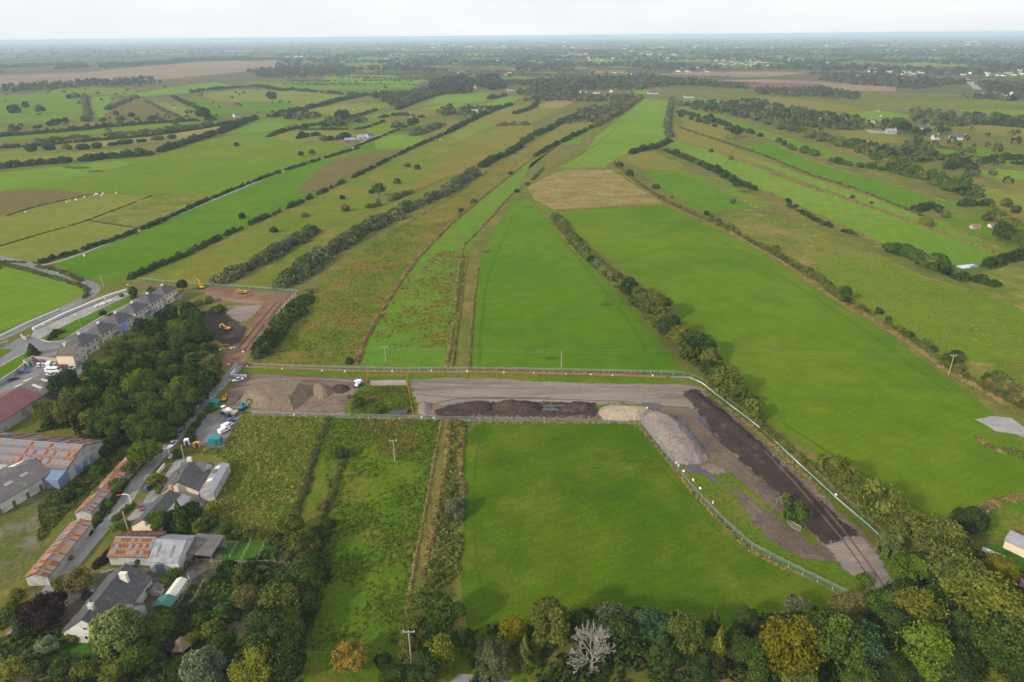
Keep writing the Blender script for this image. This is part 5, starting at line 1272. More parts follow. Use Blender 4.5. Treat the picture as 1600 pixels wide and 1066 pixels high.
# a bare dead tree and half bare trees
def bare_mesh(seed, levels=6, up=0.35, spread=0.55, r0=0.027, first=0.5, kids=(3, 3, 3, 2, 2, 2)):
    rr = random.Random(seed); b = MB(); t = MB()
    t.tube((0, 0, -0.03), (0.0, 0.02, first), r0 * 1.25, r0, 8)
    def grow(p, d, l, r, lv):
        e = p + d * l
        mid = p.lerp(e, 0.5) + Vector((rr.uniform(-1, 1), rr.uniform(-1, 1), rr.uniform(-.5, .5))) * l * 0.1
        n = 5 if lv < 2 else 3
        b.tube(p, mid, r, r * 0.82, n); b.tube(mid, e, r * 0.82, r * 0.6, n)
        if lv >= levels - 1: return
        for k in range(kids[min(lv + 1, len(kids) - 1)]):
            q = (d + Vector((rr.gauss(0, spread), rr.gauss(0, spread), rr.gauss(0, spread * 0.6) + up * 0.35))).normalized()
            grow(p.lerp(e, rr.uniform(0.55, 1.0)), q, l * rr.uniform(0.55, 0.8), max(0.0075, r * 0.6), lv + 1)
    for k in range(11):
        a = k * 0.571 + rr.uniform(-.25, .25)
        el = rr.uniform(0.25, 1.25)
        grow(Vector((0, 0.02, first * rr.uniform(0.7, 1.0))), Vector((math.cos(a) * math.cos(el), math.sin(a) * math.cos(el), math.sin(el))), 0.42, r0 * 0.7, 0)
    return b, t
bb, tt = bare_mesh(5, 6)
p = G(925, 1050)
dt = thing('tree', 'bare dead tree with pale leafless branches in the bottom belt', 'tree', (p.x, p.y, 0), 0.4, 'trees of the belt below the mown field')
dt.scale = (6.6, 6.6, 8.6)
bb.build('branches', M['deadwood'], dt); tt.build('trunk', M['deadwood'], dt)
bb, tt = bare_mesh(9, 5, kids=(3, 3, 3, 2, 2), r0=0.024, first=0.35)
for px, py, s, lab in ((438, 962, 5.6, 'half bare twiggy tree beside the dark garden trees'), (1030, 490, 6.0, 'half bare tree with pale limbs standing in the hedge'), (1330, 965, 4.6, 'brown half bare tree at the site corner')):
    p = G(px, py)
    q = thing('tree', lab, 'tree', (p.x, p.y, 0), s, 'half bare trees'); q.scale = (s, s, s * 1.15)
    if px == 438: b1 = bb.build('branches', M['twig'], q); t1 = tt.build('trunk', M['twig'], q)
    else: link('branches', b1.data, q); link('trunk', t1.data, q)

# undergrowth: low weeds under the belts and in the wood, and tussocks in the rough fields (nobody could count these)
def scatter_stuff(name, label, poly, n, smin, smax, cols, seed, kind='leaf', h=1.0, per=5):
    rng = np.random.default_rng(seed)
    wp = [G(*p) for p in poly]; pl = np.array([(p.x, p.y) for p in wp])
    lo, hi = pl.min(0), pl.max(0)
    pts = []
    while sum(len(a) for a in pts) < n:
        q = rng.uniform(lo, hi, (n * 2, 2))
        ins = np.zeros(len(q), bool)
        j = len(pl) - 1
        for i in range(len(pl)):
            a, b_ = pl[i], pl[j]
            with np.errstate(divide='ignore', invalid='ignore'):
                c = ((a[1] > q[:, 1]) != (b_[1] > q[:, 1])) & (q[:, 0] < (b_[0] - a[0]) * (q[:, 1] - a[1]) / (b_[1] - a[1]) + a[0])
            ins ^= c; j = i
        pts.append(q[ins])
        if not ins.any(): break
    q = np.concatenate(pts)[:n]
    # drifts: tussocks gather in patches
    ph = rng.uniform(0, 6.28, 6)
    f = np.sin(q[:, 0] * 0.16 + ph[0]) + np.sin(q[:, 1] * 0.13 + ph[1]) + np.sin((q[:, 0] + q[:, 1]) * 0.31 + ph[2]) + np.sin((q[:, 0] - 1.3 * q[:, 1]) * 0.22 + ph[3])
    q = q[f + rng.normal(0, 1.2, len(f)) > -0.6]
    m = len(q)
    c = np.array([*pl.mean(0), 0.0])
    s = rng.uniform(smin, smax, m)
    base = np.repeat(np.column_stack([q, np.zeros(m)]) - c, per, axis=0)
    u = unit(rng, m * per, 0.05)
    k = min(len(u), len(base)); u = u[:k]; base = base[:k]
    sr = np.repeat(s, per)[:k]
    pos = base + u * sr[:, None] * np.array([0.6, 0.6, 0.55 * h])
    V = leaf_quads(rng, pos, u, sr * 0.55, 0.5, 0.5)
    t = np.repeat(rng.uniform(0.1, 0.9, m), per)[:k]
    o = link(name, quads_mesh(name, V, M['straw' if kind == 'straw' else 'leaf'], t), loc=(c[0], c[1], 0.02))
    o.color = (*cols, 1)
    return tag(o, label, None, None, 'stuff')
F2 = FIELDS[1][3]; F3 = FIELDS[2][3]; F4 = FIELDS[4][3]; F5 = FIELDS[6][3]
scatter_stuff('grass_tussocks', 'coarse green tussocks in the rough field left of the ditch', F2, 11000, 0.25, 0.6, (0.085, 0.13, 0.013), 1)
scatter_stuff('rush_tussocks', 'brown rush tussocks near the site fence', [(550,655),(650,657),(655,700),(600,715),(550,690)], 1100, 0.3, 0.7, (0.19, 0.13, 0.045), 2)
scatter_stuff('dry_grass', 'straw coloured tussocks beside the bungalow', F3, 6500, 0.3, 0.7, (0.20, 0.205, 0.04), 3)
scatter_stuff('grass_tussocks', 'green tussocks beside the bungalow', F3, 8000, 0.3, 0.6, (0.12, 0.175, 0.018), 4)
scatter_stuff('grass_tussocks', 'coarse tussocks in the long rough field', F4, 12000, 0.3, 0.65, (0.10, 0.145, 0.016), 5, per=4)
scatter_stuff('rush_tussocks', 'brown rushes in the long rough field', F4, 4200, 0.3, 0.7, (0.19, 0.12, 0.032), 6, per=4)
scatter_stuff('rush_tussocks', 'orange rushes beside the grassy lane', [(575,545),(700,545),(712,470),(722,395),(690,390),(640,430),(600,490)], 3200, 0.4, 0.8, (0.19, 0.105, 0.025), 7, per=4)
scatter_stuff('grass_tussocks', 'tussocks inside the red barriers', SITE[6][4], 1800, 0.3, 0.7, (0.095, 0.12, 0.018), 8)
scatter_stuff('weeds', 'rough weeds in the strip right of the grassy lane', [(700,660),(735,662),(720,690),(718,760),(722,830),(718,900),(690,920),(660,940),(672,860),(690,780)], 1700, 0.5, 1.1, (0.11, 0.135, 0.026), 9)
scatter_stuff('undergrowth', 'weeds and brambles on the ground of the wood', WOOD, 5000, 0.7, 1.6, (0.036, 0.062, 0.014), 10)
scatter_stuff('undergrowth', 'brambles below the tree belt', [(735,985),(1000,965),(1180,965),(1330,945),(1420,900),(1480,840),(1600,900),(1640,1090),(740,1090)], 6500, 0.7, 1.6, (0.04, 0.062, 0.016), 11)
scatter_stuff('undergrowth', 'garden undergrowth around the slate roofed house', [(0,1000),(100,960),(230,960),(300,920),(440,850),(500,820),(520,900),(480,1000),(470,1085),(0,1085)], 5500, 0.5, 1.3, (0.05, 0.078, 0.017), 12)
scatter_stuff('undergrowth', 'weeds in the overgrown yard', [(60,790),(130,715),(190,700),(195,712),(125,790),(100,806),(60,850)], 1800, 0.4, 1.0, (0.085, 0.10, 0.025), 13)
scatter_stuff('undergrowth', 'weeds along the left lane verge', [(72,905),(118,848),(158,798),(192,745),(226,704),(234,714),(203,752),(172,800),(130,846),(84,902)], 1300, 0.5, 1.1, (0.05, 0.08, 0.016), 14)
scatter_stuff('grass_tussocks', 'tussocks in the tan field on the right', FIELDS[12][3], 9000, 0.3, 0.7, (0.20, 0.19, 0.05), 15, per=3)
scatter_stuff('dry_grass', 'dry tufts in the hay coloured field', FIELDS[9][3], 3500, 0.4, 0.9, (0.28, 0.21, 0.085), 16, per=3)

# woods and tree lines too far off to count
def far_wood(name, label, polys, n_per_ha, r, col, seed, h=1.5, cap=6000, gap=0.0):
    rng = np.random.default_rng(seed)
    Vs, Ts = [], []
    for poly in polys:
        wp = [G(*p) for p in poly]; pl = [(p.x, p.y) for p in wp]
        a = abs(sum(p[0] * q[1] - q[0] * p[1] for p, q in zip(pl, pl[1:] + pl[:1]))) / 2
        n = int(min(cap, max(4, a / 10000 * n_per_ha)))
        xs = [p[0] for p in pl]; ys = [p[1] for p in pl]
        got = 0
        for _ in range(n * 12):
            x, y = rng.uniform(min(xs), max(xs)), rng.uniform(min(ys), max(ys))
            if not inside(x, y, pl): continue
            if gap and math.sin(x * 0.011 + seed) + math.sin(y * 0.006 + x * 0.004) < gap: 
                got += 0.4
                if got >= n: break
                continue
            d = mpp((x, y, 0))
            rr_ = max(r * rng.uniform(0.6, 1.4), 0.9 * d)
            k = 16 if d < 1.6 else 9
            u = unit(rng, k, -0.05)
            q = np.array([x, y, rr_ * 0.5]) + u * np.array([rr_, rr_, rr_ * h * 0.8])
            Vs.append(leaf_quads(rng, q, u, rr_ * (0.55 if k > 9 else 0.75), 0.35, 0.8))
            Ts.append(np.clip(rng.uniform(0.15, 0.8) + rng.normal(0, 0.1, len(u)), 0, 1))
            got += 1
            if got >= n: break
    V = np.concatenate(Vs); t = np.concatenate(Ts)
    o = link(name, quads_mesh(name, V, M['leaf'], t)); o.color = (*col, 1)
    return tag(o, label, None, None, 'stuff')
far_wood('woodland', 'dark woodland behind the long bright field', [[(800,132),(850,126),(940,124),(1000,120),(1100,128),(1170,138),(1150,150),(1060,146),(1000,142),(900,142),(830,140)], [(750,130),(800,128),(830,140),(900,142),(900,148),(820,150),(760,138)], [(690,140),(700,128),(740,130),(738,145),(700,146)]], 50, 4.6, (0.06, 0.072, 0.028), 31, gap=-0.7)
far_wood('scrub_wood', 'bushy scrub wood left of the long bright field', [[(870,196),(905,176),(940,168),(985,158),(998,156),(975,176),(940,192),(915,192)], [(820,158),(850,146),(900,148),(950,152),(990,150),(985,158),(930,160),(880,158)]], 110, 3.4, (0.09, 0.092, 0.038), 32)
far_wood('woodland', 'woods on the right behind the bush hedges', [[(1060,158),(1130,162),(1180,158),(1230,172),(1290,180),(1350,190),(1400,196),(1420,206),(1360,202),(1300,206),(1240,200),(1160,184),(1080,172)], [(1180,140),(1290,140),(1345,150),(1340,156),(1250,152),(1180,148)],
          [(1420,186),(1450,178),(1520,182),(1600,188),(1640,190),(1640,200),(1560,196),(1500,198),(1440,196)], [(1330,232),(1365,238),(1430,228),(1450,236),(1470,250),(1440,262),(1400,262),(1350,250)], [(1500,270),(1460,255),(1500,250),(1530,262),(1520,282)]], 62, 4.2, (0.066, 0.082, 0.026), 33, gap=-0.8)
far_wood('woodland', 'dark heath woods before the town on the right', [[(1260,116),(1400,118),(1510,124),(1505,132),(1440,140),(1340,134),(1280,126)], [(1520,122),(1640,122),(1640,150),(1550,148),(1535,136)], [(1345,152),(1460,154),(1640,150),(1640,157),(1460,160),(1360,160)], [(1380,165),(1480,166),(1560,166),(1490,176),(1430,180),(1400,172)]], 34, 4.6, (0.075, 0.072, 0.038), 34, gap=-0.5)
far_wood('woodland', 'dark woods beyond the bog', [[(330,118),(436,106),(520,100),(560,110),(540,120),(440,122),(340,122)], [(0,136),(130,128),(255,123),(330,119),(340,124),(255,130),(130,138),(0,146)], [(-200,104),(0,104),(130,98),(140,106),(0,114),(-200,118)], [(150,100),(330,90),(430,88),(430,94),(330,96),(160,108)]], 16, 5.0, (0.058, 0.068, 0.032), 35, gap=-0.5)
far_wood('woodland', 'pines above the far bright fields', [[(668,140),(700,125),(740,128),(736,146),(700,148)], [(745,126),(775,120),(790,138),(770,142),(748,136)]], 80, 5.5, (0.042, 0.056, 0.022), 36, h=2.0)
far_wood('woodland', 'scrub around the far farms', [[(600,152),(660,140),(690,140),(680,150),(640,162),(610,168)], [(575,150),(620,146),(640,152),(600,160)], [(500,196),(540,184),(575,190),(540,202)], [(690,170),(770,172),(765,182),(700,184)], [(440,186),(480,178),(500,184),(470,192)], [(660,186),(700,178),(705,190),(670,192)]], 60, 4.2, (0.064, 0.075, 0.026), 37, gap=-0.6)
far_wood('distant_woodland', 'distant woods and tree lines across the plain', [[(430,86),(700,80),(1000,78),(1300,76),(1640,74),(1640,90),(1300,94),(1020,96),(700,98),(430,104)], [(540,100),(700,98),(1020,98),(1150,108),(1000,118),(850,112),(700,114),(560,110)], [(1150,96),(1400,96),(1640,92),(1640,120),(1500,118),(1300,112),(1180,108)]], 5.0, 7.0, (0.05, 0.062, 0.03), 38, h=1.1, cap=3800, gap=-0.3)
far_wood('distant_woodland', 'faint tree lines near the horizon', [[(-300,72),(430,68),(1000,64),(1900,60),(1900,76),(1000,79),(430,86),(-300,100)]], 0.6, 11.0, (0.05, 0.062, 0.034), 39, h=0.7, cap=3500, gap=-0.2)
far_wood('scattered_bushes', 'bushes scattered over the far left pastures', [[(0,140),(300,130),(460,146),(440,190),(300,206),(0,260)], [(440,110),(800,112),(800,140),(560,140),(440,130)]], 1.0, 3.0, (0.06, 0.075, 0.022), 40)
far_wood('scattered_bushes', 'bushes scattered over the right pastures', [[(1420,200),(1640,205),(1640,300),(1540,310),(1450,250)], [(700,112),(1000,112),(1000,135),(760,136)]], 5, 3.4, (0.07, 0.08, 0.024), 41)

# hedges and tree lines bounding the far strips of field, past counting
rng = np.random.default_rng(77)
Vs, Ts = [], []
for y0 in np.concatenate([np.linspace(66, 84, 26), np.linspace(85, 132, 34)]):
    x = -80.0
    while x < 1680:
        ln = rng.uniform(15, 110) * (0.5 + (y0 - 60) / 50); sl = rng.uniform(-0.05, 0.035)
        if rng.random() < (0.62 if x > 430 else 0.3) and not (1020 < x < 1400 and 110 < y0 < 143) and not (x < 440 and 94 < y0 < 140) and not (940 < x < 1060 and y0 > 128):
            yy = y0 + rng.uniform(-1, 1)
            a, b = G(x, yy), G(x + ln, yy + sl * ln)
            d = mpp(a); st = max(4.0, d * 1.6)
            n = int(min(60, (b - a).length / st)) + 1
            for i in range(n):
                if rng.random() < 0.18: continue
                p = a.lerp(b, (i + rng.uniform(0, 1)) / n)
                r = max(2.6, 0.75 * d) * rng.uniform(0.6, 1.3)
                u = unit(rng, 7, -0.05)
                Vs.append(leaf_quads(rng, np.array([p.x, p.y, r * 0.4]) + u * np.array([r * 1.2, r, r * 0.6]), u, r * 0.7, 0.35, 0.8))
                Ts.append(np.full(len(u), rng.uniform(0.2, 0.8)))
        x += ln + rng.uniform(0, 40)
o = link('distant_hedges', quads_mesh('distant_hedges', np.concatenate(Vs), M['leaf'], np.concatenate(Ts))); o.color = (0.05, 0.063, 0.03, 1)
tag(o, 'hedges and tree lines between the strips of the distant plain', None, None, 'stuff')
# ---------------------------------------------------------------- buildings
def frame_of(p1, p2, z):
    a, b = G(p1[0], p1[1], z), G(p2[0], p2[1], z)
    c = (a + b) / 2; d = b - a
    return Vector((c.x, c.y, 0)), math.atan2(d.y, d.x), math.hypot(d.x, d.y)

def roof_gable(L, W, eave, hr, over=0.35, th=0.16):
    s = (hr - eave) / (W / 2)
    ye, ze = W / 2 + over, eave - over * s
    b = MB()
    b.section([(-ye, ze), (0, hr), (ye, ze), (ye, ze + th), (0, hr + th * 1.15), (-ye, ze + th)], -L / 2 - over * 0.6, L / 2 + over * 0.6)
    return b

def roof_hip(L, W, eave, hr, over=0.4, hip=None):
    x, y = L / 2 + over, W / 2 + over
    z0 = eave - over * (hr - eave) / (W / 2)
    h = hip if hip is not None else W / 2
    rx = max(0.3, L / 2 - h)
    vs = [(-x, -y, z0), (x, -y, z0), (x, y, z0), (-x, y, z0), (-x, -y, z0 + .12), (x, -y, z0 + .12), (x, y, z0 + .12), (-x, y, z0 + .12), (-rx, 0, hr + .12), (rx, 0, hr + .12)]
    b = MB(); b.add(vs, [(3, 2, 1, 0), (0, 1, 5, 4), (1, 2, 6, 5), (2, 3, 7, 6), (3, 0, 4, 7), (4, 5, 9, 8), (5, 6, 9), (6, 7, 8, 9), (7, 4, 8)])
    return b

def opening(root, wall, kind, side, u, z, w, h, L, W, off=None):
    """window or door on side 'f' (-y), 'b' (+y), 'l' (-x), 'r' (+x); u along the wall from its centre"""
    t = 0.07
    def bx(b, e, ww, hh, dd):
        if side in 'fb':
            y = (-1 if side == 'f' else 1) * (W / 2 + e)
            b.box((u, y, z), (ww, dd, hh))
        else:
            x = (-1 if side == 'l' else 1) * (L / 2 + e)
            b.box((x, u, z), (dd, ww, hh))
    a = MB(); 
    if kind == 'door':
        bx(a, 0.04, w, h, 0.08); o = a.build('door', wall, root); return o
    for du, dz, ww, hh in ((0, h / 2, w + t, t), (0, -h / 2, w + t, t * 1.4), (-w / 2, 0, t, h - t), (w / 2, 0, t, h - t), (0, 0, t * 0.8, h - t)):
        if side in 'fb': a.box((u + du, (-1 if side == 'f' else 1) * (W / 2 + 0.05), z + dz), (ww, 0.1, hh))
        else: a.box(((-1 if side == 'l' else 1) * (L / 2 + 0.05), u + du, z + dz), (0.1, ww, hh))
    o = a.build('window', M['pvc'], root)
    g = MB(); bx(g, 0.02, w - t * 0.6, h - t * 0.6, 0.04); g.build('pane', M['glass'], o)
    return o

def house(name, label, cat, p1, p2, hr, W, eave, wall, roof, hip=False, wins=(), doors=(), chims=(), group=None, L=None, shift=0.0, over=0.35, cm='brick', hipend=None):
    c, rz, L0 = frame_of(p1, p2, hr)
    L = L or L0
    d = Vector((-math.sin(rz), math.cos(rz), 0))
    root = thing(name, label, cat, c + d * shift, rz, group)
    b = MB()
    if hip: b.prism([(-L / 2, -W / 2), (L / 2, -W / 2), (L / 2, W / 2), (-L / 2, W / 2)], -0.2, eave)
    else: b.section([(-W / 2, -0.2), (W / 2, -0.2), (W / 2, eave - 0.03), (0, hr - 0.03), (-W / 2, eave - 0.03)], -L / 2, L / 2)
    b.build('wall', M[wall], root)
    ro = (roof_hip(L, W, eave, hr, hip=hipend) if hip else roof_gable(L, W, eave, hr, over)).build('roof', M[roof], root)
    for u, y in chims:
        k = MB(); top = hr + 1.1; zz = hr - (abs(y) / (W / 2)) * (hr - eave)
        k.box((u, y, (zz - 0.5 + top) / 2), (0.75, 1.1, top - zz + 0.5)); k.box((u, y, top + 0.06), (0.9, 1.25, 0.14))
        for q in (-0.25, 0.25): k.tube((u, y + q, top + 0.1), (u, y + q, top + 0.5), 0.12, 0.1, 6)
        k.build('chimney', M[cm], ro)
    for w in wins: opening(root, None, 'window', *w, L, W)
    for w in doors: opening(root, M[w[-1]], 'door', *w[:-1], L, W)
    return root, L, W

def sheets(root, L, W, eave, hr, side, n, m, mats, seed, over=0.35):
    """loose roof sheets laid on a slope, each a part of its own"""
    rr = random.Random(seed)
    s = math.hypot(W / 2 + over, (hr - eave) * (1 + over / (W / 2)))
    ang = math.atan2(hr - eave, W / 2)
    ln, sl = (L + over * 1.2) / n, s / m
    b = MB(); b.box((0, 0, 0), (ln * 0.97, sl * 1.04, 0.05))
    k = 5
    for i in range(k): b.box((-ln * 0.97 / 2 + (i + 0.5) * ln * 0.97 / k, 0, 0.04), (ln * 0.09, sl * 1.03, 0.04))
    mes = [b.mesh('roof_sheet', mm) for mm in mats]
    sg = -1 if side == 'f' else 1
    for i in range(n):
        run = rr.random()
        for j in range(m):
            me = mes[int(rr.random() * len(mats)) if rr.random() < 0.45 else int(run * len(mats))]
            dist = (j + 0.5) * sl
            y = sg * dist * math.cos(ang); z = hr - dist * math.sin(ang) + 0.25 + (m - j) * 0.012
            x = -L / 2 - over * 0.6 + (i + 0.5) * ln
            link('roof_sheet', me, root, (x, y, z), (-sg * ang + rr.gauss(0, 0.004), 0, rr.gauss(0, 0.006)))

# terraced pairs above the wood
est = [((262,441),(254,446),'nearest the bare earth'), ((240,453),(231,459),'second from the bare earth'), ((216,467),(207,473),'third from the bare earth'),
       ((190,483),(181,489),'with the blue painted rear wall'), ((163,499),(154,505),'fifth from the bare earth'), ((134,516),(124,522),'beside the cream gabled house')]
a, b_ = G(124, 521, 8.2), G(254, 445, 8.2)
row_az = math.atan2((b_ - a).y, (b_ - a).x)
for i, (q1, q2, where) in enumerate(est):
    c = G(q2[0], q2[1], 8.4)
    L, W = 10.4, 7.6
    wins = [('f', u, z, 1.2, 1.2) for u in (-4.0, -1.6, 1.6, 4.0) for z in (1.6, 4.2)] + [('l', u, z, 0.9, 1.1) for u in (-1.5,) for z in (4.2,)] + [('b', u, 4.2, 1.2, 1.2) for u in (-3.8, 3.8)]
    root = thing('terraced_house', f'hip roofed pair of rendered houses {where}', 'house', (c.x, c.y, 0), row_az, 'rendered houses in a row above the wood')
    k = MB(); k.prism([(-L / 2, -W / 2), (L / 2, -W / 2), (L / 2, W / 2), (-L / 2, W / 2)], -0.2, 5.6)
    wall = k.build('wall', M['render_cream' if i in (0, 4) else 'render_white'], root)
    if i == 3:
        k = MB(); k.box((-L / 4, -W / 2 - 0.02, 2.8), (L / 2 - 0.05, 0.06, 5.5)); tag(k.build('rear_wall', M['render_blue'], root), 'blue painted half of the rear wall')
    ro = roof_hip(L, W, 5.6, 8.2, 0.4).build('roof', M['slate'], root)
    k = MB(); k.box((0, 0.2, 8.2), (0.65, 1.1, 1.5)); k.box((0, 0.2, 9.0), (0.8, 1.25, 0.12)); k.build('chimney', M['render_white'], ro)
    for w in wins: opening(root, None, 'window', *w, L, W)
    opening(root, M['darkwood'], 'door', 'f', -3.2, 1.0, 0.9, 2.0, L, W); opening(root, M['white'], 'door', 'f', 3.2, 1.0, 0.9, 2.0, L, W)
    if i in (0, 2, 4):
        k = MB(); k.section([(-W / 2 - 2.0, -0.1), (-W / 2, -0.1), (-W / 2, 2.7), (-W / 2 - 2.0, 2.3)], L / 2 - 3.4, L / 2 - 0.6); k.build('rear_extension', M['render_grey'], root)
        k = MB(); k.box((L / 2 - 2.0, -W / 2 - 1.05, 2.62), (3.1, 2.3, 0.1)); k.build('extension_roof', M['slate'], root)
# the cream gabled house at the car park end
root, L, W = house('gabled_house', 'gabled house with cream side wall beside the car park', 'house', (95,540), (121,540), 7.6, 8.4, 5.2, 'render_white', 'tile_brown', wins=[('r', u, z, 1.1, 1.2) for u in (-2, 2) for z in (1.5, 4.2)], chims=[(-1.6, 0.0)], cm='render_white', shift=0)
k = MB(); k.box((0, -W / 2 - 0.03, 2.5), (L - 0.04, 0.06, 5.1)); tag(k.build('side_wall', M['render_cream'], root), 'plain cream wall facing the car park')
# walls round the estate
def wall_line(name, label, pts, h, th, mat, cat='wall', seg=None, part=None, cap=None):
    w = [G(*p) for p in pts]
    root = thing(name, label, cat, w[0])
    for a, b in zip(w, w[1:]):
        d = b - a; n = max(1, int(d.length / seg)) if seg else 1
        for i in range(n):
            q = a.lerp(b, (i + 0.5) / n) - w[0]
            k = MB(); k.box((0, 0, h / 2 - 0.05), (d.length / n - (0.05 if seg else -th * 0.5), th, h + 0.1))
            if cap: k.box((0, 0, h + 0.06), (d.length / n - (0.05 if seg else -th * 0.5), th + 0.12, 0.1))
            k.build(part or 'wall_run', M[mat], root, (q.x, q.y, 0), (0, 0, math.atan2(d.y, d.x)))
    return root
wall_line('road_barrier', 'long white concrete barrier between road and pavement', [(52,516),(100,493),(150,472),(176,462),(198,455)], 1.2, 1.1, 'concrete_wall', 'barrier', 4.0, 'barrier_section')
wall_line('roadside_wall', 'low concrete wall on the field side of the road', [(-20,536),(0,527),(45,505),(93,485)], 0.8, 0.4, 'concrete_wall', 'wall', 6.0)
wall_line('car_park_wall', 'dark retaining wall left of the car park', [(-20,612),(0,602),(30,582),(53,562)], 1.8, 0.35, 'render_grey', 'wall', 6.0, cap=True)
wall_line('boundary_wall', 'pale block wall behind the parked cars', [(54,563),(75,565),(98,567),(128,570)], 1.7, 0.3, 'stonewall', 'wall', 6.0, cap=True)
wall_line('entrance_wall', 'curved stone entrance wall at the junction', [(34,527),(37,530),(42,531),(47,529)], 1.4, 0.5, 'stonewall', 'wall', cap=True)
wall_line('entrance_wall', 'stone entrance wall by the small green', [(0,541),(8,539),(13,538)], 1.4, 0.5, 'stonewall', 'wall', cap=True)
wall_line('garden_wall', 'pale garden wall beside the bungalow sheds', [(283,771),(302,771),(326,771)], 2.2, 0.4, 'render_white', 'wall', cap=True)
wall_line('garden_wall', 'white wall beside the bungalow entrance', [(248,742),(258,730)], 1.2, 0.3, 'render_white', 'wall', cap=True)
wall_line('yard_wall', 'teal painted low wall behind the cottage', [(287,778),(308,778)], 1.4, 0.3, 'teal', 'wall')
# electricity cabin at the green
root, L, W = house('utility_cabin', 'small pale flat cabin by the retaining wall', 'cabin', (38,563), (47,560), 2.8, 3.0, 2.5, 'render_white', 'fibre', doors=[('f', 0, 1.0, 0.9, 1.9, 'green_paint')])
# pale stones on the green
sr = random.Random(3)
def rock_mesh(seed):
    rr = random.Random(seed); bm = bmesh.new(); bmesh.ops.create_icosphere(bm, subdivisions=1, radius=0.5)
    for v in bm.verts: v.co *= rr.uniform(0.7, 1.2); v.co.z *= 0.8
    me = bpy.data.meshes.new('stone_block'); bm.to_mesh(me); bm.free(); me.materials.append(M['concrete_wall']); return me
rocks = [rock_mesh(i) for i in range(4)]
for i in range(14):
    p = G(149 + i * 1.95 + sr.uniform(-.6, .6), 481 - i * 0.85 + sr.uniform(-1, 1)); s = sr.uniform(1.0, 2.0)
    o = link('stone_block', rocks[i % 4], None, (p.x, p.y, s * 0.25), (0, 0, sr.uniform(0, 6)), (s, s, s * 0.8))
    tag(o, f'pale stone block, {ordinal(i)} from the left in the line beside the green', 'stone', 'pale stone blocks beside the green')

# big maroon shed
root, L, W = house('long_shed', 'long shed with maroon roof beside the car park', 'shed', (-46,650), (32,604), 7.2, 15, 4.2, 'render_grey', 'redroof', over=0.5)
root2, L2, W2 = house('sheet_roofed_shed', 'grey sheet roofed shed end with skylights', 'shed', (32.5,603.7), (64,584.5), 7.2, 15, 4.2, 'render_grey', 'fibre', over=0.5)
for u in (-0.22, 0.24):
    for sg in (-1, 1):
        k = MB(); k.box((0, 0, 0), (1.2, 3.4, 0.06)); k.build('rooflight', M['skylight'], root2, (u * L2, sg * 3.7, 7.42 - 3.7 * 3.0 / 7.5), (-sg * math.atan2(3.0, 7.5), 0, 0))
# patchwork shed
root, L, W = house('patchwork_shed', 'wide shed with patchwork roof of rusty and grey sheets', 'shed', (-50,683), (129,697), 7.6, 15, 4.6, 'render_grey', 'darkmetal')
sheets(root, L, W, 4.6, 7.6, 'f', 42, 3, [M['galv'], M['rust'], M['galv'], M['galv'], M['rust2']], 4)
sheets(root, L, W, 4.6, 7.6, 'b', 42, 2, [M['redroof'], M['galv'], M['rust'], M['redroof']], 5)
k = MB(); k.box((0, 0, 7.95), (L + 0.5, 0.5, 0.12)); k.build('ridge_cap', M['galv'], root)
k = MB(); k.section([(-W / 2 - 4.2, -0.1), (-W / 2, -0.1), (-W / 2, 4.3), (-W / 2 - 4.2, 3.3)], L / 2 - 9.5, L / 2 - 0.1); k.build('lean_to', M['bluesheet'], root)
for u in (-4, -1, 2): opening(root, M['bluesheet'], 'door', 'r', u, 1.5, 1.8, 3.0, L, W)
# dark shed in front
root, L, W = house('dark_shed', 'dark sheet roofed shed with white wall at the left edge', 'shed', (-40,768), (50,718), 6.2, 15, 3.8, 'render_white', 'darkfibre', over=0.5)
for u in (-0.1, 0.18): 
    k = MB(); k.box((0, 0, 0), (2.2, 1.1, 0.06)); k.build('rooflight', M['galv'], root, (u * L, -3.6, 6.4 - 3.6 * 2.4 / 7.5), (math.atan2(2.4, 7.5), 0, 0))
for u in (0.3, 0.38, 0.43):
    k = MB(); k.box((0, 0, 0), (1.0, 3.2, 0.06)); k.build('rooflight', M['skylight'], root, (u * L, 4.2, 6.4 - 4.2 * 2.4 / 7.5), (-math.atan2(2.4, 7.5), 0, 0))
for u in (-12, -8, -4, 0, 4, 8): opening(root, M['darkwood'], 'door', 'f', u, 1.0, 0.9, 2.0, L, W)
# narrow rusty sheds
root, L, W = house('rusty_shed', 'long narrow rusty roofed shed behind the bright hedge', 'shed', (206,712), (128,798), 3.4, 4.2, 2.5, 'render_grey', 'darkmetal', over=0.2)
sheets(root, L, W, 2.5, 3.4, 'f', 46, 1, [M['rust'], M['rust2'], M['rust2'], M['rust']], 6, 0.2); sheets(root, L, W, 2.5, 3.4, 'b', 46, 1, [M['rust'], M['rust2'], M['rust2'], M['galv']], 7, 0.2)
root, L, W = house('rusty_shed', 'narrow rusty roofed shed with grey block wall beside the lane', 'shed', (126,812), (55,897), 3.6, 5.2, 2.6, 'render_grey', 'darkmetal', over=0.25)
sheets(root, L, W, 2.6, 3.6, 'f', 36, 1, [M['rust'], M['rust2'], M['rust'], M['rust2'], M['galv']], 8, 0.25); sheets(root, L, W, 2.6, 3.6, 'b', 36, 1, [M['rust'], M['rust2'], M['rust2'], M['galv']], 9, 0.25)

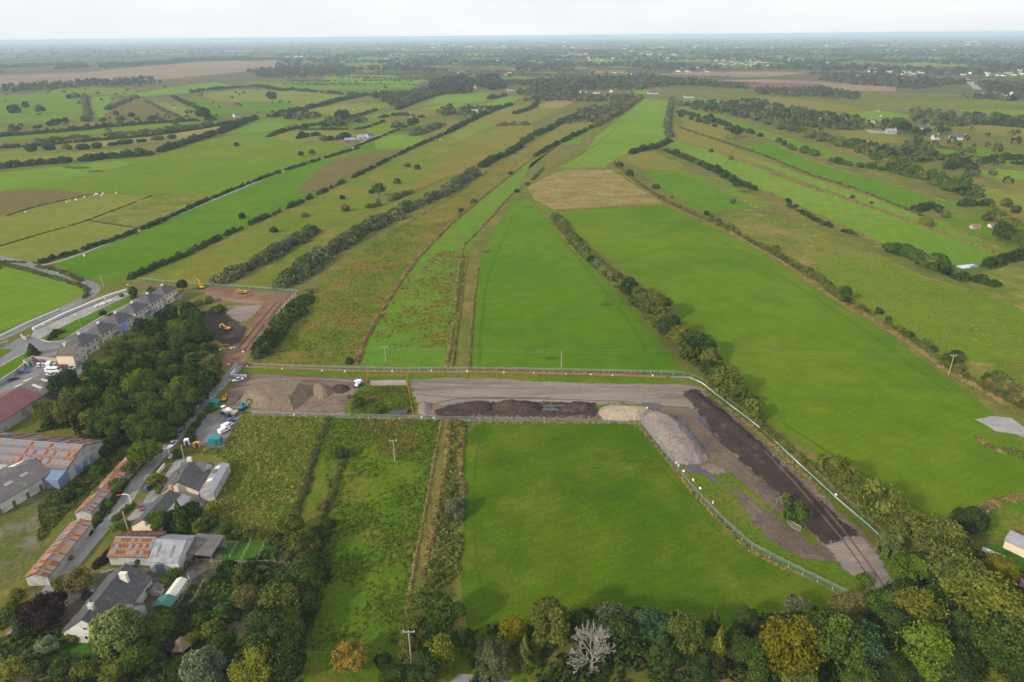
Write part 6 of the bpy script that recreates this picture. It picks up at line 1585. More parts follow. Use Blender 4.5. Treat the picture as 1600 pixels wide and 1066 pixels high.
# white bungalow group
root, L, W = house('bungalow', 'white bungalow with slate roof and cream gable beside the lane', 'house', (277,754), (296,722), 6.2, 10.0, 3.0, 'render_white', 'slate', wins=[('f', u, 1.6, 1.3, 1.1) for u in (-5, -1.5, 2, 5)], chims=[(5.5, 0)])
k = MB(); k.section([(-5.02, -0.1), (5.02, -0.1), (5.02, 2.85), (0, 5.95), (-5.02, 2.85)], -L / 2 - 0.05, -L / 2 + 0.02); tag(k.build('gable_wall', M['render_cream'], root), 'plain cream gable')
house('bungalow_wing', 'brown roofed front wing of the white bungalow', 'house', (266,738), (286,738), 5.4, 7.4, 2.9, 'render_white', 'tile_brown', hip=True, wins=[('f', 0, 1.6, 1.2, 1.1)])
house('bungalow_wing', 'slate roofed rear wing of the white bungalow', 'house', (285,722), (322,723), 5.6, 6.0, 3.0, 'render_white', 'slate', wins=[('r', 0, 1.6, 1.2, 1.1)])
root, L, W = house('outbuilding', 'long grey flat roofed outbuilding beside the straw field', 'shed', (348,724), (322,768), 3.4, 3.8, 3.0, 'render_grey', 'galv', over=0.15)
for i, (u, mm) in enumerate(((-0.36, 'skylight'), (-0.2, 'darkfibre'), (0.1, 'skylight'), (0.32, 'rust2'))):
    k = MB(); k.box((0, 0, 0), (1.6, 1.5, 0.05)); k.build('roof_panel', M[mm], root, (u * L, -0.9, 3.45), (math.atan2(0.4, 1.9), 0, 0))
house('lean_to_shed', 'dark lean-to roofed shed behind the bungalow', 'shed', (302,764), (317,738), 3.6, 4.0, 2.8, 'render_white', 'slate')
house('cottage', 'slate roofed cottage with cream end beside the drive', 'house', (266,766), (223,812), 5.2, 7.6, 2.7, 'render_cream', 'slate', wins=[('b', u, 1.5, 1.1, 1.1) for u in (-3, 0, 3)], chims=[(-6.8, 0)], cm='brickred')
root, L, W = house('sheet_shed', 'pale metal roofed shed behind the cottage', 'shed', (284,773), (262,799), 3.4, 4.8, 2.6, 'render_white', 'galv')

# farm sheds
root, L, W = house('rusty_barn', 'low barn with rusty patched roof beside the metal shed', 'shed', (182,841), (243,842), 4.6, 9.0, 2.8, 'render_grey', 'darkmetal')
sheets(root, L, W, 2.8, 4.6, 'f', 12, 3, [M['rust'], M['rust'], M['rust2'], M['rust'], M['galv']], 12); sheets(root, L, W, 2.8, 4.6, 'b', 12, 2, [M['redroof'], M['rust']], 13)
k = MB(); k.box((0, 0, 4.92), (L + 0.4, 0.5, 0.1)); k.build('ridge_cap', M['galv'], root)
root, L, W = house('metal_shed', 'pale metal roofed shed with white front and blue door', 'shed', (245,843), (290,845), 6.2, 9.6, 3.6, 'render_white', 'galv', doors=[('f', -1.2, 1.3, 2.4, 2.6, 'bluesheet')])
for u in (-0.28, 0.2):
    k = MB(); k.box((0, 0, 0), (0.6, 3.0, 0.06)); k.build('rooflight', M['fibre'], root, (u * L, -2.6, 6.42 - 2.6 * 2.6 / 4.8), (math.atan2(2.6, 4.8), 0, 0))
# open lean-to
A, B_, C_, D_ = G(291, 866, 3.0), G(330, 870, 2.8), G(351, 837, 4.0), G(308, 834, 4.2)
root = thing('open_shed', 'dark roofed open shed right of the metal shed', 'shed', (A.x, A.y, 0))
k = MB(); vs = [q - Vector((A.x, A.y, 0)) for q in (A, B_, C_, D_)]
k.add(vs + [v + Vector((0, 0, 0.14)) for v in vs], [(3, 2, 1, 0), (4, 5, 6, 7), (0, 1, 5, 4), (1, 2, 6, 5), (2, 3, 7, 6), (3, 0, 4, 7)]); k.build('roof', M['darkfibre'], root)
for v in vs:
    k = MB(); k.tube((v.x, v.y, -0.1), (v.x, v.y, v.z), 0.1, 0.1, 6); k.build('post', M['wood'], root)
k = MB(); d = vs[2] - vs[3]; k.box(((vs[2] + vs[3]) / 2 * 1.0 - Vector((0, 0, 2.1))), (d.length, 0.12, 3.8), math.atan2(d.y, d.x)); k.build('back_wall', M['render_grey'], root)

# slate roofed house in the garden
root, L, W = house('slate_house', 'large slate roofed house in the garden with tall cream chimney', 'house', (196,882), (128,968), 7.0, 10.4, 3.2, 'render_white', 'slate', wins=[('f', u, 1.6, 1.3, 1.1) for u in (-7, -3, 1)] + [('b', u, 1.6, 1.3, 1.1) for u in (-6, 6)] + [('r', 0, 1.7, 1.6, 1.2), ('r', 0, 4.4, 0.9, 0.9)], chims=[(5.2, 0.2)], cm='render_white')
k = MB(); k.box((-4.5, 1.8, 6.6), (0.8, 1.6, 2.6)); k.box((-4.5, 1.8, 7.95), (0.95, 1.75, 0.14)); tag(k.build('chimney', M['brick'], root), 'tall broad cream chimney')
for u, y in ((-0.5, 3.0), (-7, 2.5)):
    k = MB(); k.box((0, 0, 0), (0.9, 1.1, 0.1)); k.build('rooflight', M['glass'], root, (u, y, 7.2 - y * 3.8 / 5.2), (-math.atan2(3.8, 5.2), 0, 0))
house('side_wing', 'brown hip roofed left wing of the slate roofed house', 'house', (128,938), (150,938), 5.2, 8.4, 2.9, 'render_white', 'tile_brown', hip=True)
house('side_wing', 'black gabled right wing of the slate roofed house', 'house', (183,944), (208,946), 5.6, 6.4, 2.9, 'render_white', 'slate', wins=[('r', 0, 1.6, 1.3, 1.2), ('r', 0, 3.8, 0.8, 0.9)])
house('porch', 'low brown front porch of the slate roofed house', 'house', (112,962), (126,962), 3.4, 5.0, 2.4, 'render_white', 'tile_brown', hip=True)
# garden buildings
root = thing('greenhouse', 'long narrow glasshouse in the kitchen garden', 'greenhouse', *frame_of((284,903), (264,930), 2.0)[:2])
_, _, L = frame_of((284,903), (264,930), 2.0)
k = MB(); k.section([(-1.4, 0), (1.4, 0), (1.4, 1.6), (0, 2.3), (-1.4, 1.6)], -L / 2, L / 2); k.build('glazing', M['skylight'], root)
for i in range(9):
    k = MB(); x = -L / 2 + i * L / 8; k.tube((x, -1.42, 0), (x, -1.42, 1.62), 0.05, 0.05, 4); k.tube((x, -1.42, 1.62), (x, 0, 2.34), 0.05, 0.05, 4); k.tube((x, 0, 2.34), (x, 1.42, 1.62), 0.05, 0.05, 4); k.tube((x, 1.42, 1.62), (x, 1.42, 0), 0.05, 0.05, 4); k.build('rib', M['steel'], root)
house('garden_shed', 'small blue garden shed with pale door', 'shed', (294,897), (302,893), 2.8, 2.6, 2.1, 'bluesheet', 'slate', doors=[('l', 0, 1.0, 0.8, 1.8, 'white')])
house('garden_shed', 'green felt roofed shed below the glasshouse', 'shed', (262,930), (252,945), 2.8, 3.6, 2.2, 'darkwood', 'felt')
house('garden_shed', 'dark roofed kennel beside the earth yard', 'shed', (246,912), (240,920), 2.4, 2.6, 1.9, 'render_grey', 'slate')
root = thing('garden_shelter', 'brown hexagonal shelter on the small lawn', 'shelter', G(286, 1018))
hexa = [(math.cos(i * 1.047) * 2.0, math.sin(i * 1.047) * 2.0) for i in range(6)]
k = MB(); k.prism([(x * 1.2, y * 1.2) for x, y in hexa], 2.1, 3.5, 0, 0.1); k.build('roof', M['darkwood'], root)
for x, y in hexa:
    k = MB(); k.tube((x, y, 0), (x, y, 2.2), 0.09, 0.09, 5); k.build('post', M['wood'], root)
root = thing('paddling_pool', 'small round blue pool on the back lawn', 'pool', G(341, 951)); k = MB()
k.prism([(math.cos(i * .5236) * 1.0, math.sin(i * .5236) * 1.0) for i in range(12)], 0, 0.4); k.build('rim', CARS['lightblue'], root)
k = MB(); k.prism([(math.cos(i * .5236) * 0.85, math.sin(i * .5236) * 0.85) for i in range(12)], 0.3, 0.415); k.build('water', M['teal'], root)
def garden_fence(label, pts, n, h=1.2):
    w = [G(*p) for p in pts]; root = thing('garden_fence', label, 'fence', w[0]); line = smooth_line(w, 0.5)
    for i in range(n):
        p = line[int(i * (len(line) - 1) / (n - 1))] - w[0]
        k = MB(); k.box((p.x, p.y, h / 2), (0.14, 0.14, h)); k.build('post', M['wood'], root)
    for z in (0.5, 1.0):
        k = MB()
        for a, b in zip(w, w[1:]): k.tube(a - w[0] + Vector((0, 0, z)), b - w[0] + Vector((0, 0, z)), 0.045, 0.045, 4)
        k.build('rail', M['wood'], root)
for lab, pts, n in (('post fence through the middle of the kitchen garden', [(308,900),(290,930),(275,955)], 7), ('post fence beside the garden path', [(322,905),(306,935),(290,955)], 7), ('post fence between farm sheds and garden', [(290,878),(330,880),(380,882),(430,880)], 14),
                     ('left wooden fence across the paddock', [(372,850),(360,872)], 5), ('middle wooden fence across the paddock', [(392,848),(378,876)], 5), ('right wooden fence across the paddock', [(415,848),(402,878)], 5)):
    garden_fence(lab, pts, n)

# bottom right house corner
house('long_outbuilding', 'pale roofed low building at the right edge', 'shed', (1580,830), (1640,858), 4.0, 5.0, 2.6, 'render_cream', 'galv')
wall_line('garden_wall', 'white rail fence by the right lawn', [(1534,860),(1550,866),(1568,874)], 1.0, 0.2, 'white', 'fence')

# ---------------------------------------------------------------- houses farther off, each a thing
fr = random.Random(41)
def far_house(px, py, wpx, label, roof='slate', wall='render_white', turn=0.0, hr=6.0, name='house', W=8.0, chim=True, cat='house', eave=3.2):
    p = G(px, py); L = wpx * mpp(p)
    root = thing(name, label, cat, p, turn, 'white houses and farms farther off')
    k = MB(); k.section([(-W / 2, -0.2), (W / 2, -0.2), (W / 2, eave), (0, hr - 0.05), (-W / 2, eave)], -L / 2, L / 2); k.build('wall', M[wall], root)
    ro = roof_gable(L, W, eave, hr, 0.4, 0.25).build('roof', M[roof], root)
    if chim:
        k = MB(); k.box((L / 2 - 0.8, 0, hr + 0.3), (0.8, 1.2, 2.2)); k.build('chimney', M['render_white'], ro)
    if wpx > 8:
        n = max(2, int(L / 4))
        for i in range(n): opening(root, None, 'window', 'f', -L / 2 + (i + 0.5) * L / n, 1.7, 1.5, 1.3, L, W)
    return root
for a in ((713,178,9,'white gabled cottage beside the barn','slate','render_white',1.2), (646,188,12,'white cottage with pale roof below the trees','fibre','render_white',0.3), (912,145,11,'white house, leftmost behind the scrub wood','slate','render_white',0.3),
          (932,146,11,'white house with low wing behind the scrub wood','slate','render_white',-0.2), (955,144,10,'tall white gabled house by the dark trees','slate','render_white',1.3), (1020,147,16,'long white house at the top of the bright field','slate','render_white',0.1),
          (1076,153,15,'white house above the playing field','slate','render_white',0.0), (1143,163,12,'white house beside the pitch','slate','render_white',0.5), (1283,186,14,'low white house, first of the wooded hamlet','slate','render_white',-0.1),
          (1310,187,13,'white house in the middle of the wooded hamlet','slate','render_white',0.2), (1334,193,14,'cream house at the hamlet edge','slate','render_cream',-0.2), (1357,196,16,'grey roofed shed at the hamlet edge','galv','render_grey',0.1),
          (1438,203,21,'white bungalow with round gable among the trees','slate','render_white',-0.15), (1495,218,22,'white bungalow with yellow hedge on the right','slate','render_white',-0.35), (1461,218,9,'small white shed left of the right bungalow','slate','render_white',0.0),
          (1391,209,15,'grey metal shed on the concrete yard','galv','render_grey',-0.1), 
          (798,142,10,'white two storey house right of the pines','slate','render_white',0.3), (737,139,14,'long pink roofed house between the pines','rust2','render_white',0.0), (733,137,5,'small white house left of the pink roof','slate','render_white',0.6),
          (594,145,6,'small white house in the scrub','slate','render_white',0.5), (608,146,6,'tiny white house right of the scrub house','slate','render_white',0.0), (369,183,7,'small white cottage among dark trees','slate','render_white',0.8),
          (272,169,5,'tiny white cottage beside the brown plot','slate','render_white',0.4), (1200,172,10,'grey farmhouse among the hedges','fibre','render_white',0.3), (1368,108,22,'long white mansion before the distant town','slate','render_white',0.0)):
    far_house(*a)
far_house(1523,357,14,'ruined shed with red roof, left one','rust','render_grey',0.15, 2.8, 'ruined_shed', 3.2, False, 'shed', 1.7)
far_house(1552,355,16,'ruined shed with bright red roof, right one','redroof','render_white',0.2, 2.8, 'ruined_shed', 3.2, False, 'shed', 1.7)
far_house(1112,163,22,'long blue grey shed below the playing field','bluesheet','render_grey',-0.05, 5.0, 'long_shed', 12, False, 'shed')
far_house(748,178,24,'wide grey roofed barn among the trees','galv','render_grey',0.35, 7.5, 'barn', 16, False, 'barn', 4.0)
far_house(547,222,16,'red fronted farm shed beside the track','galv','rust',0.35, 5.0, 'farm_shed', 9, False, 'shed')
far_house(566,218,14,'grey farm shed in the middle of the stone farm','galv','render_grey',0.4, 6.0, 'farm_shed', 10, False, 'shed')
far_house(576,215,10,'white farmhouse at the stone farm','slate','render_white',1.0, 6.0, 'farmhouse', 8, True, 'house')
# frames of a glasshouse lying by the right hedge
root = thing('plastic_tunnel', 'blue white plastic tunnel frames by the right hedge', 'greenhouse', G(1512, 417), 0.25)
L = 32 * mpp(G(1512, 417))
for i in range(10):
    k = MB(); x = -L / 2 + (i + 0.5) * L / 10; k.section([(-2.2, 0), (2.2, 0), (2.2, 0.5), (0.8, 0.9), (-0.8, 0.9), (-2.2, 0.5)], x - L / 23, x + L / 23); k.build('tunnel_section', M['tarp'], root)
# distant white houses of the towns on the horizon
tm = []
for wl_, rf in (('render_white', 'slate'), ('render_white', 'tile_brown'), ('render_cream', 'slate')):
    k = MB(); k.section([(-4, -0.2), (4, -0.2), (4, 3.6), (0, 6.2), (-4, 3.6)], -7, 7, 0); 
    k.section([(-4.4, 3.4), (0, 6.25), (4.4, 3.4), (4.4, 3.75), (0, 6.65), (-4.4, 3.75)], -7.4, 7.4, 1)
    tm.append(k.mesh('house', [M['white' if wl_ == 'render_white' else wl_], M[rf]]))
where = ['left of the heath', 'in the town strip before the brown heath', 'in the hamlet strip above the town', 'in the strip right of the town', 'in the far village left of centre', 'in the village strip at the centre', 'below the white mansion', 'right of the white mansion', 'in the village by the straight road', 'beside the end of the straight road', 'in the long strip beyond the centre', 'high in the plain at the centre', 'high in the plain on the right', 'high in the plain left of centre', 'in the woods beyond the bog', 'in the meadows beyond the pines', 'beside the green rise']
strips = [(1050,1110,105,114,16), (1110,1200,93,104,34), (975,1060,84,92,16), (1200,1300,88,104,12), (600,720,84,97,26), (870,920,82,90,12), (1340,1400,112,120,14), (1400,1440,112,121,10), (1500,1600,110,120,22), (1525,1590,148,152,8), (760,960,88,100,16), (960,1160,66,82,26), (1200,1600,62,80,30), (560,900,66,78,26), (420,560,80,100,8), (690,800,110,120,6), (950,990,114,118,5)]
names = {0: 'in the town strip before the brown heath'}
for si, (x0, x1, y0, y1, n) in enumerate(strips):
    for i, px in enumerate(sorted(fr.uniform(x0, x1) for _ in range(n))):
        py = fr.uniform(y0, y1)
        p = G(px, py); s = min(2.6, max(1.0, 2.3 * mpp(p) / 7))
        o = link('house', fr.choice(tm), None, (p.x, p.y, 0), (0, 0, fr.uniform(-0.5, 0.5)), (s, s * 1.1, s))
        tag(o, f'tiny pale house, {ordinal(i)} from the left {where[si]}', 'house', 'tiny white houses of the distant plain')
# ---------------------------------------------------------------- heaps on the site
def heap(name, label, poly, h, slope, mat, seed, n=0.25, flat=False, step=0.7):
    """an earth heap: height grows inwards from its surveyed outline"""
    w = [G(*p) for p in poly]; c = sum(w, Vector()) / len(w)
    pl = np.array([(p.x - c.x, p.y - c.y) for p in w])
    lo, hi = pl.min(0) - 0.5, pl.max(0) + 0.5
    nx, ny = int((hi[0] - lo[0]) / step) + 2, int((hi[1] - lo[1]) / step) + 2
    xs, ys = lo[0] + np.arange(nx) * step, lo[1] + np.arange(ny) * step
    X, Y = np.meshgrid(xs, ys); rng = np.random.default_rng(seed)
    X = X + rng.normal(0, step * 0.16, X.shape); Y = Y + rng.normal(0, step * 0.16, Y.shape)
    D = np.full(X.shape, 1e9); ins = np.zeros(X.shape, bool); j = len(pl) - 1
    for i in range(len(pl)):
        a, b = pl[i], pl[j]; e = a - b
        t = np.clip(((X - b[0]) * e[0] + (Y - b[1]) * e[1]) / (e @ e + 1e-9), 0, 1)
        D = np.minimum(D, np.hypot(X - b[0] - t * e[0], Y - b[1] - t * e[1]))
        with np.errstate(divide='ignore', invalid='ignore'):
            ins ^= ((a[1] > Y) != (b[1] > Y)) & (X < (b[0] - a[0]) * (Y - a[1]) / (b[1] - a[1]) + a[0])
        j = i
    ph = rng.uniform(0, 6.28, 8)
    nz = (np.sin(X * 0.9 + ph[0]) * np.sin(Y * 0.8 + ph[1]) + 0.6 * np.sin(X * 1.9 + Y + ph[2]) * np.sin(Y * 2.1 - X * .6 + ph[3]) + 0.4 * np.sin(X * 3.3 + ph[4]) * np.sin(Y * 3.7 + ph[5])) * n + rng.normal(0, n * 0.3, X.shape)
    Dn = np.maximum(0, D + nz * 0.5 * (D > 0.4))
    Z = np.minimum(h, Dn * slope) if flat else h * (1 - np.exp(-Dn * slope / h * 1.15))
    Z = Z + nz * 0.35 * np.clip(D, 0, 1)
    Z = np.where(ins, Z + 0.05, -0.4)
    V = [(float(X[r, q]), float(Y[r, q]), float(Z[r, q])) for r in range(ny) for q in range(nx)]
    F = []
    for r in range(ny - 1):
        for q in range(nx - 1):
            if ins[r:r + 2, q:q + 2].any(): F.append((r * nx + q, r * nx + q + 1, (r + 1) * nx + q + 1, (r + 1) * nx + q))
    me = bpy.data.meshes.new(name); me.from_pydata(V, [], F); me.materials.append(mat)
    bm = bmesh.new(); bm.from_mesh(me); bmesh.ops.delete(bm, geom=[v for v in bm.verts if not v.link_faces], context='VERTS'); bm.to_mesh(me); bm.free()
    o = link(name, me, loc=(c.x, c.y, 0))
    return tag(o, label, 'heap', 'earth heaps on the building site')
heap('clay_mound', 'large flat topped clay mound beside the teal digger', [(376,622),(388,612),(410,605),(440,603),(470,604),(486,607),(480,620),(466,636),(460,642),(412,641),(392,637),(377,630)], 3.6, 1.1, M['clay'], 1, 0.3, True)
heap('soil_mound', 'brown soil mound right of the flat clay mound', [(488,603),(500,600),(512,604),(522,612),(516,620),(504,625),(492,622),(487,612)], 3.0, 0.9, M['clay'], 2)
heap('soil_mound', 'small dark soil mound beside the brown one', [(518,604),(530,601),(543,603),(548,609),(538,615),(524,615)], 2.0, 0.8, M['soil'], 3)
heap('stone_cone', 'small grey cone of crushed stone', [(652,637),(658,630),(668,629),(675,634),(674,642),(665,649),(653,647)], 2.8, 0.85, M['stone'], 4, 0.15)
heap('peat_mound', 'first dark peat mound from the grey cone', [(715,638),(725,630),(745,627),(764,628),(770,637),(764,645),(740,648),(720,646)], 2.4, 0.75, M['soil'], 5)
heap('peat_mound', 'long dark peat mound before the pool', [(768,636),(778,628),(800,626),(820,627),(840,630),(848,639),(842,647),(815,650),(785,648),(771,644)], 2.6, 0.75, M['soil'], 6, 0.4)
heap('peat_mound', 'dark peat mound behind the pool', [(874,640),(884,631),(900,628),(918,629),(926,637),(918,645),(898,648),(880,647)], 2.6, 0.75, M['soil'], 7, 0.35)
heap('sand_mound', 'pale sand mound at the inner site corner', [(932,648),(938,638),(950,634),(985,636),(1010,638),(1024,645),(1012,652),(1000,657),(975,658),(945,657)], 3.4, 0.9, M['sand'], 8, 0.25)
heap('crushed_stone_mound', 'long grey mound of crushed stone at the bend', [(1000,653),(1010,646),(1030,645),(1055,654),(1072,668),(1090,690),(1104,708),(1108,716),(1098,724),(1076,727),(1056,724),(1040,708),(1020,685),(1004,665)], 3.0, 0.7, M['stone'], 9, 0.35, True)
heap('peat_berm', 'long low ridge of dark peat along the strip', [(1066,616),(1078,611),(1092,615),(1140,650),(1200,704),(1180,705),(1130,668),(1090,638)], 1.5, 0.6, M['peat'], 10, 0.35)
heap('peat_bank', 'continuous low bank of dark peat behind the rubble', [(690,645),(720,640),(800,641),(870,642),(932,645),(934,652),(860,654),(780,653),(710,652)], 1.1, 0.5, M['soil'], 12, 0.35)
# rubble in front of the peat mounds
rng = np.random.default_rng(5); rb = MB(); o0 = G(840, 652)
for i in range(520):
    p = G(rng.uniform(738, 938), rng.uniform(648.5, 656)) - o0; s = rng.uniform(0.2, 0.7)
    rb.box((p.x, p.y, s * 0.3), (s * rng.uniform(.7, 1.3), s, s * rng.uniform(.5, .9)), rng.uniform(0, 3))
tag(rb.build('rubble', M['rock'], loc=o0), 'row of broken brown rubble in front of the peat mounds', None, None, 'stuff')

# ---------------------------------------------------------------- fences and barriers
def line_pts(pts, step): return smooth_line([G(*p) for p in pts], step) if len(pts) > 2 else smooth_line([G(*pts[0]), G(*pts[1])], step)
def straight(pts, step):
    w = [G(*p) for p in pts]; out = []
    for a, b in zip(w, w[1:]):
        n = max(1, int((b - a).length / step)); out += [a.lerp(b, i / n) for i in range(n)]
    return out + [w[-1]]
def strip(line, o, z0, z1, th=0.03):
    b = MB()
    for p, q in zip(line, line[1:]):
        d = q - p; c = (p + q) / 2 - o
        b.box((c.x, c.y, (z0 + z1) / 2), (d.length, th, z1 - z0), math.atan2(d.y, d.x))
    return b
def fence(name, label, pts, post_h, step, post_mat, rails=(), panels=(), post_r=0.035, foot=False, curved=False, cat='fence', every=1):
    line = line_pts(pts, step) if curved else straight(pts, step)
    o = line[0]; root = thing(name, label, cat, o)
    b = MB()
    for p in line:
        q = p - o; b.box((q.x, q.y, post_h / 2 - 0.05), (post_r * 2, post_r * 2, post_h + 0.1))
    tag(b.build('posts', M[post_mat], root), None, None, None, 'stuff')
    if foot:
        b = MB()
        for p, p2 in zip(line, line[1:] + [line[-2]]):
            q = p - o; d = p2 - p; b.box((q.x, q.y, 0.1), (0.25, 0.7, 0.16), math.atan2(d.y, d.x))
        tag(b.build('feet', M['render_grey'], root), None, None, None, 'stuff')
    for z, r, m in rails:
        b = MB()
        for p, q in zip(line, line[1:]): b.tube(p - o + Vector((0, 0, z)), q - o + Vector((0, 0, z)), r, r, 4)
        b.build('rail', M[m], root)
    for z0, z1, m in panels: strip(line, o, z0, z1).build('mesh_panel', M[m], root)
    return root
fence('site_fence', 'green netted mesh fence along the top of the site', [(372,570),(400,573),(470,576),(560,578),(640,580),(700,579),(800,580),(900,582),(1000,584),(1068,586)], 1.65, 3.4, 'steel', [(1.6, 0.022, 'steel')], [(0.05, 0.8, 'netgreen'), (0.8, 1.55, 'netgrey')], foot=True)
fence('red_barrier', 'long red tape barrier beside the site fence', [(377,576),(470,579),(560,583),(574,583),(640,584),(700,584),(760,584),(850,586),(950,589),(1040,592)], 1.2, 5.0, 'redpaint', [(1.15, 0.055, 'redpaint'), (0.55, 0.04, 'redpaint')], [(0.6, 1.1, 'netgrey')])
for lab, pts in (('red rail barrier above the plank crossing', [(577,590),(636,589)]), ('red rail barrier below the plank crossing', [(573,604),(636,604)]), ('red rail barrier left of the plank crossing', [(573,604),(575,584)]),
                 ('red rail barrier down to the inner fence', [(637,586),(637,604),(641,625),(646,652)])):
    fence('red_barrier', lab, pts, 1.3, 3.0, 'redpaint', [(1.25, 0.055, 'redpaint'), (0.6, 0.04, 'redpaint')])
fence('mesh_fence', 'grey mesh fence between the site and the lower fields', [(395,648),(460,651),(545,653),(640,655),(700,657),(800,659),(935,661),(1000,663)], 1.65, 3.4, 'steel', [(1.6, 0.022, 'steel')], [(0.05, 1.55, 'netgrey')], foot=True)
fence('mesh_fence', 'green mesh fence down the inner side of the site', [(1000,663),(1042,716),(1084,768),(1132,818),(1174,856),(1232,886),(1325,932)], 1.65, 3.4, 'steel', [(1.6, 0.018, 'steel')], [(0.05, 0.8, 'netgreen'), (0.8, 1.55, 'netgrey')], foot=True)
fence('mesh_fence', 'mesh fence beside the lane and stony yard', [(372,572),(362,585),(345,610),(330,632)], 1.65, 3.4, 'steel', [(1.6, 0.018, 'steel')], [(0.05, 1.55, 'netgrey')], foot=True)
fence('mesh_fence', 'mesh fence along the far edge of the haul road', [(215,438),(255,442),(318,447),(400,452),(466,458)], 1.65, 3.4, 'steel', [(1.6, 0.022, 'steel')], [(0.05, 0.9, 'netgreen'), (0.9, 1.55, 'netgrey')])
fence('mesh_fence', 'pale rail fence round the gravel pad', [(338,469),(372,473),(412,476),(400,492),(382,508)], 1.6, 3.4, 'wood', [(1.5, 0.06, 'wood')], [(0.05, 1.4, 'netgrey')])
fence('mesh_fence', 'white topped fence on the right of the haul road', [(466,458),(452,472),(430,498),(415,510)], 1.6, 3.4, 'white', [(1.5, 0.07, 'white')], [])
fence('silt_fence', 'low teal silt fence along the outer site edge', [(1048,591),(1078,591),(1096,599),(1125,622),(1185,668),(1240,718),(1302,775),(1360,825),(1398,862)], 0.7, 3.0, 'wood', [(0.5, 0.03, 'white')], [(0.0, 0.46, 'silt')], curved=True)
fence('silt_fence', 'short pale silt fence at the bottom site end', [(1398,895),(1406,912),(1414,930)], 1.4, 3.0, 'steel', [(1.3, 0.09, 'white')], [(0.0, 1.2, 'netgreen')])
fence('field_fence', 'wooden post fence outside the silt fence', [(1070,586),(1096,594),(1130,620),(1190,666),(1246,714),(1308,770),(1368,822),(1402,855)], 1.1, 3.0, 'wood', [(1.0, 0.03, 'wood'), (0.6, 0.03, 'wood')], [], curved=True)
fence('field_fence', 'wooden post fence left of the grassy lane', [(690,657),(678,720),(664,800),(648,880),(636,960)], 1.1, 4.0, 'wood', [(1.0, 0.025, 'wood')], [], curved=True)
fence('field_fence', 'wooden post fence along the broad mown field', [(1140,366),(1222,412),(1300,468),(1400,527),(1480,584),(1545,620)], 1.1, 5.0, 'wood', [(1.0, 0.025, 'wood')], [], curved=True)
fence('field_fence', 'post fence at the lower end of the dark hedge', [(935,250),(960,238),(985,222)], 1.2, 4.0, 'wood', [(1.0, 0.05, 'wood')], [])
# barriers round the two trees on the site
fence('tree_guard', 'silver fence panels guarding the two site trees', [(1212,790),(1218,784),(1232,794)], 1.8, 2.2, 'steel', [(1.8, 0.07, 'steel'), (0.2, 0.05, 'steel')], [(0.2, 1.75, 'netgrey')])
fence('tree_guard', 'short silver fence panels below the larger site tree', [(1228,812),(1236,824),(1250,832)], 1.8, 2.2, 'steel', [(1.8, 0.07, 'steel'), (0.2, 0.05, 'steel')], [(0.2, 1.75, 'netgrey')])

# height goalposts over the lane and haul road
def goalpost(label, foot, tip, h, white=False):
    a, b = G(*foot), G(tip[0], tip[1], h)
    root = thing('goalpost', label, 'barrier', a)
    k = MB(); k.tube((0, 0, 0), (0, 0, h - 0.5), 0.11, 0.11, 8); k.build('post', M['white' if white else 'redpaint'], root)
    d = Vector((b.x - a.x, b.y - a.y, 0)); n = 6
    for i in range(n):
        p, q = d * (i / n), d * ((i + 1) / n)
        zz = lambda t: h - 0.55 * (1 - min(1, t * 4)) ** 2
        k = MB(); k.tube((p.x, p.y, zz(i / n)), (q.x, q.y, zz((i + 1) / n)), 0.12, 0.12, 6); k.build('bar_band', M['white' if white and i < 3 else 'redpaint'], root)
    k = MB(); k.box((0, 0, 0.2), (0.9, 0.9, 0.4)); k.build('foot', M['concrete_wall'], root)
goalpost('red and white height bar over the lane by the cottage', (206,790), (182,774), 4.0, True)
goalpost('red and white height bar over the lane by the parked pickup', (266,716), (246,704), 4.0, True)
goalpost('red height bar left of the haul road mouth', (343,547), (358,538), 2.4)
goalpost('red height bar right of the haul road mouth', (380,550), (392,540), 2.4)
goalpost('red height bar at the wood edge above the stony yard', (343,568), (321,558), 2.6)
goalpost('red height bar beside the site fence corner', (357,570), (376,565), 2.2)

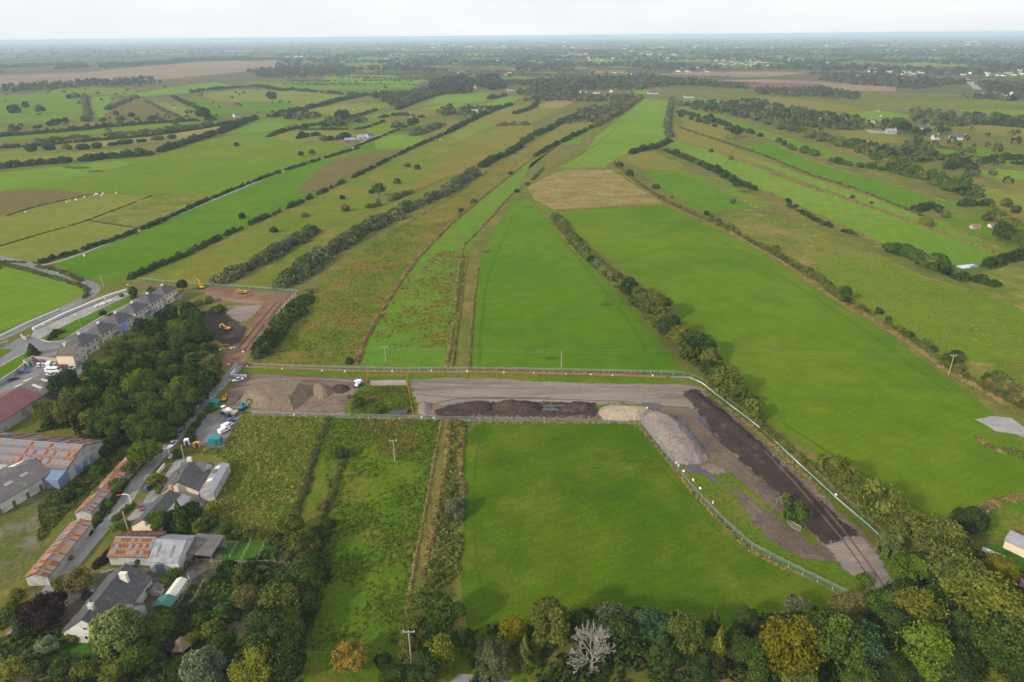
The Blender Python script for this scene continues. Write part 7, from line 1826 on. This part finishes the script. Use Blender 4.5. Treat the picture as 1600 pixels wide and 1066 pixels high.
# white site markers
wm = MB(); wm.box((0, 0, 0.3), (1.2, 0.6, 0.6)); wm.box((0, 0, 0.75), (0.9, 0.3, 0.3)); wm_me = wm.mesh('barrier_block', M['white'])
wr = random.Random(9)
for px, py, where in ((386,573,'at the left end of the red barrier'), (441,577,'on the red barrier before the yard'), (503,580,'on the red barrier above the clay mound'), (539,581,'on the red barrier left of the crossing'), (613,581,'above the plank crossing'),
                      (674,580,'right of the plank crossing'), (730,581,'at the lane end of the red barrier'), (787,583,'left of the tall pole'), (834,584,'below the field pole left side'), (884,585,'below the field pole right side'), (923,586,'midway along the gravel road'), (957,587,'above the sand mound'), (1020,588,'near the silt fence end'),
                      (460,649,'on the mesh fence below the clay mound'), (659,653,'left on the mesh fence by the ditch'), (678,654,'right on the mesh fence by the ditch'), (1010,651,'on top of the stone mound end'), (1057,724,'on the inner fence by the stone mound'), (1060,728,'just below the stone mound end'), (1068,737,'on the inner fence below the mound'),
                      (1083,751,'high on the inner fence'), (1094,764,'halfway down the inner fence'), (1114,786,'low on the inner fence'), (1306,774,'on the silt fence by the trees'), (361,545,'left in the haul road mouth'), (366,544,'right in the haul road mouth'), (345,570,'in the lane by the fence corner'), (320,567,'at the wood edge'), (334,552,'in the wood edge by the haul road'),
                      (409,605,'behind the clay mound'), (331,624,'on the lane beside the mesh fence'), (317,620,'by the lane at the wood'), (309,636,'lower by the lane at the wood'), (268,712,'beside the parked pickup'), (240,717,'across the lane from the bungalow')):
    p = G(px, py); s = 0.62
    z = {1010: 3.2}.get(px, 0)
    tag(link('barrier_block', wm_me, None, (p.x, p.y, z), (0, 0, wr.uniform(0, 3)), (s, s, s)), f'white barrier block {where}', 'block', 'white barrier blocks around the site')

# ---------------------------------------------------------------- poles and cables
def pole(label, px, py, h, arm=True, az=0.0):
    p = G(px, py); root = thing('utility_pole', label, 'utility pole', p, az, 'wooden utility poles')
    k = MB(); k.tube((0, 0, -0.2), (0, 0, h), 0.2, 0.15, 8); k.build('pole', M['wood'], root)
    if arm:
        k = MB(); k.box((0, 0.16, h - 0.4), (2.4, 0.16, 0.16)); ar = k.build('crossarm', M['steel'], root)
        for u in (-1.1, 0, 1.1):
            k = MB(); k.tube((u, 0.16, h - 0.32), (u, 0.16, h + 0.05), 0.07, 0.05, 6); k.build('insulator', M['white'], ar)
    return p + Vector((0, 0, h - 0.1))
PL = [pole('utility pole standing in the rough field left of the ditch', 617, 720, 7.5), pole('utility pole in the field behind the site fence', 603, 566, 7.0), pole('utility pole in the mown field behind the red fence', 877, 575, 7.5, False),
      pole('utility pole behind the hedge in the broad field', 1121, 563, 5.5, False), pole('pale utility pole on the bank at the right', 1482, 586, 8.5), pole('utility pole among the trees by the ditch end', 643, 1036, 9.0), pole('plain pole in the rough corner by the right trees', 1534, 826, 6.0, False),
      pole('grey pole by the bungalow', 290, 726, 7.0, False), pole('grey pole at the garden hedge', 200, 828, 6.0, False), pole('pole beside the estate road bend', 162, 450, 7.0, False)]
def cable(label, a, b, sag, r=0.02, off=(0, 0, 0)):
    a, b = a + Vector(off), b + Vector(off); k = MB(); n = 10; prev = None
    for i in range(n + 1):
        t = i / n; q = a.lerp(b, t); q.z -= sag * 4 * t * (1 - t)
        if prev is not None: k.tube(prev - a, q - a, r, r, 3)
        prev = q
    tag(k.build('power_cable', M['steel'], loc=a), label, 'cable', 'power cables across the fields')
for nm, off in (('front', (0, -1.0, 0)), ('rear', (0, 1.0, 0))):
    cable(f'{nm} thin power cable left of the field pole', G(285, 560, 7.0), PL[1], 0.8, off=off); cable(f'{nm} thin power cable over the ditch field', PL[1], PL[2], 0.6, off=off)
    cable(f'{nm} thin power cable over the mown field', PL[2], PL[3], 0.6, off=off); cable(f'{nm} thin power cable over the broad field', PL[3], PL[4], 0.8, off=off)
def lamp(label, px, py, h=7.0, az=0.0):
    root = thing('street_lamp', label, 'street lamp', G(px, py), az, 'street lamps of the estate')
    k = MB(); k.tube((0, 0, 0), (0, 0, h), 0.11, 0.07, 6); k.build('pole', M['steel'], root)
    k = MB(); k.tube((0, 0, h), (-1.0, 0, h + 0.25), 0.05, 0.05, 5); k.build('arm', M['steel'], root)
    k = MB(); k.box((-1.25, 0, h + 0.25), (0.7, 0.3, 0.18)); k.build('lamp_head', M['white'], root)
for lab, x, y in (('street lamp on the green between the bushes', 128, 515), ('street lamp by the red brown bush', 79, 531), ('street lamp near the third house', 174, 489), ('street lamp by the last house', 208, 466)): lamp(lab, x, y)

# ---------------------------------------------------------------- vehicles
WHEEL = {}
def wheel(parent, x, y, r, w):
    key = (round(r, 2), round(w, 2))
    if key not in WHEEL:
        k = MB(); k.tube((0, -w / 2, 0), (0, w / 2, 0), r, r, 12); k.tube((0, -w / 2 - 0.01, 0), (0, w / 2 + 0.01, 0), r * 0.55, r * 0.55, 10, 1)
        WHEEL[key] = k.mesh('wheel', [M['black'], M['steel']])
    link('wheel', WHEEL[key], parent, (x, y, r))
VPROF = {'car': (4.2, 1.75, [(-2.1, .35), (-2.1, .85), (-1.25, .95), (2.0, .88), (2.1, .75), (2.1, .35)], [(-1.75, .9), (-1.35, 1.45), (0.35, 1.48), (1.25, .92)]),
         'hatch': (4.0, 1.75, [(-2.0, .35), (-2.0, .9), (1.9, .88), (2.0, .7), (2.0, .35)], [(-1.95, .88), (-1.65, 1.5), (0.3, 1.52), (1.15, .9)]),
         'van': (5.0, 1.95, [(-2.5, .35), (-2.5, 1.95), (-2.4, 2.05), (0.9, 2.05), (1.65, 1.25), (2.4, 1.05), (2.5, .35)], None),
         'minibus': (7.0, 2.1, [(-3.5, .4), (-3.5, 2.5), (-3.4, 2.6), (2.5, 2.6), (3.3, 1.5), (3.5, 1.1), (3.5, .4)], None),
         'pickup': (5.1, 1.85, [(-2.55, .45), (-2.55, 1.05), (2.45, 1.0), (2.55, .45)], [(-0.6, 1.0), (-0.4, 1.72), (0.9, 1.72), (1.6, 1.0)])}
def vehicle(kind, colour, label, px, py, hx, hy, group):
    """stands at pixel (px, py), nose pointing towards (hx, hy)"""
    p = G(px, py); q = G(hx, hy); az = math.atan2(q.y - p.y, q.x - p.x)
    L, W, prof, cab = VPROF[kind]
    sc_ = 0.82
    root = thing('parked_' + ('van' if kind in ('van', 'minibus') else 'pickup' if kind == 'pickup' else 'car'), label, 'van' if kind in ('van', 'minibus') else 'pickup' if kind == 'pickup' else 'car', (p.x, p.y, 0.12), az, group)
    root.scale = (sc_, sc_, sc_)
    k = MB(); k.section([(x, z) for x, z in prof], -W / 2, W / 2, 0, 'y'); body = k.build('body', CARS[colour], root, bevel=0.06)
    if cab:
        x0, x1 = cab[0][0], cab[-1][0]; t = 0.16
        k = MB(); vs = []
        for x, z in cab:
            ins_ = t * (z - .9) / .55
            vs += [(x, -W / 2 + 0.06 + ins_, z), (x, W / 2 - 0.06 - ins_, z)]
        k.add(vs, [(0, 1, 3, 2), (2, 3, 5, 4), (4, 5, 7, 6), (0, 2, 4, 6), (7, 5, 3, 1), (6, 7, 1, 0)]); k.build('windows', M['glass'], root)
        k = MB(); a, b = cab[1], cab[2]; zt = a[1]; ww = W / 2 - 0.06 - t * (zt - .9) / .55
        k.box(((a[0] + b[0]) / 2, 0, zt + 0.02), (b[0] - a[0], ww * 2 + 0.02, 0.07)); k.build('roof', CARS[colour], root)
    else:
        zt = prof[3][1]; xf = prof[3][0]; xn, zn = prof[4]
        k = MB(); k.add([(xf + 0.12, -W / 2 + 0.15, zt - 0.02), (xf + 0.12, W / 2 - 0.15, zt - 0.02), (xn + 0.02, W / 2 - 0.1, zn + 0.08), (xn + 0.02, -W / 2 + 0.1, zn + 0.08),
                        (xf + 0.02, -W / 2 + 0.15, zt - 0.22), (xf + 0.02, W / 2 - 0.15, zt - 0.22), (xn - 0.2, W / 2 - 0.1, zn - 0.1), (xn - 0.2, -W / 2 + 0.1, zn - 0.1)], [(0, 1, 2, 3), (7, 6, 5, 4), (0, 4, 5, 1), (1, 5, 6, 2), (2, 6, 7, 3), (3, 7, 4, 0)]); k.build('windscreen', M['glass'], root)
        for sg in (-1, 1):
            k = MB(); ln = (xf + L / 2) * 0.85 if kind == 'minibus' else 1.1
            k.box((xf - ln / 2 + 0.1, sg * (W / 2 + 0.005), zt - 0.55), (ln, 0.03, 0.55)); k.build('side_window', M['glass'], root)
    r = 0.33 if kind in ('car', 'hatch') else 0.38
    for x in (-L * 0.31, L * 0.31):
        for sg in (-1, 1): wheel(root, x, sg * (W / 2 - 0.1), r, 0.22)
    for sg in (-1, 1):
        k = MB(); k.box((L / 2 - 0.02, sg * (W / 2 - 0.3), 0.7), (0.08, 0.35, 0.16)); k.build('headlight', M['pvc'], root)
        k = MB(); k.box((-L / 2 + 0.01, sg * (W / 2 - 0.22), 0.78), (0.06, 0.22, 0.2)); k.build('tail_light', M['redpaint'], root)
    return root
gp = 'vehicles in the car park behind the terrace'
for a in (('hatch','white','white hatchback, first in the car park row',62,572,67,566,gp), ('hatch','silver','silver hatchback, second in the car park row',70,572,75,566,gp), ('van','white','white van standing in the car park row',78,571,84,564,gp), ('car','silver','silver car right of the white van',87,572,92,567,gp),
          ('hatch','red','red car near the end of the row',98,573,104,568,gp), ('car','maroon','dark red car beside the red one',105,573,110,569,gp), ('car','silver','silver car at the tree end of the row',112,577,121,578,gp), ('minibus','white','white minibus parked across the car park',84,582,95,582,gp),
          ('pickup','silver','pale pickup beside the minibus',80,588,90,589,gp), ('hatch','blue','blue hatchback alone in the car park',38,583,45,583,gp), ('car','black','black car by the retaining wall',22,594,30,592,gp),
          ('car','black','black car parked before the fourth house',171,493,176,490,'cars parked at the terrace'), ('car','navy','dark car parked before the fifth house',160,505,165,501,'cars parked at the terrace'),
          ('hatch','maroon','maroon car on the cottage drive',221,795,224,802,'cars parked at the houses'), ('hatch','blue','bright blue car hidden by the yellow tree',231,764,234,760,'cars parked at the houses'), ('car','navy','dark blue car in the grey courtyard',141,930,147,928,'cars parked at the houses'), ('pickup','white','white pickup with black windows on the lane',270,697,276,690,'cars parked at the houses'),
          ('car','maroon','dark maroon car at the right edge',1597,915,1600,905,'cars parked at the houses'),
          ('van','white','white van nearest the teal container',351,675,360,670,'vehicles in the site compound'), ('van','white','white van in the middle of the three',356,668,365,663,'vehicles in the site compound'), ('hatch','blue','blue car beside the two white vans',361,660,370,657,'vehicles in the site compound'),
          ('pickup','white','white pickup beside the pale boards in the yard',372,596,380,594,'vehicles in the site compound')):
    vehicle(*a)

def excavator(label, px, py, hx, hy, body, boom='up', s=1.0):
    p = G(px, py); q = G(hx, hy); az = math.atan2(q.y - p.y, q.x - p.x)
    root = thing('excavator', label, 'excavator', p, az, 'diggers working on the site'); root.scale = (s * 0.7, s * 0.7, s * 0.7)
    m = M[body]
    for sg in (-1, 1):
        k = MB(); k.section([(-1.9, .35), (-1.6, .0), (1.6, .0), (1.9, .35), (1.6, .8), (-1.6, .8)], sg * 1.1 - 0.28, sg * 1.1 + 0.28, 0, 'y'); k.build('track', M['black'], root)
    k = MB(); k.box((0, 0, 0.75), (1.8, 1.7, 0.5)); k.build('undercarriage', M['darkmetal'], root)
    k = MB(); k.section([(-2.2, 1.0), (1.2, 1.0), (1.2, 1.5), (-0.2, 2.0), (-2.0, 2.0), (-2.3, 1.7)], -1.25, 1.25, 0, 'y'); k.build('engine_housing', m, root, bevel=0.08)
    k = MB(); k.section([(-0.1, 1.1), (1.5, 1.1), (1.6, 1.9), (1.3, 2.9), (-0.1, 2.9)], 0.25, 1.25, 0, 'y'); cb = k.build('cab', m, root, bevel=0.05)
    k = MB(); k.section([(0.1, 1.9), (1.62, 1.9), (1.36, 2.75), (0.1, 2.75)], 0.23, 1.27, 0, 'y'); k.build('cab_window', M['glass'], cb)
    if boom == 'up': P0, P1, P2, P3 = (1.1, 1.6), (3.0, 4.6), (5.2, 6.0), (6.6, 4.4)
    elif boom == 'fold': P0, P1, P2, P3 = (1.1, 1.6), (2.4, 3.6), (4.0, 3.2), (3.6, 0.9)
    else: P0, P1, P2, P3 = (1.1, 1.6), (2.8, 3.9), (4.9, 3.4), (5.4, 1.0)
    def arm(a, b, w, r0, r1):
        k = MB(); v = Vector((b[0] - a[0], 0, b[1] - a[1])); n = Vector((-v.z, 0, v.x)).normalized()
        A_, B2 = Vector((a[0], -0.45, a[1])), Vector((b[0], -0.45, b[1]))
        vs = [A_ + n * r0, B2 + n * r1, B2 - n * r1, A_ - n * r0]
        vs = [x + Vector((0, -w / 2, 0)) for x in vs] + [x + Vector((0, w / 2, 0)) for x in vs]
        k.add(vs, [(0, 1, 2, 3), (7, 6, 5, 4), (0, 4, 5, 1), (1, 5, 6, 2), (2, 6, 7, 3), (3, 7, 4, 0)]); return k
    bo = arm(P0, P1, 0.45, 0.3, 0.36); bo2 = arm(P1, P2, 0.42, 0.36, 0.2)
    bo.v += []; off = len(bo.v); bo.v += bo2.v; bo.f += [tuple(i + off for i in f) for f in bo2.f]; bo.m += bo2.m
    bo.build('boom', m, root); arm(P2, P3, 0.36, 0.3, 0.18).build('stick', m, root)
    k = MB(); k.section([(P3[0] - 0.5, P3[1] + 0.1), (P3[0] + 0.3, P3[1] + 0.2), (P3[0] + 0.2, P3[1] - 0.7), (P3[0] - 0.4, P3[1] - 0.9), (P3[0] - 0.9, P3[1] - 0.4)], -1.0, 0.1, 0, 'y'); k.build('bucket', M['darkmetal'], root)
    arm((1.3, 1.2), (2.1, 3.0), 0.12, 0.08, 0.08).build('hydraulic_ram', M['steel'], root)
    return root
excavator('yellow digger with raised boom at the far earth road', 315, 451, 304, 446, 'yellow', 'up')
excavator('yellow digger with folded boom on the earth haul road', 381, 459, 372, 460, 'yellow', 'fold')
excavator('yellow digger working in the dark dug earth', 355, 516, 343, 515, 'yellow', 'reach')
excavator('teal digger beside the clay mound', 380, 639, 392, 632, 'teal', 'reach')
excavator('small yellow digger behind the green cabin', 351, 626, 356, 620, 'yellow', 'fold', 0.75)
def dumper(label, px, py, hx, hy, paint):
    p = G(px, py); q = G(hx, hy); root = thing('dumper', label, 'dumper', p, math.atan2(q.y - p.y, q.x - p.x), 'small site machines')
    k = MB(); k.box((0, 0, 0.75), (3.4, 1.1, 0.4)); k.build('chassis', M['darkmetal'], root)
    k = MB(); k.section([(0.3, 1.0), (1.6, 0.95), (2.3, 1.9), (0.1, 1.9)], -0.95, 0.95, 0, 'y'); k.build('skip', M[paint], root)
    k = MB(); k.box((-1.0, 0, 1.25), (1.2, 1.2, 0.7)); k.build('engine_cover', M[paint], root, bevel=0.05)
    for x in (-0.5, -1.4):
        for sg in (-1, 1):
            k = MB(); k.tube((x, sg * 0.6, 1.5), (x, sg * 0.6, 2.9), 0.05, 0.05, 5); k.build('roll_bar', M['darkmetal'], root)
    k = MB(); k.box((-0.95, 0, 2.92), (1.2, 1.4, 0.08)); k.build('canopy', M['white'], root)
    for x in (-1.1, 1.1):
        for sg in (-1, 1): wheel(root, x, sg * 0.95, 0.55, 0.45)
dumper('white dumper beside the green cabin', 354, 647, 362, 649, 'white'); dumper('pale dumper parked by the compound gate', 362, 650, 370, 650, 'steel')
dumper('small pale dumper at the edge of the stony yard', 559, 604, 563, 598, 'white')

def container(label, px, py, hx, hy, L, W, H, mat, name='site_cabin', cat='cabin'):
    p = G(px, py); q = G(hx, hy); root = thing(name, label, cat, p, math.atan2(q.y - p.y, q.x - p.x), 'site cabins and containers')
    k = MB(); k.box((0, 0, 0.15 + H / 2), (L, W, H)); n = int(L / 0.5)
    for i in range(n):
        for sg in (-1, 1): k.box((-L / 2 + (i + 0.5) * L / n, sg * (W / 2 + 0.02), 0.15 + H / 2), (L / n * 0.5, 0.05, H * 0.88))
    k.build('shell', M[mat], root)
    k = MB(); k.box((0, 0, H + 0.2), (L + 0.1, W + 0.1, 0.1)); k.build('roof', M[mat], root)
    k = MB(); k.box((L * 0.2, -W / 2 - 0.06, 1.15), (0.9, 0.08, 2.0)); k.build('door', M['darkmetal'], root)
    for x in (-L / 2 + 0.1, L / 2 - 0.1):
        for y in (-W / 2 + 0.1, W / 2 - 0.1):
            k = MB(); k.box((x, y, 0.08), (0.2, 0.2, 0.2)); k.build('foot', M['darkmetal'], root)
container('teal site container at the lower end of the compound', 338, 694, 345, 694, 3.6, 2.4, 2.4, 'teal')
container('dark green site cabin by the compound gate', 337, 637, 344, 637, 3.4, 2.6, 2.6, 'green_paint')
container('small white cabin at the compound corner', 293, 696, 297, 696, 1.2, 1.2, 2.1, 'white'); container('orange fuel tank in the compound corner', 308, 699, 313, 699, 1.8, 1.3, 1.5, 'orange', 'fuel_tank', 'tank')
wall_line('stacked_boards', 'pale boards standing in an L by the yard gate', [(368,580),(361,589),(373,590),(386,590)], 1.2, 0.4, 'concrete_wall', 'boards', 3.0, 'board')
# bundle of dark pipes
root = thing('pipe_bundle', 'bundle of dark pipes lying inside the red barriers', 'pipes', G(623, 648), 0.2)
for i, (y, z) in enumerate([(j * 0.62 - 1.2, 0.3) for j in range(5)] + [(j * 0.62 - 0.9, 0.82) for j in range(4)]):
    k = MB(); k.tube((-3.0, y, z), (3.0, y, z), 0.3, 0.3, 8); k.build('pipe', M['darkmetal'], root)

# playing field goals beside the far house
for lab, px, py, w in (('pale green netted goal frame beside the far house', 1174, 166, 13), ('grey goal frame left of the green one', 1158, 165, 8)):
    p = G(px, py); w *= mpp(p); root = thing('ball_stop_net', lab, 'goal', p, 0, 'goal frames of the far pitch')
    for x in (-w / 2, w / 2):
        k = MB(); k.tube((x, 0, 0), (x, 0, 7.5), 0.22, 0.22, 5); k.build('post', M['steel'], root)
    k = MB(); k.box((0, 0, 4.0), (w, 0.1, 6.6)); k.build('net', M['netgreen'] if w > 15 else M['netgrey'], root)

# ---------------------------------------------------------------- cattle: one continuous body each
def cow_mesh(name, mat, graze):
    J = [((-0.85, 0, 1.25), .34), ((-0.3, 0, 1.22), .42), ((0.3, 0, 1.22), .42), ((0.8, 0, 1.28), .36), ((1.15, 0, 1.05 if graze else 1.5), .2), ((1.4, 0, 0.5 if graze else 1.75), .17), ((1.62, 0, 0.2 if graze else 1.6), .11)]
    E = [(i, i + 1) for i in range(6)]
    for x, hind in ((-0.8, True), (0.75, False)):
        for sg in (-1, 1):
            b = len(J); root_i = 0 if hind else 3
            J += [((x, sg * 0.26, 0.85), .2), ((x - (0.14 if hind else -0.02), sg * 0.27, 0.45), .1), ((x, sg * 0.27, 0.0), .085)]
            E += [(root_i, b), (b, b + 1), (b + 1, b + 2)]
    b = len(J); J += [((-1.15, 0, 1.3), .05), ((-1.22, 0, 0.7), .04)]; E += [(0, b), (b, b + 1)]
    for sg in (-1, 1):
        b = len(J); J += [((1.38, sg * 0.3, (0.55 if graze else 1.82)), .05)]; E += [(5, b)]
    me = bpy.data.meshes.new('skeleton'); me.from_pydata([j[0] for j in J], E, [])
    o = bpy.data.objects.new('skeleton', me); COL.objects.link(o)
    o.modifiers.new('skin', 'SKIN'); sd = o.modifiers.new('sub', 'SUBSURF'); sd.levels = 1
    for i, (_, r) in enumerate(J): me.skin_vertices[0].data[i].radius = (r, r)
    me.skin_vertices[0].data[0].use_root = True
    dg = bpy.context.evaluated_depsgraph_get()
    res = bpy.data.meshes.new_from_object(o.evaluated_get(dg)); res.name = name
    bpy.data.objects.remove(o, do_unlink=True); bpy.data.meshes.remove(me)
    res.materials.clear(); res.materials.append(mat)
    return res
COWS = [cow_mesh('cow', M['cowhide'], True), cow_mesh('cow', M['cowhide'], False), cow_mesh('cow', M['cowbrown'], True)]
cr = random.Random(6); ci = 0
for px, py, kind, where in ((105,317,0,'first of the line by the ditch'), (109,315,1,'second of the line by the ditch'), (119,314,0,'third of the line by the ditch'), (132,310,1,'fourth of the line by the ditch'), (138,309,2,'in the middle of the grazing line'), (149,306,0,'fifth of the grazing line'), (152,305,1,'sixth of the grazing line'), (159,307,0,'seventh of the grazing line'), (161,304,1,'last of the grazing line'),
                            (182,303,0,'apart on the right of the grazing line'), (40,333,0,'alone far left by the ditch'), (132,401,0,'by the crossroads'), (525,169,0,'left in the pale cattle field'), (534,170,2,'second in the pale cattle field'), (552,173,1,'third in the pale cattle field'), (561,170,0,'last in the pale cattle field'),
                            (625,214,0,'alone in the bright farm field'), (688,219,0,'on the long strip below the farm'), (1361,184,2,'left in the hamlet field'), (1375,183,0,'middle of the hamlet field'), (1376,182,1,'beside the middle one in the hamlet field'), (1368,175,0,'upper left in the hamlet field'), (1373,174,1,'upper right in the hamlet field')):
    p = G(px, py); s = 1.0
    tag(link('cow', COWS[kind], None, (p.x, p.y, 0.03), (0, 0, cr.uniform(0, 6.28)), (s, s, s)), f"{'brown' if kind == 2 else 'pale'} {'standing' if kind == 1 else 'grazing'} cow {where}", 'cow', 'cattle in the pastures')
print('TREES', N_TREE, 'BUSHES', N_BUSH, 'OBJECTS', len(bpy.data.objects))
